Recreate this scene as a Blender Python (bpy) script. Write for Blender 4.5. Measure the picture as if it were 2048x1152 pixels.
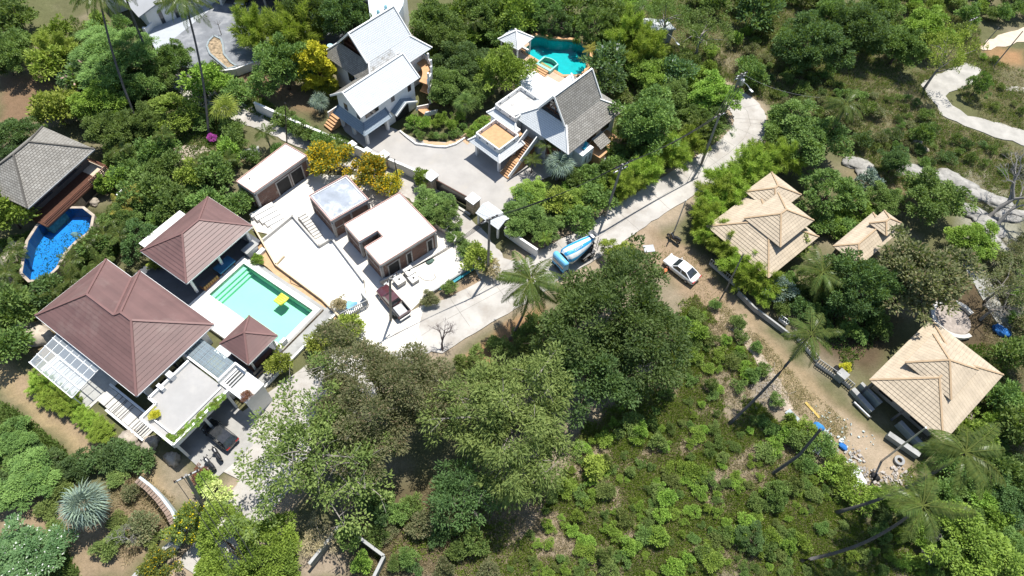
import bpy, bmesh, math, random
import numpy as np
from mathutils import Vector, Matrix
R_ = math.radians
for o in list(bpy.data.objects): bpy.data.objects.remove(o)
SC = bpy.context.scene
COL = SC.collection

# ------------------------------------------------------------------ camera, sky, sun, exposure
FOC, PITCH, ROLL, HC = 1365.0, R_(57.5), R_(4.0), 72.0
cd = bpy.data.cameras.new('camera'); cd.sensor_width = 36.0; cd.lens = FOC/2048*36
cd.clip_start = 1.0; cd.clip_end = 4000
cam = bpy.data.objects.new('camera', cd); COL.objects.link(cam)
_R = Vector((1, 0, 0)); _U = Vector((0, math.sin(PITCH), math.cos(PITCH))); _B = Vector((0, -math.cos(PITCH), math.sin(PITCH)))
_r = _R*math.cos(ROLL) + _U*math.sin(ROLL); _u = -_R*math.sin(ROLL) + _U*math.cos(ROLL)
cam.matrix_world = Matrix(((_r.x, _u.x, _B.x, 0), (_r.y, _u.y, _B.y, 0), (_r.z, _u.z, _B.z, HC), (0, 0, 0, 1)))
SC.camera = cam
SUN_AZ, SUN_EL = R_(65), R_(70)          # azimuth from +X towards +Y
wd = bpy.data.worlds.new('World'); SC.world = wd; wd.use_nodes = True
wn = wd.node_tree.nodes; wl = wd.node_tree.links
sky = wn.new('ShaderNodeTexSky'); sky.sky_type = 'NISHITA'; sky.sun_disc = False
sky.sun_elevation = SUN_EL; sky.sun_rotation = R_(90)-SUN_AZ
sky.air_density = 1.0; sky.dust_density = 0.6
wl.new(sky.outputs[0], wn['Background'].inputs[0]); wn['Background'].inputs[1].default_value = 0.108
sd = bpy.data.lights.new('sun', 'SUN'); sd.energy = 4.6; sd.angle = R_(0.5); sd.color = (1.0, 0.965, 0.9)
sun = bpy.data.objects.new('sun', sd); COL.objects.link(sun)
_d = Vector((math.cos(SUN_EL)*math.cos(SUN_AZ), math.cos(SUN_EL)*math.sin(SUN_AZ), math.sin(SUN_EL)))
sun.rotation_euler = _d.to_track_quat('Z', 'Y').to_euler(); sun.location = (0, 60, 150)
vs = SC.view_settings; vs.view_transform = 'Standard'; vs.look = 'None'; vs.gamma = 1.0; vs.use_curve_mapping = False
vs.exposure = 0.6
SC.cycles.use_denoising = True; SC.cycles.max_bounces = 6; SC.cycles.diffuse_bounces = 2; SC.cycles.glossy_bounces = 2
SC.cycles.transmission_bounces = 4; SC.cycles.transparent_max_bounces = 8; SC.cycles.caustics_reflective = False; SC.cycles.caustics_refractive = False

# ------------------------------------------------------------------ surveying: where a point seen on the photograph stands on the level z
def ray(px, py):
    x = (px-1024)/FOC; y = -(py-576)/FOC
    c, s = math.cos(ROLL), math.sin(ROLL); x, y = c*x-s*y, s*x+c*y
    return Vector((x, math.cos(PITCH)+y*math.sin(PITCH), -math.sin(PITCH)+y*math.cos(PITCH)))
def G(px, py, z=0.0):
    d = ray(px, py); t = (z-HC)/d.z
    return Vector((d.x*t, d.y*t, z))
def MPP(px, py, z=0.0):                    # metres per photograph pixel there
    d = ray(px, py); return (z-HC)/d.z/FOC
class Frame:
    def __init__(s, px, py, z, deg):
        s.o = G(px, py, z); s.o.z = 0; s.a = R_(deg)
    def L(s, px, py, z=0.0):
        d = G(px, py, z)-s.o; c, n = math.cos(s.a), math.sin(s.a)
        return (d.x*c+d.y*n, -d.x*n+d.y*c)
    def W(s, u, v, z=0.0):
        c, n = math.cos(s.a), math.sin(s.a)
        return Vector((s.o.x+u*c-v*n, s.o.y+u*n+v*c, z))
RNG = random.Random(7)

# ------------------------------------------------------------------ objects
def link(o, parent=None):
    COL.objects.link(o)
    if parent is not None: o.parent = parent
    return o
def tag(o, label=None, cat=None, group=None, kind=None):
    if label: o['label'] = label
    if cat: o['category'] = cat
    if group: o['group'] = group
    if kind: o['kind'] = kind
    return o
def thing(name, label, cat, loc=(0, 0, 0), ang=0.0, group=None):
    o = bpy.data.objects.new(name, None); o.location = loc; o.rotation_euler = (0, 0, ang); o.empty_display_size = .3
    link(o); return tag(o, label, cat, group)
def fthing(name, label, cat, fr, u=0, v=0, z=0, group=None):
    """thing whose parts are given in the frame's own coordinates, standing at (u, v)"""
    o = thing(name, label, cat, fr.W(u, v, z), fr.a, group)
    OFF[o.name] = Vector((u, v, z)); return o
OFF = {}
class MB:
    def __init__(s): s.v = []; s.f = []; s.uv = {}
    def add(s, vs, fs, uvs=None):
        n = len(s.v); s.v += [tuple(p) for p in vs]
        for i, f in enumerate(fs):
            if uvs: s.uv[len(s.f)] = uvs[i]
            s.f.append(tuple(n+k for k in f))
        return s
    def box(s, x0, x1, y0, y1, z0, z1):
        v = [(x0, y0, z0), (x1, y0, z0), (x1, y1, z0), (x0, y1, z0), (x0, y0, z1), (x1, y0, z1), (x1, y1, z1), (x0, y1, z1)]
        return s.add(v, [(3, 2, 1, 0), (4, 5, 6, 7), (0, 1, 5, 4), (1, 2, 6, 5), (2, 3, 7, 6), (3, 0, 4, 7)])
    def prism(s, poly, z0, z1):
        a = sum(poly[i][0]*poly[(i+1) % len(poly)][1]-poly[(i+1) % len(poly)][0]*poly[i][1] for i in range(len(poly)))
        if a < 0: poly = poly[::-1]
        n = len(poly); t = z1 if isinstance(z1, (list, tuple)) else [z1]*n
        v = [(p[0], p[1], z0) for p in poly]+[(p[0], p[1], t[i]) for i, p in enumerate(poly)]
        return s.add(v, [tuple(range(n-1, -1, -1)), tuple(range(n, 2*n))]+[(i, (i+1) % n, n+(i+1) % n, n+i) for i in range(n)])
    def bar(s, a, b, w, h=None):
        """rectangular bar from a to b, w wide, h high"""
        h = h or w; a = Vector(a); b = Vector(b); d = (b-a).normalized()
        up = Vector((0, 0, 1)) if abs(d.z) < .95 else Vector((0, 1, 0))
        r = d.cross(up).normalized()*w/2; u = r.cross(d).normalized()*h/2
        v = [a-r-u, a+r-u, a+r+u, a-r+u, b-r-u, b+r-u, b+r+u, b-r+u]
        return s.add(v, [(0, 1, 2, 3), (7, 6, 5, 4), (4, 5, 1, 0), (5, 6, 2, 1), (6, 7, 3, 2), (7, 4, 0, 3)])
    def tube(s, pts, rs, n=6, cap=True):
        pts = [Vector(p) for p in pts]
        if not isinstance(rs, (list, tuple)): rs = [rs]*len(pts)
        b = len(s.v); m = len(pts)
        for i, p in enumerate(pts):
            d = (pts[min(i+1, m-1)]-pts[max(i-1, 0)]).normalized()
            up = Vector((0, 0, 1)) if abs(d.z) < .9 else Vector((1, 0, 0))
            r = d.cross(up).normalized(); u = r.cross(d)
            for k in range(n):
                t = 2*math.pi*k/n; s.v.append(tuple(p+(r*math.cos(t)+u*math.sin(t))*rs[i]))
        for i in range(m-1):
            for k in range(n):
                s.f.append((b+i*n+k, b+(i+1)*n+k, b+(i+1)*n+(k+1) % n, b+i*n+(k+1) % n))
        if cap:
            s.f.append(tuple(b+k for k in range(n))); s.f.append(tuple(b+(m-1)*n+k for k in range(n-1, -1, -1)))
        return s
    def lathe(s, prof, c=(0, 0, 0), n=12):
        b = len(s.v); m = len(prof)
        for r, z in prof:
            for k in range(n):
                t = 2*math.pi*k/n; s.v.append((c[0]+r*math.cos(t), c[1]+r*math.sin(t), c[2]+z))
        for i in range(m-1):
            for k in range(n): s.f.append((b+i*n+k, b+i*n+(k+1) % n, b+(i+1)*n+(k+1) % n, b+(i+1)*n+k))
        s.f.append(tuple(b+(m-1)*n+k for k in range(n))); s.f.append(tuple(b+k for k in range(n-1, -1, -1)))
        return s
    def obj(s, name, m, parent=None, smooth=False, kind=None):
        me = bpy.data.meshes.new(name)
        v = s.v
        q = parent
        while q is not None and q.name not in OFF: q = q.parent
        if q is not None:
            o = OFF[q.name]; v = [(p[0]-o.x, p[1]-o.y, p[2]-o.z) for p in v]
        me.from_pydata(v, [], s.f)
        if s.uv:
            l = me.uv_layers.new(name='UVMap')
            for fi, uvs in s.uv.items():
                for k, li in enumerate(me.polygons[fi].loop_indices): l.data[li].uv = uvs[k]
        me.materials.append(m)
        if smooth: me.polygons.foreach_set('use_smooth', [True]*len(me.polygons))
        ob = link(bpy.data.objects.new(name, me), parent)
        if kind: ob['kind'] = kind
        return ob
def sub(ob, parent):
    """hang ob (built in its thing's coordinates) under a part"""
    ob.parent = parent; return ob
def part(parent, name, m, fn, **k):
    b = MB(); fn(b); return b.obj(name, m, parent, **k)
def B(parent, name, m, *boxes, **k):
    b = MB()
    for x in boxes: b.box(*x)
    return b.obj(name, m, parent, **k)

# ------------------------------------------------------------------ materials (all procedural)
def nodes(name):
    m = bpy.data.materials.new(name); m.use_nodes = True; t = m.node_tree
    return m, t.nodes, t.links, t.nodes['Principled BSDF']
def mixc(N, Lk, fac, a, b, blend='MIX'):
    x = N.new('ShaderNodeMix'); x.data_type = 'RGBA'; x.blend_type = blend
    for s, val in ((x.inputs[0], fac), (x.inputs[6], a), (x.inputs[7], b)):
        if hasattr(val, 'type') and hasattr(val, 'links'): Lk.new(val, s)
        elif isinstance(val, (int, float)): s.default_value = val
        else: s.default_value = (*val[:3], 1)
    return x.outputs[2]
def ramp(N, Lk, src, a, b):
    x = N.new('ShaderNodeMapRange'); x.inputs[1].default_value = a; x.inputs[2].default_value = b
    Lk.new(src, x.inputs[0]); return x.outputs[0]
def noise(N, Lk, vec, scale, detail=4, rough=.6):
    x = N.new('ShaderNodeTexNoise'); x.inputs['Scale'].default_value = scale; x.inputs['Detail'].default_value = detail
    x.inputs['Roughness'].default_value = rough; Lk.new(vec, x.inputs['Vector']); return x.outputs[0]
def pos(N): return N.new('ShaderNodeNewGeometry').outputs['Position']
def bump(N, Lk, h, strength, dist, bsdf, nrm=None):
    x = N.new('ShaderNodeBump'); x.inputs['Strength'].default_value = strength; x.inputs['Distance'].default_value = dist
    Lk.new(h, x.inputs['Height'])
    if nrm: Lk.new(nrm, x.inputs['Normal'])
    Lk.new(x.outputs[0], bsdf.inputs['Normal']); return x.outputs[0]
MC = {}
def objvar(N, Lk, c, k):
    """each piece of its own batch: a little lighter or darker"""
    h = N.new('ShaderNodeHueSaturation'); mr = N.new('ShaderNodeMapRange'); mr.inputs[3].default_value = 1-k; mr.inputs[4].default_value = 1+k
    Lk.new(N.new('ShaderNodeObjectInfo').outputs['Random'], mr.inputs[0]); Lk.new(mr.outputs[0], h.inputs['Value']); Lk.new(c, h.inputs['Color']); return h.outputs[0]
def mat(name, col, rough=.85, var=.15, scale=1.2, spec=.3, metal=0, stain=None, bmp=.15, fine=9, orand=0.0):
    """painted / mineral surface: colour patches at two sizes, optional stains, fine relief"""
    if name in MC: return MC[name]
    m, N, Lk, b = nodes(name); p = pos(N)
    n1 = noise(N, Lk, p, scale); n2 = noise(N, Lk, p, fine, 3)
    lo = [c*(1-var) for c in col]; hi = [min(1, c*(1+var)) for c in col]
    c = mixc(N, Lk, ramp(N, Lk, n1, .3, .7), lo, hi)
    c = mixc(N, Lk, var*.8, c, mixc(N, Lk, n2, (.25, .25, .25), (1, 1, 1)), 'MULTIPLY')
    if stain:
        n3 = noise(N, Lk, p, stain[1], 6, .7); c = mixc(N, Lk, ramp(N, Lk, n3, stain[2], stain[2]+.16), c, stain[0])
    if orand: c = objvar(N, Lk, c, orand)
    Lk.new(c, b.inputs['Base Color']); b.inputs['Roughness'].default_value = rough
    b.inputs['Specular IOR Level'].default_value = spec; b.inputs['Metallic'].default_value = metal
    if bmp: bump(N, Lk, n2, bmp, .03, b)
    MC[name] = m; return m
def brickmat(name, c1, c2, mortar, bw, bh, ms=.012, rough=.9, bmp=.4, vec='uv', var=.35, dirt=None, off=.5, orand=0.0):
    if name in MC: return MC[name]
    m, N, Lk, b = nodes(name)
    tc = N.new('ShaderNodeTexCoord'); v = tc.outputs['UV'] if vec == 'uv' else tc.outputs['Object']
    if vec == 'wall':      # wall running any way: along its length, and up
        sp = N.new('ShaderNodeSeparateXYZ'); Lk.new(tc.outputs['Object'], sp.inputs[0])
        ad = N.new('ShaderNodeMath'); Lk.new(sp.outputs[0], ad.inputs[0]); Lk.new(sp.outputs[1], ad.inputs[1])
        cb = N.new('ShaderNodeCombineXYZ'); Lk.new(ad.outputs[0], cb.inputs[0]); Lk.new(sp.outputs[2], cb.inputs[1]); v = cb.outputs[0]
    t = N.new('ShaderNodeTexBrick'); Lk.new(v, t.inputs['Vector']); t.offset = off
    t.inputs['Color1'].default_value = (*c1, 1); t.inputs['Color2'].default_value = (*c2, 1); t.inputs['Mortar'].default_value = (*mortar, 1)
    t.inputs['Scale'].default_value = 1; t.inputs['Mortar Size'].default_value = ms; t.inputs['Brick Width'].default_value = bw
    t.inputs['Row Height'].default_value = bh; t.inputs['Mortar Smooth'].default_value = .2; t.inputs['Bias'].default_value = 0
    p = pos(N); n = noise(N, Lk, p, .8, 5)
    c = mixc(N, Lk, var, t.outputs[0], mixc(N, Lk, ramp(N, Lk, n, .3, .7), (.35, .35, .35), (1, 1, 1)), 'MULTIPLY')
    n2 = noise(N, Lk, p, 7, 3); c = mixc(N, Lk, var*.7, c, mixc(N, Lk, n2, (.3, .3, .3), (1, 1, 1)), 'MULTIPLY')
    if dirt:
        n3 = noise(N, Lk, p, dirt[1], 6, .75); c = mixc(N, Lk, ramp(N, Lk, n3, dirt[2], dirt[2]+.13), c, dirt[0])
    if orand: c = objvar(N, Lk, c, orand)
    Lk.new(c, b.inputs['Base Color']); b.inputs['Roughness'].default_value = rough; b.inputs['Specular IOR Level'].default_value = .25
    inv = N.new('ShaderNodeMath'); inv.operation = 'SUBTRACT'; inv.inputs[0].default_value = 1; Lk.new(t.outputs['Fac'], inv.inputs[1])
    bump(N, Lk, inv.outputs[0], bmp, .03, b)
    MC[name] = m; return m
def leafmat(name, c1, c2, c3=None, trans=.26, p3=.0, rough=.62):
    """two leaf colours blended leaf by leaf and clump by clump; c3 is a share p3 of flowers or dry leaves"""
    if name in MC: return MC[name]
    m, N, Lk, b = nodes(name)
    at = N.new('ShaderNodeAttribute'); at.attribute_name = 'tint'
    oi = N.new('ShaderNodeObjectInfo')
    c = mixc(N, Lk, at.outputs['Fac'], c1, c2)
    if c3:
        a2 = N.new('ShaderNodeAttribute'); a2.attribute_name = 'pick'
        lt = N.new('ShaderNodeMath'); lt.operation = 'LESS_THAN'; lt.inputs[1].default_value = p3; Lk.new(a2.outputs['Fac'], lt.inputs[0])
        c = mixc(N, Lk, lt.outputs[0], c, c3)
    h = N.new('ShaderNodeHueSaturation'); Lk.new(c, h.inputs['Color'])
    mr = N.new('ShaderNodeMapRange'); mr.inputs[3].default_value = .78; mr.inputs[4].default_value = 1.25; Lk.new(oi.outputs['Random'], mr.inputs[0]); Lk.new(mr.outputs[0], h.inputs['Value'])
    mh = N.new('ShaderNodeMapRange'); mh.inputs[3].default_value = .485; mh.inputs[4].default_value = .512; Lk.new(oi.outputs['Random'], mh.inputs[0]); Lk.new(mh.outputs[0], h.inputs['Hue'])
    Lk.new(h.outputs[0], b.inputs['Base Color']); b.inputs['Roughness'].default_value = rough; b.inputs['Specular IOR Level'].default_value = .2
    tr = N.new('ShaderNodeBsdfTranslucent'); Lk.new(mixc(N, Lk, .5, h.outputs[0], (.35, .5, .02)), tr.inputs[0])
    mx = N.new('ShaderNodeMixShader'); mx.inputs[0].default_value = trans; Lk.new(b.outputs[0], mx.inputs[1]); Lk.new(tr.outputs[0], mx.inputs[2])
    Lk.new(mx.outputs[0], N['Material Output'].inputs[0]); MC[name] = m; return m
def watermat(name, tint, wave=3.0):
    m, N, Lk, b = nodes(name)
    t = N.new('ShaderNodeBsdfTransparent'); t.inputs[0].default_value = (*tint, 1)
    g = N.new('ShaderNodeBsdfGlossy'); g.inputs[1].default_value = .03
    fr = N.new('ShaderNodeFresnel'); fr.inputs[0].default_value = 1.33
    x = N.new('ShaderNodeBump'); x.inputs['Strength'].default_value = .12; x.inputs['Distance'].default_value = .05
    Lk.new(noise(N, Lk, pos(N), wave, 3), x.inputs['Height'])
    for s in (g, fr): Lk.new(x.outputs[0], s.inputs['Normal'])
    mx = N.new('ShaderNodeMixShader'); Lk.new(fr.outputs[0], mx.inputs[0]); Lk.new(t.outputs[0], mx.inputs[1]); Lk.new(g.outputs[0], mx.inputs[2])
    Lk.new(mx.outputs[0], N['Material Output'].inputs[0]); return m
def glassmat(name, tint, fac=.25):
    m, N, Lk, b = nodes(name)
    t = N.new('ShaderNodeBsdfTransparent'); t.inputs[0].default_value = (*tint, 1)
    b.inputs['Base Color'].default_value = (.75, .82, .88, 1); b.inputs['Roughness'].default_value = .12
    mx = N.new('ShaderNodeMixShader'); mx.inputs[0].default_value = fac; Lk.new(t.outputs[0], mx.inputs[1]); Lk.new(b.outputs[0], mx.inputs[2])
    Lk.new(mx.outputs[0], N['Material Output'].inputs[0]); return m
def paint(name, col, rough=.25, metal=0, coat=.6):
    if name in MC: return MC[name]
    m, N, Lk, b = nodes(name); n = noise(N, Lk, pos(N), 3, 5)
    Lk.new(mixc(N, Lk, ramp(N, Lk, n, .35, .8), col, [c*.8+.03 for c in col]), b.inputs['Base Color'])
    b.inputs['Roughness'].default_value = rough; b.inputs['Metallic'].default_value = metal; b.inputs['Coat Weight'].default_value = coat
    MC[name] = m; return m
M_WHITE = mat('white_render', (.78, .77, .74), var=.06, stain=((.5, .48, .43), .5, .62))
M_CONC = mat('concrete', (.52, .50, .46), var=.14, stain=((.36, .34, .30), .35, .58))
M_SLAB = mat('new_screed', (.74, .72, .68), var=.08, scale=.4, stain=((.55, .53, .49), .3, .57))
M_ROAD = mat('road_concrete', (.435, .41, .375), var=.18, scale=.3, stain=((.325, .295, .26), .22, .5), bmp=.25, fine=14)
M_GREYC = mat('grey_concrete', (.36, .36, .345), var=.18, scale=.5, stain=((.24, .24, .23), .4, .52))
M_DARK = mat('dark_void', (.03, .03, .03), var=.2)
M_FRAME = mat('raw_concrete', (.36, .345, .325), var=.2, scale=1.5, stain=((.2, .19, .18), .8, .55))
M_RIM = mat('red_primer_edge', (.50, .32, .27), var=.2)
M_BRICK = brickmat('clay_block', (.21, .10, .07), (.17, .085, .06), (.20, .185, .17), .4, .16, .02, vec='wall', dirt=((.36, .31, .26), 1.2, .56))
M_BROWN = mat('brown_metal_tile', (.150, .083, .074), rough=.5, var=.13, scale=.35, spec=.5, bmp=.1, stain=((.185, .12, .105), .22, .55), orand=.09)
M_BCAP = mat('brown_cap', (.19, .105, .095), rough=.5, var=.06)
M_GUT = mat('gutter_white', (.72, .72, .70), rough=.5, var=.05)
M_DECK = mat('pale_deck_tile', (.74, .71, .66), var=.05, scale=.7, stain=((.62, .58, .52), .5, .62))
M_DARKT = mat('dark_grey_tile', (.10, .105, .115), rough=.5, var=.12)
M_TAN = brickmat('tan_roof_tile', (.53, .44, .325), (.50, .415, .305), (.405, .33, .24), .44, 4.0, .026, bmp=.45, var=.3, off=0.0, dirt=((.40, .33, .25), .55, .58), orand=.06)
M_TCAP = mat('tan_cap', (.40, .29, .18), var=.12)
M_SHING = brickmat('grey_shingle', (.25, .235, .20), (.34, .32, .28), (.11, .10, .09), .34, .24, .02, bmp=.6, dirt=((.42, .40, .36), 2.2, .60))
M_SHING2 = brickmat('weathered_shingle', (.30, .28, .245), (.39, .37, .33), (.13, .12, .105), .42, .30, .03, bmp=.7, dirt=((.18, .165, .145), .5, .60))
M_WTILE = brickmat('white_roof_tile', (.66, .68, .68), (.62, .64, .645), (.40, .42, .43), .30, .27, .022, bmp=.5, var=.08)
M_WMIX = brickmat('peeling_white_tile', (.66, .68, .68), (.6, .62, .62), (.3, .3, .29), .30, .27, .022, bmp=.5, var=.2, dirt=((.27, .255, .225), 1.6, .50))
M_BTILE = brickmat('blue_grey_tile', (.30, .355, .40), (.33, .385, .43), (.20, .24, .275), .28, .26, .022, bmp=.5, var=.15)
M_WOOD = mat('wood', (.30, .15, .07), rough=.6, var=.25, scale=3)
M_DWOOD = mat('dark_wood', (.10, .045, .028), rough=.5, var=.25, scale=3)
M_ORANGE = mat('orange_tile', (.52, .30, .15), rough=.7, var=.15, scale=2)
M_STONE = mat('beige_stone', (.48, .38, .27), var=.3, scale=3, bmp=.6)
M_GLASS = paint('window_glass', (.02, .027, .032), .08, 0, 1)
M_STEEL = mat('galvanised', (.45, .46, .46), rough=.4, var=.12, metal=.5)
M_BLACK = paint('black_paint', (.012, .012, .013), .35)
M_POLE = mat('pole_concrete', (.25, .235, .21), var=.2, scale=2)
M_WIRE = mat('cable_black', (.03, .03, .03), var=.05, bmp=0)
M_PALET = mat('light_wire', (.35, .35, .34), var=.05, bmp=0)
# ------------------------------------------------------------------ terrain: one sheet to the horizon, soil colours by place
def fbm(x, y, seed=0, oct=4):
    v = np.zeros_like(x); a = 1.0; f = 1.0; rs = np.random.RandomState(seed)
    for _ in range(oct):
        p = rs.rand(4)*100; q = rs.rand(2)*.5+.75
        v += a*(np.sin(x*f*q[0]+p[0]+1.7*np.sin(y*f*.7+p[1]))*np.cos(y*f*q[1]+p[2]+1.3*np.sin(x*f*.6+p[3]))); a *= .5; f *= 2.03
    return v/1.9
def axis(a, b, step, far, n):
    core = np.arange(a, b+.01, step); t = (np.linspace(0, 1, n+1)[1:])**2.5*far
    return np.concatenate([(a-t)[::-1], core, b+t])
gx = axis(-100, 112, .6, 900, 12); gy = axis(2, 118, .6, 1200, 12)
X, Y = np.meshgrid(gx, gy); Z = -.11+.06*fbm(X*.35, Y*.35, 3)
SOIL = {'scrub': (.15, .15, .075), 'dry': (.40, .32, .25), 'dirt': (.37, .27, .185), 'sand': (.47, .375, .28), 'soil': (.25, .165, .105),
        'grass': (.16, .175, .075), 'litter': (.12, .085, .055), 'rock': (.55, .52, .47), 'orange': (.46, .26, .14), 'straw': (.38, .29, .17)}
n1 = fbm(X*.16, Y*.16, 11); n2 = fbm(X*.6, Y*.6, 5)
def lerp(c, col, w): return c*(1-w[..., None])+np.array(col)*w[..., None]
C = np.ones(X.shape+(3,))*np.array(SOIL['scrub'])
C = lerp(C, SOIL['dry'], np.clip(.5*n1+.45*n2-.05, 0, .7)); C = lerp(C, SOIL['grass'], np.clip(-.7*n1+.3*n2-.1, 0, .7))
def inpoly(P):
    m = np.zeros(X.shape, bool); n = len(P)
    for i in range(n):
        (x1, y1), (x2, y2) = P[i], P[(i+1) % n]
        with np.errstate(divide='ignore', invalid='ignore'):
            m ^= ((y1 > Y) != (y2 > Y)) & (X < (x2-x1)*(Y-y1)/(y2-y1+1e-12)+x1)
    return m
def polyP(px): return [tuple(G(*p)[:2]) for p in px]
def segdist(P, closed=False):
    d = np.full(X.shape, 1e9)
    for i in range(len(P)-(0 if closed else 1)):
        (x1, y1), (x2, y2) = P[i], P[(i+1) % len(P)]
        t = np.clip(((X-x1)*(x2-x1)+(Y-y1)*(y2-y1))/((x2-x1)**2+(y2-y1)**2+1e-9), 0, 1)
        d = np.minimum(d, np.hypot(X-x1-t*(x2-x1), Y-y1-t*(y2-y1)))
    return d
def zone(px, col, s=1.0, feather=1.2, wob=1.0):
    global C
    P = polyP(px); d = segdist(P, True); d = np.where(inpoly(P), d, -d)+wob*n2*.8
    C = lerp(C, SOIL[col], s*np.clip(d/feather+.5, 0, 1))
def track(px, w, col, s=1.0, feather=.8, wob=.5):
    global C
    d = w-segdist(polyP(px))+wob*n2; C = lerp(C, SOIL[col], s*np.clip(d/feather+.5, 0, 1))
def spot(px, py, r, col, s=1.0):
    global C
    g = G(px, py); d = r-np.hypot(X-g.x, Y-g.y)+.5*r*n2*.6; C = lerp(C, SOIL[col], s*np.clip(d/(r*.6)+.5, 0, 1))
ROAD_C = [(395, 1152), (470, 1050), (560, 930), (700, 780), (850, 665), (985, 590), (1100, 528), (1190, 480), (1290, 412), (1390, 352), (1465, 300), (1500, 255), (1490, 215), (1460, 195)]
TRACK_C = [(1290, 480), (1340, 515), (1400, 570), (1450, 625), (1500, 675), (1545, 725), (1600, 780), (1665, 835), (1730, 890), (1790, 940)]
zone([(1180, 560), (1400, 560), (1500, 680), (1570, 780), (1700, 880), (1760, 960), (1680, 1040), (2048, 1152), (850, 1152), (1000, 950)], 'dry', .62, 4, 2)
zone([(900, 960), (1200, 860), (1400, 850), (1500, 960), (1300, 1152), (850, 1152)], 'dry', .3, 4, 3)
track(ROAD_C, 4.2, 'dry', .8, 1.5, .8); track(ROAD_C, 3.3, 'sand', .6, 1, .8)
track(TRACK_C, 2.5, 'dirt', .8, 1.4, 1.0); track(TRACK_C, 1.2, 'sand', .8, 1.0, .7)
zone([(1500, 640), (1600, 740), (1660, 790), (1760, 880), (1830, 950), (1790, 975), (1700, 960), (1620, 850), (1560, 800), (1500, 690)], 'straw', .55, 1.5, 2)
zone([(1640, 790), (1760, 880), (1820, 945), (1780, 965), (1690, 890)], 'sand', .95, 1.5)
zone([(1290, 480), (1340, 470), (1420, 520), (1460, 610), (1420, 640), (1340, 560)], 'dirt', .9, 1.5)
zone([(0, 150), (60, 150), (120, 165), (110, 200), (60, 230), (50, 270), (0, 250)], 'soil', 1, 1.5)
zone([(0, 960), (50, 990), (120, 960), (170, 1010), (220, 1000), (290, 900), (330, 960), (340, 1060), (250, 1152), (150, 1152), (130, 1080), (0, 1060)], 'dirt', .8, 1.5)
zone([(240, 920), (300, 930), (345, 1010), (330, 1040), (290, 1010)], 'straw', .9, 1.5)
track([(0, 740), (60, 790), (120, 845), (190, 905)], 1.3, 'straw', 1, .8); track([(40, 760), (110, 820), (200, 895)], .8, 'dirt', .7, .8)
zone([(300, 900), (370, 920), (440, 1000), (420, 1040), (340, 1000)], 'dry', .7, 1.5)
zone([(880, 590), (990, 520), (1000, 545), (900, 600)], 'dirt', 1, .8, .4)
zone([(930, 720), (1000, 650), (1080, 610), (1080, 660), (980, 740)], 'orange', .7, 1.0)
zone([(340, 290), (420, 290), (480, 320), (420, 350), (360, 340)], 'soil', .9, 1.5); zone([(480, 140), (560, 150), (650, 205), (640, 240), (560, 210), (500, 190)], 'soil', .8, 1.5)
zone([(880, 160), (960, 160), (980, 200), (930, 215), (860, 205)], 'soil', .7, 1.5); zone([(1220, 130), (1265, 130), (1280, 180), (1230, 185)], 'soil', .9, 1)
zone([(1690, 340), (1790, 330), (1850, 400), (1800, 420), (1720, 400)], 'dirt', .6, 2); zone([(1830, 335), (1960, 340), (2048, 420), (2048, 560), (1940, 500), (1900, 400)], 'rock', .55, 2.5, 2)
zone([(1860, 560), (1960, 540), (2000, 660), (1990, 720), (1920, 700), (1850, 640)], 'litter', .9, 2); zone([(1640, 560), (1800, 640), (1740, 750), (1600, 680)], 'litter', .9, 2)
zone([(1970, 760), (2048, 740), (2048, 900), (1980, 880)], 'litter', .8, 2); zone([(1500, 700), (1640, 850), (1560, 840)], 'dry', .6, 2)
zone([(1960, 90), (2048, 100), (2048, 130), (1990, 130)], 'orange', .9, 1.5); zone([(1780, 150), (1900, 230), (2048, 310), (2048, 340), (1800, 290), (1700, 230)], 'dry', .35, 3)
zone([(1440, 20), (1900, 0), (1960, 60), (2048, 140), (2048, 440), (1800, 420), (1560, 220), (1400, 130)], 'grass', .3, 6, 3); zone([(1380, 60), (1500, 100), (1540, 170), (1480, 160), (1400, 130)], 'dry', .35, 3); zone([(600, 1100), (680, 1110), (700, 1152), (600, 1152)], 'dry', .9, 1.2)
zone([(860, 950), (960, 980), (1000, 1152), (700, 1152), (720, 1000)], 'litter', .7, 2.5); zone([(0, 590), (120, 640), (110, 720), (0, 680)], 'soil', .6, 2)  # bottom-centre litter tone also paints in the shade under the large trees
POOLS = []                                    # filled below; the ground is dug out there
def dig(poly, d=-3.0, grow=.9):
    m = inpoly(poly) | (segdist(poly, True) < grow); Z[m] = d
FB = Frame(72, 632, 4, -31); FU = Frame(689.2, 449.4, 3.5, -46.5); FL = Frame(473, 363, 3.5, -32)
FV2 = Frame(719.9, 235.7, 5.5, 52); FV1 = Frame(1132.6, 250.3, 7, 50); FP = Frame(1052.1, 105.0, 1, -35)
FT = Frame(1738, 760, 3.5, -47); FN = Frame(1412.7, 452.8, 3.5, -47); FG = Frame(55.8, 417.6, 4.5, 68)
def wpoly(fr, uv): return [tuple(fr.W(*p)[:2]) for p in uv]
P_B = [(10.75, 13.85), (22.4, 13.85), (22.4, 19.45), (10.75, 19.45)]
def arc(c, r, a0, a1, n): return [(c[0]+r*math.cos(R_(a0+(a1-a0)*i/n)), c[1]+r*math.sin(R_(a0+(a1-a0)*i/n))) for i in range(n+1)]
P_V = [(0, 0), (7.5, -.35), (9.6, 1.6), (9.4, 3.3)]+arc((5.35, 3.75), 3.55, 0, 137, 18)+arc((.75, 2.35), 2.55, 78, 215, 14)[1:]
P_Gpx = [(50, 515), (57, 482), (76, 452), (106, 430), (138, 417), (165, 417), (184, 432), (178, 462), (150, 482), (128, 505), (112, 535), (88, 558), (60, 560), (45, 545)]
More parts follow.
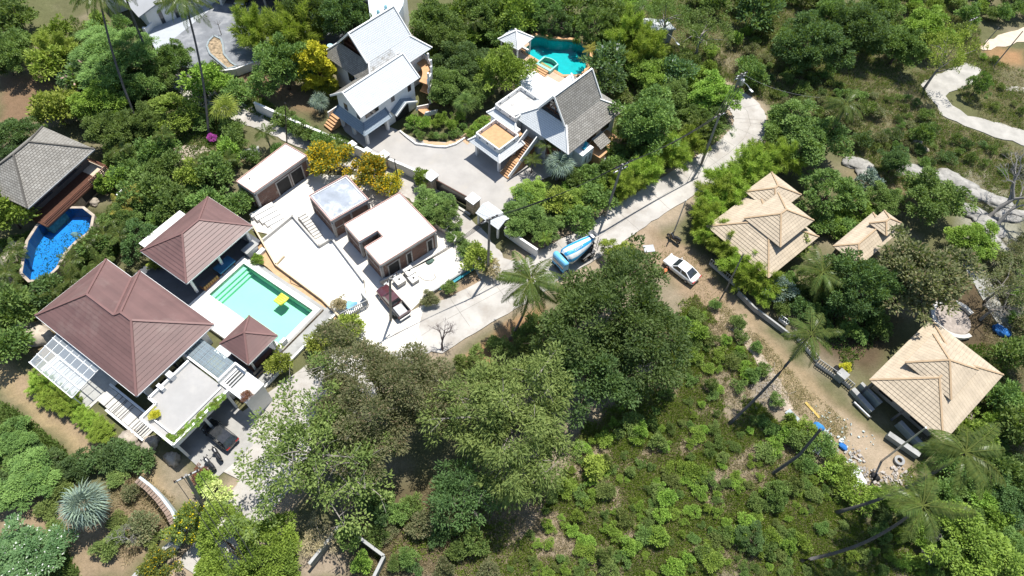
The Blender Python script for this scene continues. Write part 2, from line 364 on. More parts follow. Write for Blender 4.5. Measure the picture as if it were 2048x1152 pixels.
P_Gw = [tuple(G(a, b, 1.8)[:2]) for a, b in P_Gpx]
for pl in (wpoly(FB, P_B), wpoly(FP, P_V), P_Gw): dig(pl)
nv = X.size; idx = np.arange(nv).reshape(X.shape)
q = np.stack([idx[:-1, :-1], idx[:-1, 1:], idx[1:, 1:], idx[1:, :-1]], -1).reshape(-1, 4)
def npmesh(name, V, F, attrs=None):
    me = bpy.data.meshes.new(name); k = F.shape[1]
    me.vertices.add(len(V)); me.vertices.foreach_set('co', np.asarray(V, np.float32).ravel())
    me.loops.add(F.size); me.loops.foreach_set('vertex_index', F.astype(np.int32).ravel())
    me.polygons.add(len(F)); me.polygons.foreach_set('loop_start', (np.arange(len(F))*k).astype(np.int32))
    me.update(calc_edges=True)
    for nm, dom, ty, dat in attrs or []:
        a = me.attributes.new(nm, ty, dom); a.data.foreach_set('color' if ty == 'FLOAT_COLOR' else 'value', np.asarray(dat, np.float32).ravel())
    return me
me = npmesh('ground', np.stack([X, Y, Z], -1).reshape(-1, 3), q, [('soil', 'POINT', 'FLOAT_COLOR', np.concatenate([C, np.ones(C.shape[:2]+(1,))], -1))])
me.polygons.foreach_set('use_smooth', [True]*len(me.polygons))
m, N, Lk, b = nodes('ground_soil'); at = N.new('ShaderNodeAttribute'); at.attribute_name = 'soil'; p = pos(N)
na = noise(N, Lk, p, .9, 6, .7); nb = noise(N, Lk, p, 5, 5, .7)
c = mixc(N, Lk, .75, at.outputs[0], mixc(N, Lk, ramp(N, Lk, na, .3, .7), (.66, .67, .62), (1.0, .98, .94)), 'MULTIPLY')
c = mixc(N, Lk, .8, c, mixc(N, Lk, ramp(N, Lk, nb, .25, .75), (.60, .60, .58), (1, 1, 1)), 'MULTIPLY')
Lk.new(c, b.inputs['Base Color']); b.inputs['Roughness'].default_value = .95; b.inputs['Specular IOR Level'].default_value = .1
bump(N, Lk, nb, .8, .12, b); me.materials.append(m)
tag(link(bpy.data.objects.new('ground', me)), kind='structure')

# ------------------------------------------------------------------ paved surfaces
def sheet(name, P, z, m, wob=0.0, kind='structure', parent=None, t=.25):
    if wob:
        Q = []; rg = random.Random(len(P)*13)
        for i in range(len(P)):
            a, b2 = Vector(P[i]), Vector(P[(i+1) % len(P)]); n = max(1, int((b2-a).length/1.2)); nn = Vector((-(b2-a).y, (b2-a).x)).normalized()
            for k in range(n): Q.append(tuple(a.lerp(b2, k/n)+nn*rg.uniform(-wob, wob)))
        P = Q
    b = MB(); b.prism([tuple(p) for p in P], z-t, z); o = b.obj(name, m, parent)
    if kind: o['kind'] = kind
    return o
def ribbon(name, px, w, z, m, wob=.12, taper=None):
    P = [Vector(G(*p)[:2]) for p in px]; pts = []
    for i in range(len(P)-1):                      # Catmull-Rom through the surveyed centre line
        p0, p1, p2, p3 = P[max(i-1, 0)], P[i], P[i+1], P[min(i+2, len(P)-1)]
        for k in range(8):
            t = k/8; pts.append(.5*((2*p1)+(p2-p0)*t+(2*p0-5*p1+4*p2-p3)*t*t+(3*p1-p0-3*p2+p3)*t**3))
    pts.append(P[-1]); b = MB(); rg = random.Random(3); L_, Rr = [], []
    for i, p_ in enumerate(pts):
        d = (pts[min(i+1, len(pts)-1)]-pts[max(i-1, 0)]).normalized(); n = Vector((-d.y, d.x))
        ww = w if not taper else w+(taper-w)*i/len(pts)
        L_.append(p_+n*(ww/2+rg.uniform(-wob, wob))); Rr.append(p_-n*(ww/2+rg.uniform(-wob, wob)))
    for i in range(len(pts)):
        b.v += [(L_[i].x, L_[i].y, z), (Rr[i].x, Rr[i].y, z), (L_[i].x, L_[i].y, z-.2), (Rr[i].x, Rr[i].y, z-.2)]
    for i in range(len(pts)-1):
        a = i*4; c = a+4; b.f += [(a, a+1, c+1, c), (a, c, c+2, a+2), (a+1, a+3, c+3, c+1)]
    o = b.obj(name, m); o['kind'] = 'structure'; return o, pts
road, RPTS = ribbon('road', ROAD_C, 5.0, .02, M_ROAD)
jm = mat('road_joint', (.24, .225, .2), var=.2)
for i in range(6, len(RPTS)-6, 5):                   # cast slabs: saw-cut joints across, one along
    d = (RPTS[i+1]-RPTS[i-1]).normalized(); n = Vector((-d.y, d.x)); a, c2 = RPTS[i]+n*2.35, RPTS[i]-n*2.35
    part(road, 'slab_joint', jm, lambda b: b.bar((a.x, a.y, .02), (c2.x, c2.y, .02), .05, .008))
for i in range(4, len(RPTS)-5, 5):
    a, c2 = RPTS[i], RPTS[i+5]; part(road, 'centre_joint', jm, lambda b: b.bar((a.x, a.y, .021), (c2.x, c2.y, .021), .045, .008))
LANE_C = [(1010, 575), (975, 520), (940, 475), (890, 425), (850, 390), (790, 355), (720, 322), (640, 290), (560, 255), (490, 228), (430, 205), (385, 180), (350, 150)]
lane, LPTS = ribbon('lane', LANE_C, 4.2, .012, M_ROAD, .15, 3.2)
sheet('road_bend', polyP([(1378, 368), (1425, 325), (1452, 292), (1468, 262), (1478, 232), (1468, 200), (1488, 196), (1512, 220), (1528, 258), (1522, 295), (1495, 330), (1450, 360), (1405, 385)]), .0175, M_ROAD, .1)
sheet('road_apron', polyP([(832, 655), (845, 612), (930, 585), (1000, 556), (1085, 540), (1112, 566), (1065, 600), (1000, 636), (930, 676), (885, 706), (850, 700)]), .017, M_ROAD, .12)
sheet('road_junction', polyP([(945, 600), (1040, 560), (1075, 530), (1020, 520), (970, 505), (940, 480), (925, 500), (960, 540), (985, 560)]), .016, M_ROAD)
M_DIRTP = mat('packed_dirt', (.50, .385, .27), var=.2, scale=.5, bmp=.4)
track_o, _ = ribbon('dirt_path', [(1470, 655), (1500, 690), (1525, 725), (1545, 755), (1565, 790), (1578, 820)], 1.2, -.02, mat('rough_cement_path', (.40, .33, .26), var=.25), .08)
SANDP = [(1840, 168), (1870, 150), (1930, 126), (1962, 138), (1955, 162), (1910, 180), (1892, 192), (1905, 210), (1935, 230), (1985, 242), (2060, 266), (2060, 294), (1990, 272), (1930, 250), (1882, 227), (1860, 195)]
M_SANDW = mat('white_sand', (.385, .365, .325), var=.2, scale=.5, bmp=.3)
for P in ([(1955, 95), (1975, 80), (2010, 68), (2060, 52), (2060, 78), (2010, 92), (1965, 100)],):
    sheet('sand_path', polyP(P), .005, mat('pinkish_sand', (.58, .47, .36), var=.12), .3)
sheet('sand_path', polyP(SANDP), .005, M_SANDW, .35)
sheet('sand_path', polyP([(2000, 170), (2050, 175), (2050, 186), (2010, 180)]), .005, M_SANDW, .2)
sheet('concrete_path', polyP([(1925, 525), (1960, 520), (1985, 570), (2010, 620), (2030, 655), (2005, 665), (1985, 630), (1955, 580)]), .01, mat('pale_path', (.33, .325, .305), var=.12), .15)
def rock(name, px, py, rx, ry, rz, label, group=None, col=(.50, .47, .42), ang=0, z=0):
    bm = bmesh.new(); bmesh.ops.create_icosphere(bm, subdivisions=3, radius=1); rg = random.Random(int(px*7+py))
    o1, o2 = rg.uniform(0, 9), rg.uniform(0, 9)
    for v in bm.verts:
        c = v.co; f = 1+.16*math.sin(3.1*c.x+o1)*math.cos(2.7*c.y+o2)+.10*math.sin(6*c.z+5*c.x+o2)+.06*math.sin(11*c.y+o1)
        f += .12*math.sin(9*c.x+7*c.y+o2)*math.sin(8*c.z+o1)+.05*math.sin(23*c.x+o1)*math.cos(19*c.y); v.co = Vector((c.x*rx*f, c.y*ry*f, c.z*rz*f))
    me = bpy.data.meshes.new(name); bm.to_mesh(me); bm.free(); me.polygons.foreach_set('use_smooth', [True]*len(me.polygons))
    me.materials.append(mat('rock_%d' % int(col[0]*100), col, var=.3, scale=1.2, stain=(tuple(c*.5 for c in col), 1.4, .53), bmp=.8))
    o = bpy.data.objects.new(name, me); o.location = G(px, py, z); o.rotation_euler = (0, 0, ang); link(o); return tag(o, label, 'rock', group)
for i, (a, b2, rx, ry, rz, an) in enumerate([(1850, 350, 4, 1.6, .5, -.3), (1905, 362, 3.4, 1.7, .6, -.4), (1945, 385, 2.5, 1.5, .5, -.5), (1985, 400, 2.6, 1.4, .5, -.4), (1945, 425, 3, 1.2, .5, -.4), (1975, 455, 2, 2.4, .5, .2), (1985, 490, 1.8, 2.6, .5, .1), (1720, 330, 2.6, 1.4, .4, -.3), (1735, 350, 1.8, 1, .4, -.5), (2020, 430, 2.4, 1.2, .4, .2)]):
    rock('granite_outcrop', a, b2, rx, ry, rz, 'low pale granite outcrop on the open slope at right', 'granite outcrops on the right slope', (.33, .315, .285), an)
for i, (a, b2, r, lb) in enumerate([(75, 672, 1.9, 'large rounded grey boulder beside the glass canopy'), (50, 655, 1.0, 'small grey boulder left of the large one near the glass canopy'), (20, 520, 1.3, 'beige boulder at the left end of the blue pool'), (12, 565, 1.5, 'tall beige boulder under the palms at the left edge'), (35, 492, .9, 'small beige boulder touching the blue pool rim'), (190, 405, .7, 'beige boulder at the upper right end of the blue pool'), (150, 470, .5, 'little stone on the palm side of the blue pool'), (260, 880, 1.3, 'brown boulder below the slatted stair at the garage'), (300, 890, 1.1, 'rounded grey boulder beside the garage wall'), (345, 918, .9, 'dark boulder below the garage corner'), (1835, 285, .7, 'pale boulder in the dry clearing, upper one'), (1850, 300, .6, 'pale boulder in the dry clearing, lower one')]):
    rock('boulder', a, b2, r, r*.8, r*.75, lb, None, (.42, .36, .29), a)

# ------------------------------------------------------------------ roofs
def clip(poly, t0, t1):
    for lim, sg in ((t0, 1), (t1, -1)):
        out = []
        for i in range(len(poly)):
            a, c = poly[i], poly[(i+1) % len(poly)]; da, dc = sg*(a[1]-lim), sg*(c[1]-lim)
            if da >= -1e-9: out.append(a)
            if (da > 1e-9 and dc < -1e-9) or (da < -1e-9 and dc > 1e-9):
                k = da/(da-dc); out.append((a[0]+(c[0]-a[0])*k, a[1]+(c[1]-a[1])*k))
        poly = out
        if len(poly) < 3: return []
    return poly
def face(parent, name, m, pts, step=None, lift=.05, thick=.12, deck=None):
    """one roof slope; pts[0]->pts[1] is its eave. With step: a deck under overlapping courses, each its own piece"""
    P = [Vector(p) for p in pts]; e = (P[1]-P[0]).normalized()
    n = Vector((0, 0, 0))
    for i in range(len(P)): n += P[i].cross(P[(i+1) % len(P)])
    n.normalize()
    if n.z < 0: n = -n
    t = n.cross(e)
    if sum((p-P[0]).dot(t) for p in P) < 0: t = -t
    st = [((p-P[0]).dot(e), (p-P[0]).dot(t)) for p in P]; at = lambda s, k, o: P[0]+e*s+t*k+n*o
    area = sum(st[i][0]*st[(i+1) % len(st)][1]-st[(i+1) % len(st)][0]*st[i][1] for i in range(len(st)))
    if area < 0: st = st[::-1]
    flip = (e.cross(t)).dot(n) < 0
    def slab(b, pl, o0, o1):
        k = len(pl); v = [at(s, q_, o0(q_)) for s, q_ in pl]+[at(s, q_, o1(q_)) for s, q_ in pl]
        f = [tuple(range(k-1, -1, -1)), tuple(range(k, 2*k))]+[(i, (i+1) % k, k+(i+1) % k, k+i) for i in range(k)]
        if flip: f = [x[::-1] for x in f]
        uv = [[pl[i % k] for i in x] for x in f]
        b.add(v, f, uv)
    b = MB(); slab(b, st, lambda q_: -thick, lambda q_: 0.0); d = b.obj(name, deck or m, parent)
    if step:
        T = max(q_ for _, q_ in st); k = max(1, round(T/step)); h = T/k
        for i in range(k):
            pl = clip(st, i*h, (i+1)*h)
            if len(pl) < 3: continue
            b = MB(); slab(b, pl, lambda q_: .004, lambda q_: .012+lift*(1-(q_-i*h)/h)); o = b.obj('roof_course', m, parent)
            sub(o, d)
    return d
def caps(parent, m, segs, r=.13, name='ridge_cap'):
    for a, c in segs: part(parent, name, m, lambda b: b.bar(Vector(a)+Vector((0, 0, .06)), Vector(c)+Vector((0, 0, .06)), r*1.6, r))
def gutter(parent, m, pts, z, w=.16, h=.16):
    n = len(pts)
    for i in range(n):
        a, c = pts[i], pts[(i+1) % n]; part(parent, 'gutter', m, lambda b: b.bar((a[0], a[1], z-.02), (c[0], c[1], z-.02), w, h))
def hip(parent, u0, u1, v0, v1, ze, k, m, step=None, cap=None, gut=None, lift=.05):
    du, dv = u1-u0, v1-v0; h = min(du, dv)/2; zr = ze+k*h
    if du >= dv: r0, r1 = (u0+h, (v0+v1)/2, zr), (u1-h, (v0+v1)/2, zr)
    else: r0, r1 = ((u0+u1)/2, v0+h, zr), ((u0+u1)/2, v1-h, zr)
    a, b, c, d = (u0, v0, ze), (u1, v0, ze), (u1, v1, ze), (u0, v1, ze)
    sq = abs(du-dv) < .05
    if du >= dv: fs = [(a, b, r1, r0), (b, c, r1), (c, d, r0, r1), (d, a, r0)]; hp = [(a, r0), (d, r0), (b, r1), (c, r1)]
    else: fs = [(a, b, r0), (b, c, r1, r0), (c, d, r1), (d, a, r0, r1)]; hp = [(a, r0), (b, r0), (c, r1), (d, r1)]
    if sq: fs = [tuple(dict.fromkeys(f)) for f in [(a, b, r0), (b, c, r0), (c, d, r0), (d, a, r0)]]
    for f in fs: face(parent, 'roof_slope', m, f, step, lift)
    if cap: caps(parent, cap, hp+([] if sq else [(r0, r1)]))
    if gut: gutter(parent, gut, [a[:2], b[:2], c[:2], d[:2]], ze-.06)
    return zr
def window(parent, x0, x1, y0, y1, z0, z1, frame=None, sill=True):
    """window on an axis-aligned wall (one of x0==x1 / y0==y1 gives the wall plane; the sign of the other argument order gives outside)"""
    frame = frame or M_WHITE
    if x0 == x1:
        w = B(parent, 'window', frame, (x0-.05, x0+.05, y0, y1, z0, z1)); B(w, 'pane', M_GLASS, (x0-.065, x0+.065, y0+.09, (y0+y1)/2-.03, z0+.09, z1-.09), (x0-.065, x0+.065, (y0+y1)/2+.03, y1-.09, z0+.09, z1-.09))
    else:
        w = B(parent, 'window', frame, (x0, x1, y0-.05, y0+.05, z0, z1)); B(w, 'pane', M_GLASS, (x0+.09, (x0+x1)/2-.03, y0-.065, y0+.065, z0+.09, z1-.09), ((x0+x1)/2+.03, x1-.09, y0-.065, y0+.065, z0+.09, z1-.09))
    return w
# ------------------------------------------------------------------ brown-roofed pool villa
W_TEAL = watermat('pool_water_green', (.80, .97, .88)); W_BLUE = watermat('pool_water_blue', (.6, .88, .99)); W_DTEAL = watermat('pool_water_teal', (.5, .92, .92))
M_PTILE = mat('mint_pool_tile', (.42, .80, .61), rough=.4, var=.05, scale=.3); M_PBLUE = brickmat('blue_mosaic', (.03, .25, .64), (.035, .28, .67), (.06, .31, .66), .2, .2, .015, vec='obj', bmp=.05, var=.1); M_PTEAL = mat('teal_mosaic', (.02, .45, .47), rough=.4, var=.1, scale=1)
def pool(name, label, poly, zt, depth, tile, water, coping, cw, fr, zlow=None, raised=0.0):
    t = fthing(name, label, 'swimming pool', fr, poly[0][0], poly[0][1], 0)
    n = len(poly); a = sum(poly[i][0]*poly[(i+1) % n][1]-poly[(i+1) % n][0]*poly[i][1] for i in range(n))
    P = poly if a > 0 else poly[::-1]; zf = zt-depth
    b = MB(); b.add([(x, y, zf) for x, y in P], [tuple(range(n))]); b.obj('pool_floor', tile, t)
    b = MB()
    for i in range(n):
        (x1, y1), (x2, y2) = P[i], P[(i+1) % n]; b.add([(x1, y1, zf), (x2, y2, zf), (x2, y2, zt), (x1, y1, zt)], [(3, 2, 1, 0)])
    b.obj('pool_wall', tile, t)
    b = MB(); b.add([(x, y, zt-.14) for x, y in P], [tuple(range(n))]); b.obj('water_surface', water, t)
    if coping:
        Q = []
        for i in range(n):
            p0, p1, p2 = Vector(P[i-1]), Vector(P[i]), Vector(P[(i+1) % n]); d = ((p1-p0).normalized()+(p2-p1).normalized()).normalized(); Q.append(p1+Vector((d.y, -d.x))*cw)
        for i in range(n):
            j = (i+1) % n; part(t, 'coping_stone', coping, lambda b: b.prism([P[i], tuple(Q[i]), tuple(Q[j]), P[j]], zt-.2 if zlow is None else zlow, zt+.03+(raised if P[i][1] > 3.2 or P[j][1] > 3.2 else 0)))
    return t
pt = pool('swimming_pool', 'rectangular mint green swimming pool on pale deck beside brown roofed villa', P_B, .6, 1.5, M_PTILE, W_TEAL, None, 0, FB)
for k in range(3): B(pt, 'pool_step', M_PTILE, (10.76, 11.3+.35*(2-k), 13.86, 19.44, -.89, -.55+.33*k-.001*k))
for i, (x0, x1, y0, y1, nm) in enumerate([(9.9, 23.0, 10.7, 13.85, 0), (9.9, 10.75, 13.85, 20.1, 0), (10.75, 23.0, 19.45, 20.1, 0), (22.4, 23.0, 13.85, 19.45, 0), (16.95, 23.0, 8.9, 10.7, 0)]):
    o = MB().box(x0, x1, y0, y1, -.2, .6); o.v = [tuple(FB.W(*p)) for p in o.v]; o.obj('pool_deck', M_DECK, kind='structure')
def fbox(fr, name, m, *bx, kind='structure'):
    b = MB()
    for x in bx: b.box(*x)
    b.v = [tuple(fr.W(*p)) for p in b.v]; return b.obj(name, m, kind=kind)
fbox(FB, 'dark_terrace', M_DARKT, (1.2, 9.9, 10.65, 23.2, -.2, .55)); fbox(FB, 'lower_walkway', M_GREYC, (23.2, 24.6, 8, 21.0, -.2, .14), (9.9, 23.2, 20.35, 20.7, -.2, .14))
rw = fthing('retaining_wall', 'tiled brown and grey retaining wall along the open edge of the green pool', 'wall', FB, 23, 14)
B(rw, 'wall_core', M_GREYC, (23.0, 23.18, 9.0, 20.34, 0, .5)); B(rw, 'wall_core', M_GREYC, (9.9, 23.0, 20.1, 20.34, 0, .5))
for k in range(11):
    B(rw, 'stone_panel', mat('stone_panel_%d' % (k % 3), [(.26, .19, .12), (.34, .27, .19), (.20, .16, .11)][k % 3], var=.25, scale=2), (23.18, 23.22, 9.05+k*1.02, 9.05+k*1.02+1.0, .15, .47))
kw = fthing('kerb_wall', 'low white kerb wall bounding the grey walkway below the green pool', 'wall', FB, 24.7, 9); B(kw, 'kerb', M_WHITE, (24.6, 24.85, 8, 21.2, 0, .35))
h = fthing('villa_house', 'large villa with broad brown tiled double hipped roof beside the green pool', 'house', FB, 8, 5)
KB = .58; zr, zl = 4+KB*5.3, 4+KB*4.72; P_ = lambda u, v, z: (u, v, z)
A_, S_, E_, N2, Nn, N1 = (-.1, 0, 4), (16.7, 0, 4), (16.7, 10.6, 4), (4.4, 10.6, 4), (4.4, 9.45, 4), (-.1, 9.45, 4)
r1a, r1b, r2a, r2b = (4.62, 4.72, zl), (9.12, 4.72, zl), (9.7, 5.3, zr), (11.4, 5.3, zr)
for f in [(A_, S_, r2b, r2a, r1b, r1a), (S_, E_, r2b), (E_, N2, r2a, r2b), (N2, Nn, r1b, r2a), (Nn, N1, r1a, r1b), (N1, A_, r1a)]: face(h, 'roof_slope', M_BROWN, f, .46, .04)
caps(h, M_BCAP, [(A_, r1a), (N1, r1a), (r1a, r1b), (r1b, r2a), (r2a, r2b), (S_, r2b), (E_, r2b), (N2, r2a), (Nn, r1b)], .15)
gutter(h, M_GUT, [A_[:2], S_[:2], E_[:2], N2[:2], Nn[:2], N1[:2]], 3.95)
B(h, 'wall', M_WHITE, (.9, 15.7, .9, 8.6, 0, 3.9), (5.3, 15.7, 8.6, 9.7, 0, 3.9))
for x in (2, 5, 8, 11.5): window(h, x, x+1.8, .9, .9, 1, 3.1, M_STEEL)
for y in (1.6, 4.2, 6.8): window(h, 15.7, 15.7, y, y+1.9, .5, 3.0, M_STEEL)
h = fthing('pool_house', 'open pool house with brown tiled hipped roof at the head of the green pool', 'house', FB, 6.2, 17.5)
hip(h, 2.2, 10.06, 12.57, 22.95, 4, KB, M_BROWN, .46, M_BCAP, M_GUT, .06)
B(h, 'wall', M_WHITE, (2.7, 6.2, 13.2, 22.3, .55, 3.9)); B(h, 'wall', mat('grey_interior', (.3, .32, .34)), (6.2, 9.2, 22.1, 22.3, .55, 3.9))
for v in (13.3, 17.6, 22.2): B(h, 'column', M_WHITE, (9.15, 9.45, v-.15, v+.15, .55, 3.9))
B(h, 'flat_roof', M_SLAB, (.6, 2.1, 13.3, 19.6, 3.3, 3.5)); B(h, 'wall', M_WHITE, (.8, 2.6, 13.5, 19.4, 0, 3.3))
t = fthing('daybed', 'wooden daybed with dark cushion under the pool house eave', 'daybed', FB, 9.5, 15); B(t, 'frame', M_WOOD, (9.1, 10.1, 13.9, 16.2, .6, .85)); B(t, 'slatted_back', mat('orange_wood', (.42, .22, .08), var=.2), *[(9.98, 10.08, 13.95+.32*k, 14.2+.32*k, .85, 1.35) for k in range(7)]); B(t, 'cushion', M_DARKT, (9.15, 9.95, 14, 16.1, .85, 1.0))
t = fthing('pool_table', 'blue covered pool table in the shade of the pool house', 'table', FB, 9.4, 17.6); B(t, 'table_top', mat('blue_cover', (.04, .16, .30), var=.2), (8.9, 10.25, 16.5, 18.9, 1.25, 1.45))
for u in (9.05, 10.0):
    for v in (16.7, 18.6): B(t, 'leg', M_DWOOD, (u, u+.12, v, v+.12, .6, 1.25))
t = fthing('side_bench', 'grey stepped counter at the pool house end by the sand strip', 'counter', FB, 10.2, 21); B(t, 'counter_top', M_GREYC, (9.6, 10.7, 20.4, 22.4, 1.3, 1.42)); B(t, 'counter_base', M_WHITE, (9.8, 10.5, 20.6, 22.2, .14, 1.3)); B(t, 'ledge', M_WHITE, (10.72, 11.3, 21.25, 22.6, .0, .5))
h = fthing('gazebo', 'small square gazebo with brown pyramid roof at the corner of the green pool', 'gazebo', FB, 21, 11.5)
hip(h, 18.8, 23.2, 9.38, 13.78, 3.6, .75, M_BROWN, .42, M_BCAP, M_GUT, .06)
for u in (19.3, 22.7):
    for v in (9.9, 13.25): B(h, 'post', M_WHITE, (u-.1, u+.1, v-.1, v+.1, .6, 3.5))
B(h, 'floor_platform', M_DARKT, (18.95, 23.3, 9.2, 13.5, .604, .68)); B(h, 'bench', M_DWOOD, (19.2, 22.6, 9.6, 10.2, .68, 1.1), (22.2, 22.75, 10.2, 12.8, .68, 1.1)); B(h, 'balustrade', M_BLACK, (23.1, 23.16, 9.3, 13.0, .68, 1.5))
t = fthing('lounge_chair', 'white lounge chair on the pool edge just behind the gazebo', 'chair', FB, 22.7, 14); B(t, 'seat', M_WHITE, (22.35, 23.0, 13.95, 14.7, .75, .9)); B(t, 'backrest', M_WHITE, (22.85, 23.0, 13.95, 14.7, .9, 1.35)); B(t, 'leg', M_STEEL, (22.4, 22.46, 14, 14.06, .6, .75), (22.4, 22.46, 14.6, 14.66, .6, .75))
t = fthing('pool_float', 'yellow inflatable lounger floating at the far edge of the green pool', 'pool float', FB, 18.4, 18)
cx, cy = FB.L(562, 598, .7); myl = mat('yellow_vinyl', (.72, .70, .09), rough=.35, var=.08)
def pill(b):
    for k in range(5): b.tube([(cx-.62, cy-.56+.28*k, .62), (cx-.54, cy-.56+.28*k, .64), (cx+.54, cy-.56+.28*k, .64), (cx+.62, cy-.56+.28*k, .62)], [.08, .15, .15, .08], 10)
part(t, 'mattress', myl, pill, smooth=True); part(t, 'pillow_roll', myl, lambda b: b.tube([(cx+.6, cy-.66, .7), (cx+.62, cy, .76), (cx+.6, cy+.66, .7)], [.1, .19, .1], 10), smooth=True)
h = fthing('carport', 'flat roofed white carport with grey paved roof terrace and planted parapet', 'carport', FB, 21, 2)
PG = [(18, 5.9), (24, 5.9), (24, -1.4), (19.1, -1.4), (19.1, .6), (18, .6)]
part(h, 'roof_slab', mat('roof_paving', (.36, .35, .335), var=.08, scale=.5, stain=((.40, .385, .36), .35, .5)), lambda b: b.prism(PG, 3.5, 3.9))
for a, c in [((18, 5.9), (18, .6)), ((19.1, -1.4), (24, -1.4)), ((24, -1.4), (24, 5.9)), ((18, .6), (19.1, .6)), ((19.1, .6), (19.1, -1.4))]: part(h, 'parapet', M_WHITE, lambda b: b.bar((*a, 3.85), (*c, 3.85), .26, .8))
B(h, 'planter_wall', M_WHITE, (23.05, 23.2, -.6, 5.7, 3.9, 4.15)); B(h, 'planter_wall', M_WHITE, (20.2, 23.05, -.75, -.6, 3.9, 4.15))
B(h, 'chimney', M_WHITE, (17.6, 18.4, 3.3, 3.9, 3.2, 4.7)); B(h, 'chimney', M_WHITE, (17.7, 18.6, 1.9, 2.3, 3.2, 4.5))
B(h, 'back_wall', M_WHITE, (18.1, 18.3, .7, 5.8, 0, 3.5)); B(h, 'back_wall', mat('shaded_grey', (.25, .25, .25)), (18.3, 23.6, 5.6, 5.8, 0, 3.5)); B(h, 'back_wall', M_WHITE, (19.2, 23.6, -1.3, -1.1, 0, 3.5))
for v in (-1.2, 2.4, 5.6): B(h, 'post', M_WHITE, (23.7, 23.95, v-.13, v+.13, 0, 3.5))
h = fthing('pergola', 'steel and glass pergola walkway between the big brown roof and the carport terrace', 'pergola', FB, 19, 7.5)
ms = mat('teal_steel', (.16, .21, .22), rough=.4, metal=.3)
for u in np.linspace(16.3, 22.3, 13): B(h, 'slat', ms, (u-.03, u+.03, 6.5, 8.7, 2.96, 3.08))
for v in np.linspace(6.5, 8.7, 6): B(h, 'rail', ms, (16.25, 22.35, v-.035, v+.035, 3.09, 3.17))
for u in (16.35, 19.3, 22.2):
    for v in (6.55, 8.65): B(h, 'post', ms, (u-.05, u+.05, v-.05, v+.05, .1, 2.96))
M_CLEAR = glassmat('pergola_glass', (.80, .88, .90), .16)
for i in range(6): B(h, 'glass_pane', M_CLEAR, (16.3+i, 17.27+i, 6.52, 8.68, 3.18, 3.2))
B(h, 'edge_beam', M_WHITE, (16.3, 22.4, 6.2, 6.44, 2.8, 3.1))
h = fthing('entrance_tower', 'white entrance gatehouse with open roof light beside the pergola', 'gatehouse', FB, 24.5, 7.3)
B(h, 'roof_slab', M_WHITE, (22.5, 23.0, 5.95, 8.6, 3.9, 4.2), (23.0, 24.2, 5.95, 6.3, 3.9, 4.2), (23.0, 24.2, 8.25, 8.6, 3.9, 4.2), (24.2, 26.6, 5.95, 8.6, 3.9, 4.2))
B(h, 'parapet', M_WHITE, (22.5, 22.75, 5.95, 8.6, 4.2, 4.75), (22.75, 24.1, 8.4, 8.6, 4.2, 4.75)); B(h, 'wall', M_WHITE, (22.6, 22.9, 6.05, 8.5, 0, 3.9)); B(h, 'wall', M_WHITE, (26.2, 26.5, 6.05, 8.5, 0, 3.9)); B(h, 'step', M_DARKT, (23.0, 24.1, 6.4, 8.2, .05, .5))
for k in range(3): B(h, 'roof_light_slat', M_WHITE, (23.1+k*.36, 23.2+k*.36, 6.3, 8.25, 4.0, 4.12))
h = fthing('glass_canopy', 'clear glass canopy with white grid frame hung below the big brown roof', 'canopy', FB, 7, -1.8)
for i, u in enumerate(np.linspace(3.3, 10.5, 8)): part(h, 'rafter', M_GUT, lambda b: b.bar((u, .5, 3.5), (u, -4.0, 2.7), .07, .1))
for i, v in enumerate(np.linspace(.45, -3.95, 5)): z = 3.5-(.5-v)*.178+.07; B(h, 'purlin', M_GUT, (3.25, 10.55, v-.05, v+.05, z, z+.06))
for i in range(7):
    for j in range(4):
        u0 = 3.3+i*7.2/7; v1 = .45-j*1.1; part(h, 'glass_pane', glassmat('canopy_glass', (.92, .95, .97), .24) if i+j == 0 else bpy.data.materials['canopy_glass'], lambda b: b.add([(u0+.05, v1-.05, 3.58-(.5-v1)*.178), (u0+.98, v1-.05, 3.58-(.5-v1)*.178), (u0+.98, v1-1.05, 3.58-(1.5-v1)*.178), (u0+.05, v1-1.05, 3.58-(1.5-v1)*.178)], [(0, 3, 2, 1)]))
fbox(FB, 'patio', M_CONC, (2.6, 11.0, -3.9, .85, -.2, .03))
for u in (3.4, 7, 10.4): B(h, 'post', M_GUT, (u-.05, u+.05, -3.9, -3.8, 0, 2.7))
h = fthing('entry_walk', 'pale stepped entry walk with black rails and white side walls left of the carport', 'walkway', FB, 15, -2)
for k in range(6): B(h, 'paving_slab', M_CONC, (11.2+k*1.25, 12.4+k*1.25, -2.6, -.75, 0, .55-.09*k))
B(h, 'side_wall', M_WHITE, (11, 18.9, -.7, -.45, 0, .9)); B(h, 'side_wall', M_WHITE, (13, 19.0, -2.9, -2.65, 0, .7)); B(h, 'gate_pier', M_WHITE, (17.6, 18.2, -.4, .1, 0, 1.3))
for k in range(5): B(h, 'rail', M_BLACK, (17.2+.35*k, 17.26+.35*k, -2.6, -.75, 1.0, 1.06))
for k in range(3): B(h, 'rail', M_BLACK, (13.4+.8*k, 13.46+.8*k, -2.6, -.75, .9, .96))

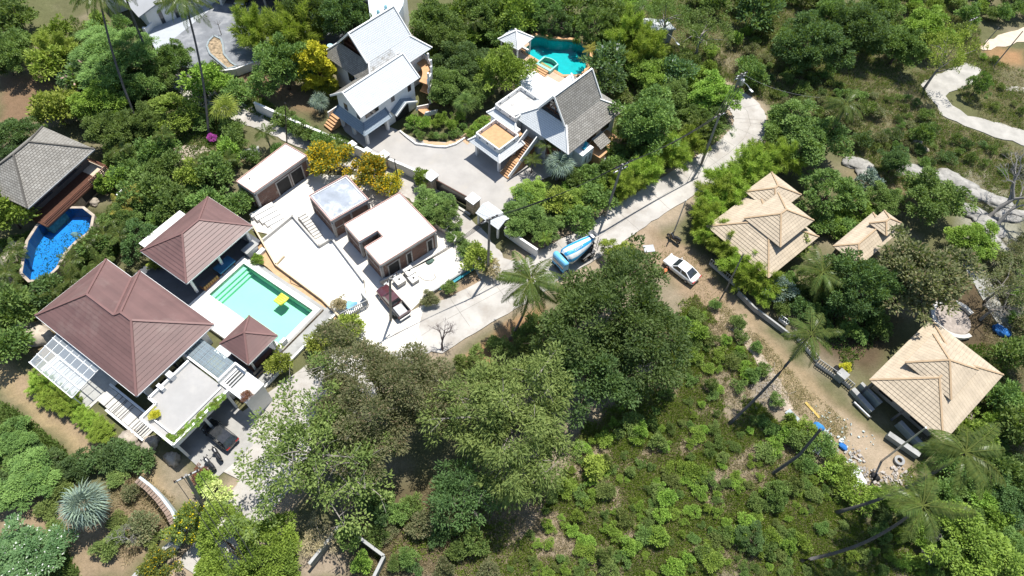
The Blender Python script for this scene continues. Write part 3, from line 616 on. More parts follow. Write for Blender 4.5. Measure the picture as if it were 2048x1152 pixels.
# ------------------------------------------------------------------ unfinished brick buildings and their yard
def walls_panels(h, poly, z0, z1, openings={}, col=.34):
    """concrete columns, ring beam and brick infill along each wall; openings[i] = list of (start, end, head)"""
    n = len(poly)
    for i in range(n):
        a, c = Vector(poly[i]), Vector(poly[(i+1) % n]); Ln = (c-a).length; d = (c-a)/Ln
        B_ = lambda nm, m, s0, s1, y0, y1, w: part(h, nm, m, lambda b: b.bar((*(a+d*s0), (y0+y1)/2), (*(a+d*s1), (y0+y1)/2), w, y1-y0))
        cuts = sorted(openings.get(i, [])); s = 0.0
        for o0, o1, hd in cuts+[(Ln, Ln, 0)]:
            if o0-s > .1:
                nseg = max(1, int((o0-s)/2.6))
                for k in range(nseg): B_('brick_panel', M_BRICK, s+(o0-s)*k/nseg+.05, s+(o0-s)*(k+1)/nseg-.05, z0, z1-.35, .16)
                for k in range(1, nseg): B_('column', M_FRAME, s+(o0-s)*k/nseg-.13, s+(o0-s)*k/nseg+.13, z0, z1-.35, .26)
            if o1 > o0:
                B_('lintel', M_FRAME, o0-.1, o1+.1, hd, hd+.2, .24); B_('brick_panel', M_BRICK, o0, o1, hd+.2, z1-.35, .15)
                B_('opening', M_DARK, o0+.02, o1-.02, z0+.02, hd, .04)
                for e in (o0, o1): B_('jamb', M_FRAME, e-.09, e+.09, z0, hd, .24)
            s = o1
        B_('tie_beam', M_FRAME, .1, Ln-.1, (z0+z1)/2-.1, (z0+z1)/2+.08, .2) if not cuts else None
        B_('ring_beam', M_FRAME, 0, Ln, z1-.36, z1-.02, .3)
        part(h, 'corner_column', M_FRAME, lambda b: b.box(a.x-col/2, a.x+col/2, a.y-col/2, a.y+col/2, z0, z1-.37))
def rim(h, poly, z, m, w=.11, hh=.12):
    for i in range(len(poly)):
        a, c = poly[i], poly[(i+1) % len(poly)]; part(h, 'roof_edge', m, lambda b: b.bar((*a, z+hh/2), (*c, z+hh/2), w, hh))
h = fthing('unfinished_building', 'unfinished brick building with white flat roof and a notch, nearest the road', 'building', FU, 4, 4)
PR = [(0, 0), (3.35, 0), (3.35, 2.67), (4.5, 2.67), (4.5, 0), (7.85, 0), (7.85, 8.35), (0, 8.35)]
ins = lambda P, d: P
part(h, 'roof_slab', M_SLAB, lambda b: b.prism([(-.05, -.05), (3.4, -.05), (3.4, 2.62), (4.45, 2.62), (4.45, -.05), (7.9, -.05), (7.9, 8.4), (-.05, 8.4)], 3.3, 3.5))
PR2 = [(.12, .12), (3.2, .12), (3.2, 2.82), (4.65, 2.82), (4.65, .12), (7.7, .12), (7.7, 8.2), (.12, 8.2)]
walls_panels(h, PR2, .03, 3.3, {5: [(.85, 2.5, 2.3), (3.6, 4.35, 2.3), (6.75, 7.6, 2.3)]}); rim(h, PR, 3.5, M_RIM)
h = fthing('unfinished_building', 'unfinished brick building with rain pooled on its flat grey roof, middle of three', 'building', FU, -4, 1.8)
PM = [(-6.75, -1), (-1.5, -1), (-1.5, 4.6), (-6.75, 4.6)]; part(h, 'roof_slab', mat('wet_screed', (.33, .36, .40), rough=.25, var=.2, scale=.6, stain=((.60, .62, .64), .35, .52), spec=.6), lambda b: b.prism(PM, 3.3, 3.48))
walls_panels(h, [(-6.6, -.85), (-1.65, -.85), (-1.65, 4.45), (-6.6, 4.45)], .03, 3.3, {}); rim(h, PM, 3.48, M_RIM); rim(h, [(-6.5, -.75), (-1.75, -.75), (-1.75, 4.35), (-6.5, 4.35)], 3.46, M_SLAB, .12, .12)
h = fthing('unfinished_building', 'narrow unfinished brick building with white sloping flat roof, farthest from the road', 'building', FL, 2, 4)
PL = [(0, 0), (3.2, 0), (4.0, 8.65), (.2, 8.55)]; part(h, 'roof_slab', M_SLAB, lambda b: b.prism(PL, 3.3, 3.5)); rim(h, PL, 3.5, M_RIM)
walls_panels(h, [(.12, .12), (3.08, .12), (3.85, 8.5), (.33, 8.4)], .03, 3.3, {1: [(3.1, 5.2, 2.5), (5.5, 7.4, 2.5)], 0: [(.7, 2.0, 2.2)]})
part(h, 'roof_drain', M_DARK, lambda b: b.lathe([(.1, 0), (.1, .1)], (1.0, 1.3, 3.5), 8))
sheet('site_slab', [tuple(FU.W(*p)[:2]) for p in [(-8.3, -3.46), (-10.5, 1), (-9.5, 6.5), (-3, 9.5), (5.2, 10.0), (8.5, 10.8), (13.0, 10.6), (13.0, 2.3), (13.6, -.5), (11.0, -4), (9.4, -3.5), (6.6, -2.03), (-1.48, -1.56), (-1.41, -3.46)]], .03, mat('site_concrete', (.66, .62, .555), var=.1, scale=.5, stain=((.52, .46, .39), .4, .55)))
sheet('yard_slab', [tuple(FU.W(*p)[:2]) for p in [(-6.65, -8.64), (-7.8, -3.7), (-1.6, -3.6), (-1.65, -1.7), (6.5, -2.1), (9.4, -3.5), (9.2, -7.0), (5.62, -7.23), (-2.35, -9.08)]], .10, M_SLAB)
sheet('forecourt', polyP([(500, 430), (522, 420), (620, 348), (700, 352), (640, 400), (590, 430), (545, 470), (505, 462)]), .024, bpy.data.materials['site_concrete'], .1)
sheet('forecourt', polyP([(738, 600), (702, 640), (690, 668), (760, 705), (850, 702), (838, 655), (850, 608), (790, 640)]), .022, bpy.data.materials['site_concrete'], .1)
kw = fthing('yard_kerb', 'stepped white kerb wall around the bright yard slab', 'wall', FU, -2, -3)
for a, c in [((-7.8, -3.6), (-1.45, -3.5)), ((-1.45, -3.5), (-1.5, -1.6)), ((-1.5, -1.6), (6.55, -2.05)), ((-6.7, -8.6), (-7.8, -3.6))]: part(kw, 'kerb', M_CONC, lambda b: b.bar((*a, .3), (*c, .3), .22, .6))
kw = fthing('sand_wall', 'cream topped low wall between the bright yard slab and orange sand strip', 'wall', FU, -2, -9)
mcr = mat('cream_wall', (.66, .53, .36), var=.1)
for a, c in [((-9.5, -8.4), (-2.35, -9.2)), ((-2.35, -9.2), (-2.9, -7.7)), ((-2.35, -9.2), (5.7, -7.4)), ((5.7, -7.4), (9.3, -7.1))]: part(kw, 'wall_length', mcr, lambda b: b.bar((*a, .22), (*c, .22), .2, .62))
st = fthing('concrete_stair', 'narrow concrete stair along the kerb beside the middle unfinished building', 'stair', FU, -5, -2.6)
for k in range(9): B(st, 'step', M_CONC, (-7.2+.48*k, -6.76+.48*k, -3.2, -2.1, .0, .75-.075*k))
st = fthing('broad_steps', 'broad white concrete steps descending from the narrow unfinished building', 'stair', FU, -8.5, -6)
for k in range(5): B(st, 'step', M_SLAB, (-11.3+.75*k, -10.6+.75*k, -7.9+.3*k, -4.6, 0, .68-.13*k))
sheet('sand_strip', polyP([(486, 466), (520, 480), (570, 512), (555, 528), (600, 562), (652, 598), (692, 630), (657, 645), (600, 592), (545, 546), (503, 512)]), .02, mat('orange_sand', (.52, .34, .19), var=.2, scale=1.2, bmp=.5), .25)
t = fthing('louvre_gate', 'grey slatted metal gate panel at the yard entrance', 'gate', FU, 9.6, -5)
for a, c, nm in [((9.35, -7.0), (9.75, -3.5), 'gate_frame')]:
    for z in (.25, 1.45): part(t, nm, M_GREYC, lambda b: b.bar((*a, z), (*c, z), .1, .12))
for k in range(16):
    u, v = 9.35+.4*k/15, -7+3.5*k/15; B(t, 'slat', mat('grey_slat', (.26, .27, .28)), (u-.03, u+.03, v-.05, v+.05, .2, 1.45))
B(t, 'side_panel', M_GREYC, (8.4, 9.5, -3.55, -3.45, .1, 1.5))
for i, (u, v, s, hh, lb) in enumerate([(9.32, 1.4, 1.15, .85, 'concrete manhole box with round hole, nearest the red pickup'), (9.05, 3.12, 1.1, .85, 'concrete manhole box with round hole, against the unfinished wall'), (10.15, 2.94, 1.0, .65, 'small broken concrete manhole box, lowest of the three')]):
    t = fthing('manhole_box', lb, 'concrete box', FU, u, v); B(t, 'chamber', M_CONC, (u-s/2, u+s/2, v-s/2, v+s/2, 0, hh-.12)); B(t, 'lid', M_SLAB, (u-s/2-.06, u+s/2+.06, v-s/2-.06, v+s/2+.06, hh-.12, hh)); part(t, 'hole', M_DARK, lambda b: b.lathe([(.15, 0), (.15, .012)], (u, v, hh), 12))
t = fthing('block_wall', 'short grey block wall beside the manhole boxes', 'wall', FU, 8, .3); part(t, 'block_course', M_GREYC, lambda b: b.bar((7.98, -.6, .4), (8.3, 1.1, .4), .22, .8))
t = fthing('site_wall', 'low retaining wall along the roadside edge of the building site', 'wall', FU, 13, 6); part(t, 'wall_length', M_GREYC, lambda b: b.bar((13.05, 2.2, .1), (13.15, 10.6, .1), .2, .7)); B(t, 'planter_box', M_CONC, (12.6, 13.6, 10.4, 11.3, 0, .9))
for k in range(4):
    tag(part(None, 'plastic_pipe', mat('blue_pvc', (.05, .34, .42), rough=.35), lambda b: b.tube([tuple(FU.W(13.3+.09*k, 4.6+.5*k, .12+.03*(k % 2))), tuple(FU.W(13.32+.09*k, 9.6+.3*k, .14+.03*(k % 2)))], .045, 6)), 'long blue plastic pipe lying along the site wall', 'pipe', 'blue pipes along the site wall')
t = fthing('retaining_wall', 'concrete retaining wall behind the unfinished building beside the lane', 'wall', FU, 6, 10.4)
for a, c in [((5.0, 10.0), (8.6, 10.9)), ((-5.5, 7.2), (.5, 9.4)), ((.5, 9.4), (5.0, 10.0)), ((8.6, 10.9), (9.0, 10.2))]: part(t, 'wall_length', M_CONC, lambda b: b.bar((*a, .5), (*c, .5), .2, 1.0))
for i, (px, py, rx, col, lb) in enumerate([(860, 524, .45, (.10, .16, .13), 'dark green crumpled tarpaulin on the site slab'), (700, 612, .75, (.22, .48, .68), 'blue plastic sheet bundled behind the slatted gate panel')]):
    o = rock('tarpaulin', px, py, rx*1.2, rx*.8, .3, lb, None, col, .5); o['category'] = 'tarpaulin'

# ------------------------------------------------------------------ white villas
def skirt(h, lo, hi, zl_, zh, mats, capm=None, step=None):
    """four sloping faces between a lower eave rectangle and the upper wall rectangle"""
    a = [(lo[0], lo[2], zl_), (lo[1], lo[2], zl_), (lo[1], lo[3], zl_), (lo[0], lo[3], zl_)]; b = [(hi[0], hi[2], zh), (hi[1], hi[2], zh), (hi[1], hi[3], zh), (hi[0], hi[3], zh)]
    for i in range(4):
        if mats[i]: face(h, 'roof_slope', mats[i], (a[i], a[(i+1) % 4], b[(i+1) % 4], b[i]), step)
    if capm: caps(h, capm, [(a[i], b[i]) for i in range(4)], .13)
def gable(h, u0, u1, v0, v1, ze, zr, m0, m1, cap, walls=None, barge=None, wm=None):
    vm = (v0+v1)/2
    face(h, 'roof_slope', m0, ((u0, v0, ze), (u1, v0, ze), (u1, vm, zr), (u0, vm, zr))); face(h, 'roof_slope', m1, ((u1, v1, ze), (u0, v1, ze), (u0, vm, zr), (u1, vm, zr)))
    caps(h, cap, [((u0, vm, zr), (u1, vm, zr))], .14)
    if barge:
        for u in (u0, u1):
            for v in (v0, v1): part(h, 'barge_board', barge, lambda b: b.bar((u, v, ze), (u, vm, zr+.08), .14, .26))
    if walls:
        for u in (u0+walls, u1-walls): part(h, 'gable_wall', wm or M_WHITE, lambda b: b.add([(u-.08, v0+.5, ze), (u-.08, v1-.5, ze), (u-.08, vm, zr-.3), (u+.08, v0+.5, ze), (u+.08, v1-.5, ze), (u+.08, vm, zr-.3)], [(0, 2, 1), (3, 4, 5), (0, 1, 4, 3), (1, 2, 5, 4), (2, 0, 3, 5)]))
h = fthing('white_villa', 'white villa with steep white tiled roofs and blue grey skirt roof, left one', 'house', FV2, 7, 6)
gable(h, .1, 11.2, -.1, 6.2, 5.5, 7.9, M_WTILE, M_SHING, M_WHITE, .7, M_WHITE)
B(h, 'wall', M_WHITE, (.75, 10.6, .55, 5.6, 3.0, 5.55)); B(h, 'wall', M_WHITE, (4.8, 10.6, .55, 5.6, 0, 3.0))
skirt(h, (-.35, 4.8, -.75, 5.9), (.75, 4.8, .55, 5.6), 2.75, 3.7, (M_BTILE, None, None, M_BTILE), M_BTILE)
for u, v in ((.6, .2), (.6, 3.0), (.6, 5.4), (4.5, .2)): B(h, 'pillar', M_WHITE, (u-.2, u+.2, v-.2, v+.2, 0, 3.0))
for x0, x1, z0, z1 in ((1.3, 3.7, 4.1, 4.9), (6.1, 6.7, 3.9, 4.9), (9.3, 9.9, 3.7, 4.8)): window(h, x0, x1, .55, .55, z0, z1, M_DWOOD)
window(h, .75, .75, 1.1, 1.7, 3.9, 4.9, M_DWOOD); window(h, .75, .75, 3.6, 4.3, 3.9, 5.0, M_DWOOD)
face(h, 'porch_slope', M_BTILE, ((5.65, -.7, 2.4), (5.65, 1.2, 2.4), (7.7, 1.2, 3.5), (7.7, -.7, 3.5))); face(h, 'porch_slope', M_BTILE, ((9.7, 1.2, 2.4), (9.7, -.7, 2.4), (7.7, -.7, 3.5), (7.7, 1.2, 3.5)))
for a, c in (((5.6, -.75, 2.42), (7.7, -.75, 3.55)), ((7.7, -.75, 3.55), (9.75, -.75, 2.42))): part(h, 'barge_board', M_WHITE, lambda b: b.bar(a, c, .14, .24))
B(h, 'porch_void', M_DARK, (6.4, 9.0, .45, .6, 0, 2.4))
gable(h, 6.3, 14.7, 5.0, 11.2, 8, 11.2, M_WTILE, M_SHING, M_WHITE, 1.3, M_WHITE, M_DWOOD)  # gable walls coloured dark to paint in the shadow of the open, recessed ends
skirt(h, (4.7, 16.7, 2.85, 13.4), (6.6, 14.5, 5.0, 11.2), 5.9, 8.0, (None, M_SHING, M_SHING, M_SHING), M_WHITE)
face(h, 'roof_slope', M_WTILE, ((10.8, 2.85, 5.9), (16.7, 2.85, 5.9), (14.5, 5.0, 8.0), (10.8, 5.0, 8.0))); face(h, 'roof_slope', M_WMIX, ((4.7, 2.85, 5.9), (10.8, 2.85, 5.9), (10.8, 5.0, 8.0), (6.6, 5.0, 8.0)))
B(h, 'wall', M_WHITE, (5.7, 15.6, 5.65, 12.4, 0, 5.9)); B(h, 'wall', M_WHITE, (10.65, 15.6, 3.9, 5.65, 0, 5.9)); B(h, 'upper_wall', M_DWOOD, (7.1, 13.9, 5.5, 10.7, 6, 8.2)); B(h, 'red_door', mat('red_door', (.20, .035, .03)), (5.6, 5.72, 6.2, 7.2, 1.5, 4.6))
window(h, 15.6, 15.6, 4.5, 6.2, 3.5, 5.2, M_WHITE); window(h, 11.2, 12.8, 3.9, 3.9, 3.4, 5.2, M_WHITE); window(h, 5.7, 5.7, 7.8, 9.2, 3.0, 4.8, M_DWOOD)
st = fthing('entry_steps', 'orange tiled steps beside the wall of the left white villa', 'stair', FV2, 0, 6.7)
for k in range(4): B(st, 'step', M_ORANGE, (-1.4+.38*k, -1.04+.38*k, 5.7, 7.4, 0, .25+.25*k))
B(st, 'landing', M_ORANGE, (.12, 1.4, 5.75, 7.4, 0, 1.25)); B(st, 'side_wall', M_WHITE, (-.2, 1.5, 7.4, 7.55, 0, 1.8))
st = fthing('curved_stair', 'white curved stair and balconies wrapping the right end of the left white villa', 'stair', FV2, 13, 1)
CC = (10.9, 4.2)
def arcwall(b, r, a0, a1, z0, z1, hh, w=.16, n=14, c=CC):
    for i in range(n):
        t0, t1 = R_(a0+(a1-a0)*i/n), R_(a0+(a1-a0)*(i+1)/n); y0, y1 = z0+(z1-z0)*i/n, z0+(z1-z0)*(i+1)/n
        v = []
        for t_, y in ((t0, y0), (t1, y1)):
            for rr in (r-w/2, r+w/2):
                for q_ in (y, y+hh): v.append((c[0]+rr*math.cos(t_), c[1]+rr*math.sin(t_), q_))
        b.add(v, [(0, 1, 3, 2), (5, 4, 6, 7), (0, 4, 5, 1), (3, 7, 6, 2), (1, 5, 7, 3), (4, 0, 2, 6)])
for z0, r in ((4.0, 4.9), (2.3, 4.9), (.9, 4.9)): part(st, 'curved_parapet', M_WHITE, lambda b: arcwall(b, r, -75, 10, z0, z0+.2, .75))
for z0 in (3.8, 2.1): part(st, 'balcony_floor', M_ORANGE, lambda b: [arcwall(b, 4.2, -75, 10, z0, z0, .15, 1.4)])
for k in range(6): B(st, 'step', M_ORANGE, (9.4+.32*k, 9.72+.32*k, -2.6+.1*k, -1.1, 0, 1.3-.2*k))
for v in (-2.75, -1.0): part(st, 'stair_wall', M_WHITE, lambda b: b.bar((9.3, v+.1, 1.5), (11.6, v, .5), .16, .7))
for k in range(5): t_ = R_(-70+17*k); part(st, 'column', M_WHITE, lambda b: b.lathe([(.16, 0), (.16, 5.7)], (CC[0]+4.9*math.cos(t_), CC[1]+4.9*math.sin(t_), 0), 8))
h = fthing('white_villa', 'white villa with steep weathered grey shingle roof and outside stair, right one', 'house', FV1, 3, 2.4)
gable(h, -.35, 7.4, -.05, 4.75, 7, 10.6, M_SHING2, M_WTILE, M_WHITE, 1.1, M_WHITE, M_DWOOD)
skirt(h, (-2.3, 10.2, -2.6, 7.6), (0, 7.1, 0, 4.7), 5, 7, (M_SHING2, M_SHING2, M_WTILE, M_WTILE), M_WHITE)
B(h, 'wall', M_WHITE, (-1.3, 9.2, -1.7, 6.6, 0, 5.1)); B(h, 'gable_window', M_GLASS, (.42, .50, 1.3, 3.4, 7.4, 8.9))
for a, c in (((.38, 1.2, 7.3), (.38, 2.35, 9.5)), ((.38, 2.35, 9.5), (.38, 3.5, 7.3)), ((.38, 2.35, 7.2), (.38, 2.35, 9.4)), ((.38, .6, 7.5), (.38, 4.1, 7.5))): part(h, 'truss_bar', M_DWOOD, lambda b: b.bar(a, c, .1, .12))
B(h, 'wood_wall', mat('red_wood', (.22, .075, .04), var=.2), (-1.42, -1.32, -1.6, 1.9, 1.0, 4.6)); window(h, 3, 5, -1.7, -1.7, 2.4, 4.4, M_DWOOD); window(h, 6.2, 8, -1.7, -1.7, 2.4, 4.4, M_DWOOD)
B(h, 'terrace_block', M_WHITE, (-2.7, 2.4, 6.75, 10.4, 0, 4.9)); B(h, 'terrace_floor', mat('stained_terrace', (.56, .54, .50), stain=((.3, .29, .28), .7, .5)), (-2.6, 2.3, 6.85, 10.3, 4.9, 4.96))
def parapet(h, u0, u1, v0, v1, z0, z1, sides='abcd', holes=True):
    sg = {'a': ((u0, v0), (u1, v0)), 'b': ((u1, v0), (u1, v1)), 'c': ((u1, v1), (u0, v1)), 'd': ((u0, v1), (u0, v0))}
    for k in sides:
        a, c = sg[k]; o = part(h, 'parapet', M_WHITE, lambda b: b.bar((*a, (z0+z1)/2), (*c, (z0+z1)/2), .18, z1-z0))
        if holes:
            Ln = math.dist(a, c); nn = max(2, int(Ln/1.3))
            for i in range(nn):
                f = (i+.5)/nn; x, y = a[0]+(c[0]-a[0])*f, a[1]+(c[1]-a[1])*f; dx, dy = (c[0]-a[0])/Ln*.13, (c[1]-a[1])/Ln*.13
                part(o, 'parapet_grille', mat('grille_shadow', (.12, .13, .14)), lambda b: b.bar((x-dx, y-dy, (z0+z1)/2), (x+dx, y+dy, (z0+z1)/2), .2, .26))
parapet(h, -2.75, 2.4, 6.65, 10.45, 4.9, 5.6, 'bcd'); parapet(h, -2.75, .2, 6.65, 10.45, 4.9, 5.6, 'a')
skirt(h, (-3.8, 2.4, 5.4, 11.2), (-2.82, 2.4, 6.6, 10.5), 4.2, 4.75, (None, None, M_WTILE, M_WTILE), M_WHITE)
B(h, 'balcony_block', M_WHITE, (-7.5, -3.8, 5.15, 9.2, 2.9, 3.6)); B(h, 'balcony_floor', M_ORANGE, (-7.5, -2.7, 5.15, 9.2, 3.6, 3.66)); B(h, 'wall', M_WHITE, (-3.7, -2.75, 5.6, 10.4, 0, 4.2)); B(h, 'balcony_door', M_DWOOD, (-3.78, -3.68, 6.5, 7.5, 3.66, 4.15))
parapet(h, -7.65, -3.8, 5.0, 9.35, 3.5, 4.3); skirt(h, (-8.5, -3.4, 4.1, 10.2), (-7.75, -3.7, 4.9, 9.45), 2.85, 3.5, (M_WTILE, None, M_WTILE, M_WTILE), M_WHITE)
for u, v in ((-7.6, 5.0), (-7.6, 9.3), (-4.2, 5.0), (-4.2, 9.3)): B(h, 'pillar', M_WHITE, (u-.18, u+.18, v-.18, v+.18, 0, 2.9))
B(h, 'annex', M_WHITE, (.1, 2.5, -3.35, -1.75, .9, 3.5)); 
for u in (.75, 1.6): window(h, u, u+.4, -3.35, -3.35, 1.6, 3.0, M_GUT)
B(h, 'annex_base', mat('red_brick_base', (.2, .06, .04)), (.3, 2.3, -3.15, -1.75, 0, .9)); face(h, 'lean_to_roof', M_SHING2, ((3.1, -4.2, 3.2), (5.3, -4.2, 3.2), (5.3, -2.4, 4.0), (3.1, -2.4, 4.0))); B(h, 'rear_terrace', M_ORANGE, (2.6, 7.6, -4.6, -1.75, 0, 2.2))
B(h, 'lower_block', M_WHITE, (4.9, 9.0, 8.2, 13.6, 0, 2.3)); B(h, 'lower_roof', mat('white_membrane', (.66, .68, .70), var=.05), (4.8, 9.1, 7.7, 13.7, 2.3, 2.5)); B(h, 'lower_roof', M_WHITE, (2.45, 4.8, 7.7, 11.5, 2.0, 2.4))
t = fthing('deck_chair', 'blue deck chair on the small flat roof of the right white villa', 'chair', FV1, 1.4, -2.5); mbl = mat('blue_canvas', (.04, .32, .45)); part(t, 'seat', mbl, lambda b: b.bar((1.0, -2.6, 3.75), (1.6, -2.5, 3.7), .5, .05)); part(t, 'backrest', mbl, lambda b: b.bar((1.6, -2.5, 3.72), (1.85, -2.45, 4.3), .5, .05)); B(t, 'leg', M_DWOOD, (1.05, 1.1, -2.8, -2.4, 3.5, 3.75), (1.6, 1.65, -2.7, -2.3, 3.5, 3.72))
st = fthing('outside_stair', 'outside stair with orange treads and white walls rising from the paved court', 'stair', FV1, -6, 3.8)
for k in range(7): B(st, 'step', M_ORANGE, (-7.85+.3*k, -7.53+.3*k, 3.0, 4.55, 0, .2+.2*k))
B(st, 'landing', M_ORANGE, (-5.74, -4.9, 3.0, 4.7, 0, 1.5))
for k in range(9): B(st, 'step', mat('brown_tread', (.30, .17, .09)), (-4.88+.3*k, -4.6+.3*k, 3.0+.03*k, 4.6, 0, 1.7+.2*k))
for v in (2.88, 4.72): part(st, 'stair_wall', M_WHITE, lambda b: b.bar((-5.6, v, 2.0), (-2.2, v, 4.2), .16, .9))
part(st, 'stair_wall', M_WHITE, lambda b: b.bar((-7.8, 2.9, .5), (-5.6, 2.9, 1.9), .14, .7))
# villa court paving, brick walk and garden edging
sheet('court_paving', polyP([(690, 262), (735, 300), (800, 330), (865, 362), (945, 410), (1000, 440), (1035, 400), (1060, 370), (1105, 350), (1090, 300), (1040, 290), (940, 262), (900, 285), (840, 282), (800, 262), (770, 250), (735, 262), (670, 225)]), .02, mat('court_concrete', (.375, .355, .33), var=.12, scale=.35, stain=((.38, .35, .31), .25, .55)))
sheet('brick_walk', polyP([(845, 280), (890, 286), (925, 272), (950, 250), (975, 232), (985, 240), (962, 262), (945, 276), (935, 290), (925, 282), (890, 292), (850, 288)]), .035, mat('brick_walk', (.50, .34, .21), var=.2, scale=4, bmp=.4))
t = thing('garden_kerb', 'wavy white kerb edging the planted bed of the villa court', 'kerb', G(850, 285)); bb = MB()
pts = [G(*p, .15) for p in [(800, 262), (815, 275), (832, 288), (850, 290), (870, 293), (892, 294), (912, 288), (930, 276)]]
for i in range(len(pts)-1): a, c = pts[i]-t.location, pts[i+1]-t.location; part(t, 'kerb_stone', M_WHITE, lambda b: b.bar(a, c, .2, .3))
# pool of the right villa
pt = pool('swimming_pool', 'curved two lobed teal swimming pool with orange coping behind the right white villa', P_V, 1.0, 1.9, M_PTEAL, W_DTEAL, M_ORANGE, .5, FP, None, .28)
part(pt, 'shallow_ledge', M_PTEAL, lambda b: b.prism([(3.2, 1.2), (9, 1.2), (9, 5), (5, 7)], -.88, -.45))
fbox(FP, 'pool_terrace', mat('pink_terrace', (.50, .36, .26), var=.12), (-.8, 3.0, -1.9, -.4, .0, .98), (5.9, 9.0, -2.2, -.75, 0, .98), (3.0, 5.9, -3.2, -1.62, 0, .98), (-3.8, -.8, -3.4, 2.2, 0, .98)); fbox(FP, 'pool_terrace', M_SLAB, (-.8, 3.0, -5.2, -1.9, 0, .97), (3.0, 5.9, -5.2, -3.2, 0, .97), (5.9, 9, -5, -2.2, 0, .97))
t = fthing('spa_tub', 'raised turquoise spa tub with cream rim and orange steps at the teal pool', 'spa', FP, 4.4, -.4)
SP = [(3.05, -1.55), (5.85, -1.55), (5.9, .6)]+[(5.9-.35*k, .6+.42*math.sin(math.pi*k/8)) for k in range(1, 8)]+[(3.05, .6)]
zc = (sum(x for x, y in SP)/len(SP), sum(y for x, y in SP)/len(SP)); IN = [(zc[0]+(x-zc[0])*.84, zc[1]+(y-zc[1])*.8) for x, y in SP]
bb = MB(); n = len(SP)
bb.v = [(x, y, .2) for x, y in SP]+[(x, y, 1.5) for x, y in SP]+[(x, y, 1.5) for x, y in IN]+[(x, y, .7) for x, y in IN]
for i in range(n):
    j = (i+1) % n; bb.f += [(i, j, n+j, n+i), (n+i, n+j, 2*n+j, 2*n+i), (2*n+i, 2*n+j, 3*n+j, 3*n+i)]
bb.f.append(tuple(3*n+i for i in range(n))); bb.obj('tub_shell', mat('turq_tile', (.30, .62, .54), rough=.4), t)
bb = MB(); bb.add([(x, y, 1.38) for x, y in IN], [tuple(range(n))]); bb.obj('water_surface', W_TEAL, t)
for k in range(3): B(t, 'step', M_ORANGE, (3.2, 5.6, -1.95-.35*k, -1.6-.35*k, .98, 1.4-.14*k))
h = thing('pool_pavilion', 'small open pavilion with white pyramid roof at the teal pool', 'pavilion', FP.W(-2.2, -.6), FP.a); c0 = [FP.L(990+x/8.533, 30+y/8.533, 3.6) for x, y in ((110, 385), (350, 235), (595, 390), (375, 555))]
cxm, cym = sum(p[0] for p in c0)/4, sum(p[1] for p in c0)/4; OFF[h.name] = Vector((cxm, cym, 0)); h.location = FP.W(cxm, cym); s_ = 2.0
hip(h, cxm-s_, cxm+s_, cym-s_, cym+s_, 3.5, .7, M_WTILE, None, M_WHITE, None)
for u in (-1.6, 1.6):
    for v in (-1.6, 1.6): part(h, 'column', M_WHITE, lambda b: b.lathe([(.14, 0), (.14, 3.45)], (cxm+u, cym+v, 0), 8))
B(h, 'bench', M_WHITE, (cxm-1.6, cxm+1.6, cym+1.3, cym+1.6, .6, 1.3))

# ------------------------------------------------------------------ boundary wall of the villas, piers, gate, gatehouse
def wallrun(name, label, px, z, m, w=.22, cap=None, capw=.34, cat='wall', pts=None, base=0.0):
    P = pts or [G(a, c, z) for a, c in px]; o0 = P[0].copy(); o0.z = 0
    t = thing(name, label, cat, o0)
    for i in range(len(P)-1):
        a, c = P[i]-o0, P[i+1]-o0; part(t, 'wall_length', m, lambda b: b.bar((a.x, a.y, (z+base)/2), (c.x, c.y, (z+base)/2), w, z-base))
        if cap: part(t, 'wall_cap', cap, lambda b: b.bar((a.x, a.y, z+.04), (c.x, c.y, z+.04), capw, .1))
    return t
wallrun('boundary_wall', 'long white boundary wall between the lane and the villa court', [(508, 205), (600, 247), (655, 270), (705, 291), (735, 304), (768, 314), (815, 334), (862, 355)], 1.7, M_WHITE, .22, M_WHITE, .36)
for i, (px, py, s, hh, m, lb) in enumerate([(704, 289, .8, 1.9, M_WHITE, 'white wall pier with flat cap, farther of the close pair on the boundary wall'), (734, 302, .8, 1.9, M_WHITE, 'white wall pier with flat cap, nearer of the close pair on the boundary wall'), (768, 310, 1.0, 2.2, M_STONE, 'stone faced wall pier with white cap midway along the boundary wall'), (862, 352, 1.3, 2.3, M_STONE, 'stone faced gate pier with white cap at the upper end of the sliding gate'), (946, 398, 1.3, 2.3, M_STONE, 'stone faced gate pier with white cap at the lower end of the sliding gate')]):
    g = G(px, py, hh); g.z = 0; t = thing('wall_pier', lb, 'pier', g, R_(-38)); B(t, 'shaft', m, (-s/2, s/2, -s/2, s/2, 0, hh)); B(t, 'cap', M_WHITE, (-s/2-.12, s/2+.12, -s/2-.12, s/2+.12, hh, hh+.14)); 
t = wallrun('sliding_gate', 'long dark sliding gate between two stone piers', [(872, 360), (936, 395)], 1.9, M_BLACK, .08, M_DWOOD, .14, 'gate'); wallrun('gate_track_kerb', 'low kerb in front of the dark sliding gate', [(889, 397), (940, 428)], .25, M_CONC, .3, None, 0, 'kerb')
g = G(985, 430, 2.6); g.z = 0; h = thing('gatehouse', 'little roofed gate shelter with white tiles at the lane mouth', 'shelter', g, R_(-38))
face(h, 'roof_slope', M_WTILE, ((-2.0, -1.1, 2.3), (2.0, -1.1, 2.3), (2.0, .3, 3.0), (-2.0, .3, 3.0))); face(h, 'roof_slope', M_WTILE, ((2.0, 1.4, 2.4), (-2.0, 1.4, 2.4), (-2.0, .3, 3.0), (2.0, .3, 3.0)))
for u in (-1.7, 1.7):
    for v in (-.8, 1.1): B(h, 'post', M_WHITE, (u-.12, u+.12, v-.12, v+.12, 0, 2.4))
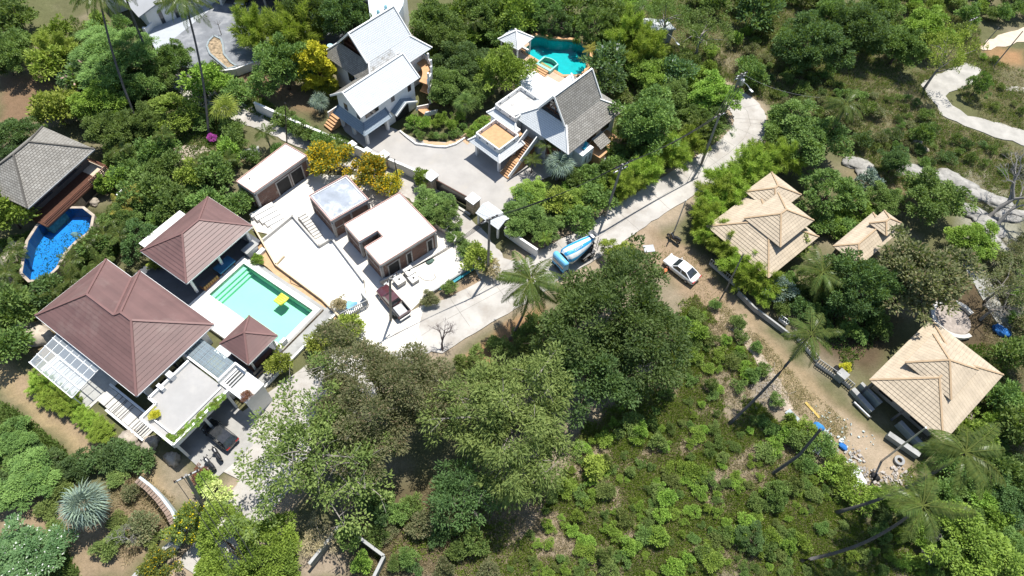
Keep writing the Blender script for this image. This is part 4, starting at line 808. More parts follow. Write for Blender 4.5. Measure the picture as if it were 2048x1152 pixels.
wallrun('roadside_wall', 'white wall of the villa garden half hidden in roadside bushes', [(1010, 455), (1045, 480), (1075, 500)], 1.6, M_WHITE, .2, M_WHITE, .3); wallrun('curved_wall', 'curved white garden wall at the back of the right white villa', [(1212, 300), (1210, 320), (1203, 335), (1190, 348)], 1.4, M_WHITE, .25)

# ------------------------------------------------------------------ grey shingled house with blue pool
h = fthing('shingle_house', 'house with weathered grey shingle hipped roof above the blue pool', 'house', FG, 5, 4.5)
hip(h, 0, 11.2, .1, 8.9, 4.5, .72, M_SHING2, None, M_SHING2, None)
B(h, 'wall', mat('dark_timber_wall', (.10, .085, .075), var=.2), (1.0, 10.2, 1.3, 8.0, 0, 4.4)); B(h, 'deck_floor', M_DWOOD, (-.2, 8.7, -1.6, 1.3, 1.8, 2.0)); B(h, 'deck_floor', mat('pale_planks', (.55, .45, .34)), (8.7, 10.5, -1.6, 2.4, 1.8, 2.02)); B(h, 'stone_base', M_STONE, (0, 10.2, -1.2, .9, 0, 1.8))
B(h, 'eave_gutter', mat('grey_gutter', (.34, .34, .33)), (0, 11.2, -.02, .12, 4.35, 4.5)); B(h, 'window', M_GLASS, (1, 4, 1.24, 1.3, 2.7, 4.1), (5, 9, 1.24, 1.3, 2.7, 4.1))
for a, c in [((-.2, -1.55), (10.45, -1.55)), ((10.45, -1.55), (10.45, 2.4))]:
    for z in (2.3, 2.6, 2.9): part(h, 'deck_rail', mat('red_brown_rail', (.17, .07, .045)), lambda b: b.bar((*a, z), (*c, z), .08, .09))
for k in range(9): B(h, 'baluster', M_STONE, (7.5+.33*k, 7.64+.33*k, -1.52, -1.4, 2.0, 2.9))
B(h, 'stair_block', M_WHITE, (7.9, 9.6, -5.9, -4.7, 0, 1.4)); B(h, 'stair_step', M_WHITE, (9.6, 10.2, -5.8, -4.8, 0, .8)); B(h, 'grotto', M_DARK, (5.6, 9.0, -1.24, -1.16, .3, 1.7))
class WF:                                    # world-aligned frame
    a = 0.0
    def W(s, u, v, z=0): return Vector((u, v, z))
pt = pool('swimming_pool', 'bright blue kidney shaped swimming pool below the grey shingled house', P_Gw, 1.8, 1.7, M_PBLUE, W_BLUE, mat('beige_coping', (.42, .35, .28), var=.25), .36, WF(), 0)

# ------------------------------------------------------------------ houses and plaza at the top left
FZ = Frame(313.5, 105.6, 1, 40)
sheet('plaza', [tuple(G(*p, 1)[:2]) for p in [(313, 105), (350, 131), (429, 144), (501, 125), (600, 118), (680, 90), (700, 40), (640, 0), (600, -60), (430, -60), (416, 23)]], 1.0, mat('plaza_grey', (.20, .21, .225), var=.22, scale=.5, stain=((.30, .305, .31), .5, .52)), 0, 'structure', None, 1.2)
sheet('ramp', [tuple(G(*p, 1.02)[:2]) for p in [(294, 61), (313, 105), (416, 23), (470, -60), (420, -60)]], 1.02, mat('pale_ramp', (.40, .425, .45), var=.06), 0, 'structure', None, 1.2)
t = wallrun('plaza_wall', 'tall white retaining wall at the front edge of the grey plaza', [(428, 143), (470, 137), (503, 125), (530, 117)], 1.35, M_WHITE, .25); wallrun('plaza_wall', 'short white parapet at the left corner of the grey plaza', [(310, 104), (330, 119), (350, 131)], 1.35, M_WHITE, .25)
t = thing('stepped_wall', 'white stepped ramp wall with square piers beside the grey roofed house', 'wall', G(300, 60))
for k in range(6):
    a, c = G(291+13*k, 63-13*k, 1.5)-t.location, G(304+13*k, 50-13*k, 1.5)-t.location; a.z = c.z = .95+.1*k; part(t, 'wall_length', M_WHITE, lambda b: b.bar(a, c, .22, 1.9)); part(t, 'pier', M_WHITE, lambda b: b.box(a.x-.2, a.x+.2, a.y-.2, a.y+.2, 0, 2.2+.2*k)) if k % 2 == 0 else None
IS = [(352, 90), (345, 75), (412, 105), (428, 72), (442, 78), (446, 90), (448, 108), (462, 125), (474, 133), (455, 138), (440, 125), (420, 108), (414, 92), (418, 82)][3:]
t = thing('planting_island', 'tear shaped gravel planting island with dark kerb on the grey plaza', 'planter', G(435, 100, 1)); P = [G(a, c, 1.1)-t.location for a, c in IS]
part(t, 'gravel_bed', mat('ochre_gravel', (.36, .27, .17), var=.6, scale=2.5, bmp=.8), lambda b: b.prism([tuple(p[:2]) for p in P], 0, .08))
for i in range(len(P)): a, c = P[i], P[(i+1) % len(P)]; part(t, 'kerb_stone', mat('blue_grey_kerb', (.26, .30, .31)), lambda b: b.bar((a.x, a.y, .1), (c.x, c.y, .1), .28, .25))
h = fthing('grey_roofed_house', 'white walled house with plain grey roof at the top left edge', 'house', Frame(277.2, 34.5, 4, 134), 8, -5)
face(h, 'roof_slope', mat('grey_sheet_roof', (.33, .335, .34), var=.08, scale=.4), ((0, 0, 4), (22, 0, 4), (22, -7, 6), (0, -7, 6)), None, .05, .2); face(h, 'roof_slope', bpy.data.materials['grey_sheet_roof'], ((22, -14, 4), (0, -14, 4), (0, -7, 6), (22, -7, 6)), None, .05, .2)
B(h, 'wall', M_WHITE, (.8, 21, -13, -1.2, 0, 4.0)); B(h, 'wing_wall', M_WHITE, (9, 12, -1.2, 1.6, 0, 2.6), (16, 16.3, -1.2, 2.2, 0, 2.4)); window(h, .8, .8, -3.6, -3.0, 1, 3.4, M_DARKT); window(h, .8, .8, -6, -5.4, 1, 3.4, M_DARKT)
part(h, 'gable_wall', M_WHITE, lambda b: b.add([(.85, -13, 4), (.85, -1.2, 4), (.85, -7, 5.7), (1.05, -13, 4), (1.05, -1.2, 4), (1.05, -7, 5.7)], [(0, 1, 2), (5, 4, 3)]))
FQ = Frame(416, 23, 1, -6); h = fthing('garage_building', 'building with deep shaded garage bays above the grey plaza', 'building', FQ, 10, 4)
B(h, 'roof_slab', M_WHITE, (1.2, 27, 1.9, 12, 5.6, 5.9)); B(h, 'back_wall', M_WHITE, (1.2, 27, 8, 8.3, 1, 5.6)); B(h, 'side_wall', M_WHITE, (1.3, 1.7, 2.0, 8, 1, 5.6)); B(h, 'garage_floor', M_DARKT, (1.7, 27, 2.6, 8, 1, 1.03))
for u in (9.0, 17): B(h, 'column', M_GREYC, (u, u+.3, 2.1, 2.4, 1, 5.6))
h = thing('flat_roofed_block', 'white flat roofed building with roof vents at the top centre', 'building', G(770, 10)); o0 = h.location
P = [G(a, c, 6.5)-o0 for a, c in [(733, -25), (741, 42), (790, 40), (806, 10), (812, -25)]]; part(h, 'wall', M_WHITE, lambda b: b.prism([tuple(p[:2]) for p in P], 0, 6.2)); part(h, 'roof', mat('pale_blue_roof', (.60, .64, .66), var=.06), lambda b: b.prism([(p.x*1.0, p.y*1.0) for p in P], 6.21, 6.5))
for a, c in ((757, 28), (772, 18)): g = G(a, c, 6.5)-o0; part(h, 'roof_vent', mat('aqua_vent', (.3, .55, .6)), lambda b: b.lathe([(.25, 0), (.25, .5), (.1, .7)], (g.x, g.y, 6.5), 8))
h = thing('tin_roof_shed', 'pale tin roofed shed half hidden behind thin trees at the top', 'shed', G(1310, 52)); o0 = h.location; P = [G(a, c, 3)-o0 for a, c in [(1262, 46), (1285, 62), (1352, 58), (1335, 40), (1292, 36)]]
part(h, 'roof', mat('tin_roof', (.58, .60, .60), var=.12), lambda b: b.prism([tuple(p[:2]) for p in P], 2.8, [3.0]*len(P))); part(h, 'wall', M_GREYC, lambda b: b.prism([(p.x*.9, p.y*.9) for p in P], 0, 2.8))

# ------------------------------------------------------------------ tan-roofed bungalows
def bungalow(name, label, fr, lo, up, third=None, ze=3.5, zu=5.0, k=.45, ku=.53, extra=None):
    h = fthing(name, label, 'house', fr, (lo[0]+lo[1])/2, (lo[2]+lo[3])/2)
    hip(h, *lo, ze, k, M_TAN, .42, M_TCAP, None)
    if up:
        hip(h, *up, zu, ku, M_TAN, .42, M_TCAP, None); B(h, 'clerestory_wall', M_STONE, (up[0]+.6, up[1]-.6, up[2]+.6, up[3]-.6, ze, zu-.02))
    if third: hip(h, *third[:4], third[4], third[5], M_TAN, .42, M_TCAP, None); B(h, 'wing_wall', M_WHITE, (third[0]+.7, third[1]-.7, third[2]+.7, third[3]-.7, 0, third[4]-.05))
    B(h, 'wall', mat('cream_render', (.55, .47, .37), var=.1), (lo[0]+.9, lo[1]-.9, lo[2]+2.0, lo[3]-.9, 0, ze-.05))
    for c in (lo[0]+.5, (lo[0]+lo[1])/2, lo[1]-.5): B(h, 'porch_post', M_DARKT, (c-.12, c+.12, lo[2]+.4, lo[2]+.64, 0, ze-.05))
    for c in (lo[0]+1.6, lo[1]-3.6): window(h, c, c+1.8, lo[2]+2.0, lo[2]+2.0, .6, 2.6, M_DWOOD)
    return h
bungalow('bungalow', 'tan tiled bungalow with raised upper roof tier, lower right beside the fenced track', FT, (0, 9.35, 0, 12.7), (1.25, 7.0, 3.85, 9.6))
bungalow('bungalow', 'tan tiled bungalow with three stacked roofs among bamboo near the road bend', FN, (0, 10.1, 0, 10.2), (2.7, 8.45, 3.4, 10.2), (-.5, 4.5, 7.9, 13.5, 4.1, .5), 3.5, 5.2)
bungalow('bungalow', 'small tan tiled bungalow mostly hidden behind dark trees, middle of the three', FN, (12.1, 16.1, 10.4, 19.2), (13.0, 15.6, 16.2, 19.6), None, 3.5, 4.5)
t = fthing('paved_ring', 'broken round concrete basin behind the lower tan bungalow', 'basin', Frame(1905, 640, 0, 0), 0, 0)
part(t, 'basin_ring', M_CONC, lambda b: arcwall(b, 2.6, 20, 300, 0, 0, .5, .5, 24, (0, 0))); part(t, 'basin_floor', mat('rubble_floor', (.34, .29, .25), var=.3, scale=2), lambda b: b.prism(arc((0, 0), 2.2, 0, 340, 20), -.05, .06)); part(t, 'apron', mat('greenish_slab', (.36, .37, .30), var=.15), lambda b: b.prism([(-2.6, -2.2), (-.8, -3.0), (2.0, -5.6), (.6, -6.2), (-2.8, -4)], -.05, .05))
# ------------------------------------------------------------------ foliage: leaf-sized faces in clumps, trunks with limbs
def unit(v): return v/np.maximum(np.linalg.norm(v, axis=-1, keepdims=True), 1e-9)
def leaves(P, D, l, w, rs, up=.6, fold=0.0):
    """kite-shaped leaves at P pointing along D"""
    n = len(P); D = unit(D); nr = unit(rs.normal(0, 1, (n, 3))*(1-up)+np.array([0, 0, 1.0])*up); b = unit(np.cross(D, nr)+1e-6)
    L = (l*rs.uniform(.7, 1.3, n))[:, None]; Wd = (w*rs.uniform(.7, 1.3, n))[:, None]
    mid = P+D*L*.45
    V = np.stack([P, mid+b*Wd*.5, P+D*L, mid-b*Wd*.5], 1).reshape(-1, 3)
    F = np.arange(n*4).reshape(n, 4); return V, F
def crown_mesh(name, seed, R, hz, ncl, per, cr, l, w, shell=(.55, .95), low=-.35, droop=0.0, up=.6, spread=1.0, flat=1.0, plume=False, tmix=.55):
    """R horizontal radius, hz vertical half height; leaves in ncl clumps of radius cr*R"""
    rs = np.random.RandomState(seed); Vs, Fs, ts, pk = [], [], [], []; off = 0; cents = []
    d = unit(rs.normal(0, 1, (ncl*4, 3))); d = d[d[:, 2] > low][:ncl]
    lob = 1+.27*np.sin(3*np.arctan2(d[:, 1], d[:, 0])+rs.rand()*6)+.16*np.sin(5*np.arctan2(d[:, 1], d[:, 0])+rs.rand()*6)
    rad = rs.uniform(shell[0], shell[1], len(d))*lob
    for i in range(len(d)):
        c = d[i]*rad[i]*np.array([R, R, hz]); r = R*cr*rs.uniform(.65, 1.35); k = max(6, int(per*(r/(R*cr))**2))
        cents.append(c)
        if plume:
            ax = unit(d[i]*np.array([1, 1, .6])+np.array([0, 0, .55])+rs.normal(0, .15, 3)); s = rs.rand(k)
            P = c+ax*(s*r*2.2-r*.6)[:, None]+rs.normal(0, .3*r, (k, 3))*(1.05-.7*s)[:, None]; P[:, 2] -= .5*r*s*s
            D = ax*.9+rs.normal(0, .55, (k, 3))+np.array([0, 0, -.25])
        else:
            q_ = unit(rs.normal(0, 1, (k, 3))); q_[:, 2] = np.abs(q_[:, 2])*1.0-.25*rs.rand(k); P = c+q_*(r*rs.rand(k)**.45)[:, None]*np.array([1, 1, flat])
            D = q_*.8+d[i]*.4+rs.normal(0, .5*spread, (k, 3))+np.array([0, 0, -droop])
        V, F = leaves(P, D, l, w, rs, up); Vs.append(V); Fs.append(F+off); off += len(V)
        ts.append(np.clip(rs.rand()*tmix+rs.rand(k)*(1-tmix), 0, 1)); pk.append(rs.rand(k))
    V = np.concatenate(Vs); F = np.concatenate(Fs)
    me = npmesh(name, V, F, [('tint', 'FACE', 'FLOAT', np.concatenate(ts)), ('pick', 'FACE', 'FLOAT', np.concatenate(pk))])
    return me, np.array(cents)
def trunk_mesh(name, seed, zc, cents, r, lean=(0, 0), nl=9, twig=0, low=.45):
    """trunk from the ground (z=0) to the crown centre at zc, limbs to some clumps"""
    rs = random.Random(seed); b = MB(); top = Vector((lean[0], lean[1], zc*.95)); pts = []
    for i in range(5):
        t = i/4; pts.append(Vector((lean[0]*t*t+rs.uniform(-.12, .12)*r*4*(0 < i), lean[1]*t*t+rs.uniform(-.12, .12)*r*4*(0 < i), zc*.95*t)))
    b.tube(pts, [r*1.25, r, r*.85, r*.65, r*.4], 7)
    order = sorted(range(len(cents)), key=lambda k: rs.random())[:nl]
    for k in order:
        c = Vector(cents[k])+Vector((0, 0, zc)); s0 = pts[2].lerp(pts[3], rs.random()) if rs.random() < low else pts[3].lerp(pts[4], rs.random())
        m_ = s0.lerp(c, .5)+Vector((rs.uniform(-.1, .1), rs.uniform(-.1, .1), .12))*(c-s0).length
        b.tube([s0, m_, c], [r*.5, r*.3, r*.1], 5, False)
        for q_ in range(twig):
            s1 = m_.lerp(c, rs.random()); e = s1+Vector((rs.gauss(0, 1), rs.gauss(0, 1), rs.gauss(.4, .6))).normalized()*(c-s0).length*rs.uniform(.15, .35)
            b.tube([s1, s1.lerp(e, .5)+Vector((rs.uniform(-.1, .1), rs.uniform(-.1, .1), .12)), e], [r*.13, r*.08, r*.03], 4, False)
    me = bpy.data.meshes.new(name); me.from_pydata(b.v, [], b.f); me.polygons.foreach_set('use_smooth', [True]*len(me.polygons)); return me
BARK = mat('bark_brown', (.13, .095, .07), var=.3, scale=3); BARKG = mat('bark_grey', (.30, .27, .235), var=.3, scale=3)
LF = dict(
 deep=leafmat('leaf_deep', (0.049, 0.088, 0.029), (0.137, 0.202, 0.060)),
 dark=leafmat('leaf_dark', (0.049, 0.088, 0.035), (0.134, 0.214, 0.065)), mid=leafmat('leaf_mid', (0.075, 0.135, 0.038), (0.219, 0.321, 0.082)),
 bright=leafmat('leaf_bright', (0.124, 0.207, 0.038), (0.320, 0.462, 0.073)), yell=leafmat('leaf_yellowgreen', (0.174, 0.220, 0.041), (0.390, 0.461, 0.081)),
 gold=leafmat('leaf_gold', (.44, .44, .03), (.74, .68, .06)), olive=leafmat('leaf_olive', (0.122, 0.146, 0.066), (0.245, 0.249, 0.126), (.28, .23, .13), .28, .12),
 fresh=leafmat('leaf_fresh', (0.095, 0.143, 0.038), (0.247, 0.306, 0.088)), flower=leafmat('leaf_yellow_flower', (0.110, 0.164, 0.038), (0.263, 0.313, 0.070), (.66, .46, .02), .3, .5),
 flower2=leafmat('leaf_few_flowers', (0.095, 0.141, 0.038), (0.223, 0.271, 0.068), (.70, .52, .02), .3, .12),
 white=leafmat('leaf_white_flower', (0.073, 0.143, 0.056), (0.174, 0.264, 0.107), (.66, .67, .62), .3, .03), pink=leafmat('leaf_pink_flower', (0.073, 0.143, 0.047), (0.174, 0.264, 0.082), (.58, .38, .34), .3, .09),
 bamb=leafmat('leaf_bamboo', (0.202, 0.282, 0.044), (0.444, 0.588, 0.103), None, .42), silver=leafmat('leaf_silver', (0.137, 0.193, 0.174), (.27, .345, .24), None, .15), palm=leafmat('leaf_palm', (0.061, 0.099, 0.026), (0.181, 0.212, 0.055), None, .3, 0, .35),
 red=leafmat('leaf_dark_red', (0.116, 0.044, 0.031), (0.248, 0.094, 0.063)), pale=leafmat('leaf_cream', (0.468, 0.568, 0.149), (.62, .62, .28)), dry=leafmat('leaf_dry', (0.437, 0.367, 0.189), (.46, .38, .26)), magenta=leafmat('flower_magenta', (0.468, 0.071, 0.368), (.55, .1, .48)),
 orangeP=leafmat('frond_orange', (0.189, 0.199, 0.041), (0.468, 0.369, 0.081)))
VAR = {}
def variant(kind, n, **k):
    L_ = []
    for i in range(n):
        me, ce = crown_mesh('crown_'+kind, 100+i*17+len(kind)*7, **k); L_.append((me, ce, k['R'], k['hz'], [trunk_mesh('trunk_'+kind, 5+i, HT[kind], ce, k['R']*.055, (0, 0))]))
    VAR[kind] = L_
HT = dict(weed=.6, fbush=1.35, broad=4.2, mango=4.0, feather=5.2, bamboo=1.9, bush=1.35, low=.55, round=2.4, thin=5.0, cone=2.6)
variant('broad', 5, R=4.0, hz=2.8, ncl=95, per=150, cr=.20, l=.34, w=.18, shell=(.45, 1.0))
variant('mango', 3, R=4.0, hz=3.2, ncl=125, per=140, cr=.18, l=.34, w=.15, shell=(.55, 1.0), up=.5)
variant('feather', 2, R=5.0, hz=2.0, ncl=120, per=170, cr=.16, l=.34, w=.09, flat=.35, up=.85, low=-.05)
variant('bamboo', 3, R=2.4, hz=2.3, ncl=75, per=170, cr=.26, l=.50, w=.055, shell=(.3, .8), low=-.2, plume=True, up=.5)
variant('bush', 5, R=1.5, hz=1.25, ncl=30, per=62, cr=.33, l=.30, w=.15, low=-.3)
variant('low', 4, R=1.0, hz=.6, ncl=18, per=70, cr=.36, l=.20, w=.09, low=-.1)
variant('fbush', 2, R=1.5, hz=1.25, ncl=34, per=150, cr=.31, l=.17, w=.11, low=-.3)
variant('weed', 4, R=1.2, hz=.7, ncl=30, per=44, cr=.24, l=.22, w=.08, shell=(.15, 1.05), low=-.1)
variant('round', 2, R=2.4, hz=2.2, ncl=110, per=70, cr=.16, l=.24, w=.13, shell=(.88, 1.0), low=-.5, spread=.6)
variant('thin', 3, R=4.0, hz=3.0, ncl=46, per=62, cr=.20, l=.34, w=.13)
variant('cone', 2, R=1.7, hz=2.8, ncl=120, per=90, cr=.22, l=.28, w=.17, shell=(.8, 1.0), low=-.7)
TN = [0]
def tree(kind, px, py, rpx, leaf, label, group=None, name=None, cat=None, hs=1.0, bark=None, zb=0.0, seed=None, sxy=1.0):
    """a tree or shrub whose crown centre is seen at (px, py) with radius rpx photograph pixels"""
    TN[0] += 1; V = VAR[kind]; me, ce, R, hz, tr = V[(TN[0] if seed is None else seed) % len(V)]
    zc = HT[kind]; s = 1.0
    for _ in range(3): s = rpx*MPP(px, py, zc*s*hs)/R; 
    zc = zc*s*hs; g = G(px, py, zc+zb); rg = random.Random(TN[0]*7)
    isT = kind in ('broad', 'mango', 'feather', 'thin')
    nm = name or ('tree' if isT else 'shrub')
    t = thing(nm, label, cat or ('tree' if isT else 'shrub'), (g.x, g.y, zb), rg.uniform(0, 6.28), group)
    c = bpy.data.objects.new('crown', me); c.location = (0, 0, zc); c.scale = (s*sxy, s*rg.uniform(.93, 1.07)/sxy, s*hs*rg.uniform(.93, 1.07)); link(c, t)
    if not me.materials: me.materials.append(None)
    c.material_slots[0].link = 'OBJECT'; c.material_slots[0].material = LF[leaf]
    k = bpy.data.objects.new('trunk', tr[0]); k.scale = (s, s, s*hs); link(k, t)
    if not tr[0].materials: tr[0].materials.append(None)
    k.material_slots[0].link = 'OBJECT'; k.material_slots[0].material = bark or BARK
    return t
def big_tree(name, px, py, zc, label, leaf, bark, lean=(0, 0), r=.3, nl=16, twig=3, sc=(1, 1, 1), **k):
    me, ce = crown_mesh('crown_big', (px*7+py) % 1000, **k); g = G(px, py, zc); t = thing('tree', label, 'tree', (g.x-lean[0], g.y-lean[1], 0))
    me.materials.append(LF[leaf]); c = link(bpy.data.objects.new('crown', me), t); c.location = (lean[0], lean[1], zc); c.scale = sc
    tm = trunk_mesh('trunk_big', px, zc, ce*np.array(sc), r, (0, 0), nl, twig); 
    for v in tm.vertices: f = max(0, min(1, v.co.z/zc)); v.co.x += lean[0]*f; v.co.y += lean[1]*f
    tm.materials.append(bark); link(bpy.data.objects.new('trunk', tm), t); return t
# the four large trees in front of the road, and the clipped one at the bottom edge
big_tree('tree', 625, 905, 7.0, 'tall open crowned tree with bright leaves and bare twigs over the garage drive', 'fresh', BARKG, (.5, -1.5), .30, 40, 4, R=7.8, hz=4.0, ncl=230, per=58, cr=.105, l=.34, w=.17, shell=(.3, 1.0), low=-.3)
big_tree('tree', 762, 798, 6.5, 'large brownish olive tree with fine dry leaves beside the red pickup', 'olive', BARKG, (1, -2), .34, 18, 3, sc=(1.1, 1, 1), R=6.8, hz=4.2, ncl=260, per=190, cr=.14, l=.30, w=.11, shell=(.5, 1.0), low=-.25)
big_tree('tree', 1020, 840, 7.0, 'large tree with drooping narrow leaves in the bottom centre', 'fresh', BARKG, (0, -2.5), .36, 26, 5, R=7.4, hz=4.4, ncl=230, per=135, cr=.13, l=.44, w=.13, shell=(.45, 1.0), low=-.3, droop=.9, up=.5)
big_tree('tree', 1238, 640, 6.0, 'dense dark green tree in front of the cement mixer', 'deep', BARK, (0, -2), .36, 18, 3, R=7.8, hz=4.6, ncl=230, per=125, cr=.145, l=.42, w=.19, shell=(.5, 1.0), low=-.35)
big_tree('tree', 1180, 745, 5.0, 'dark understorey tree below the dense crown near the dirt track', 'dark', BARK, (0, -1), .25, 12, 3, R=5.2, hz=3.2, ncl=110, per=105, cr=.17, l=.40, w=.17, shell=(.5, 1.0), low=-.3)
big_tree('tree', 490, 1122, 3.5, 'rounded yellow green tree at the bottom edge beside the drive', 'bright', BARK, (0, 0), .2, 12, 2, R=4.5, hz=2.3, ncl=230, per=210, cr=.14, l=.22, w=.12, shell=(.82, 1.0), low=-.1)
big_tree('tree', 930, 985, 3.4, 'half shaded dull green tree below the drooping tree', 'dark', BARKG, (0, 0), .2, 12, 4, R=3.8, hz=2.2, ncl=70, per=85, cr=.2, l=.32, w=.12, shell=(.4, 1.0), low=-.3)

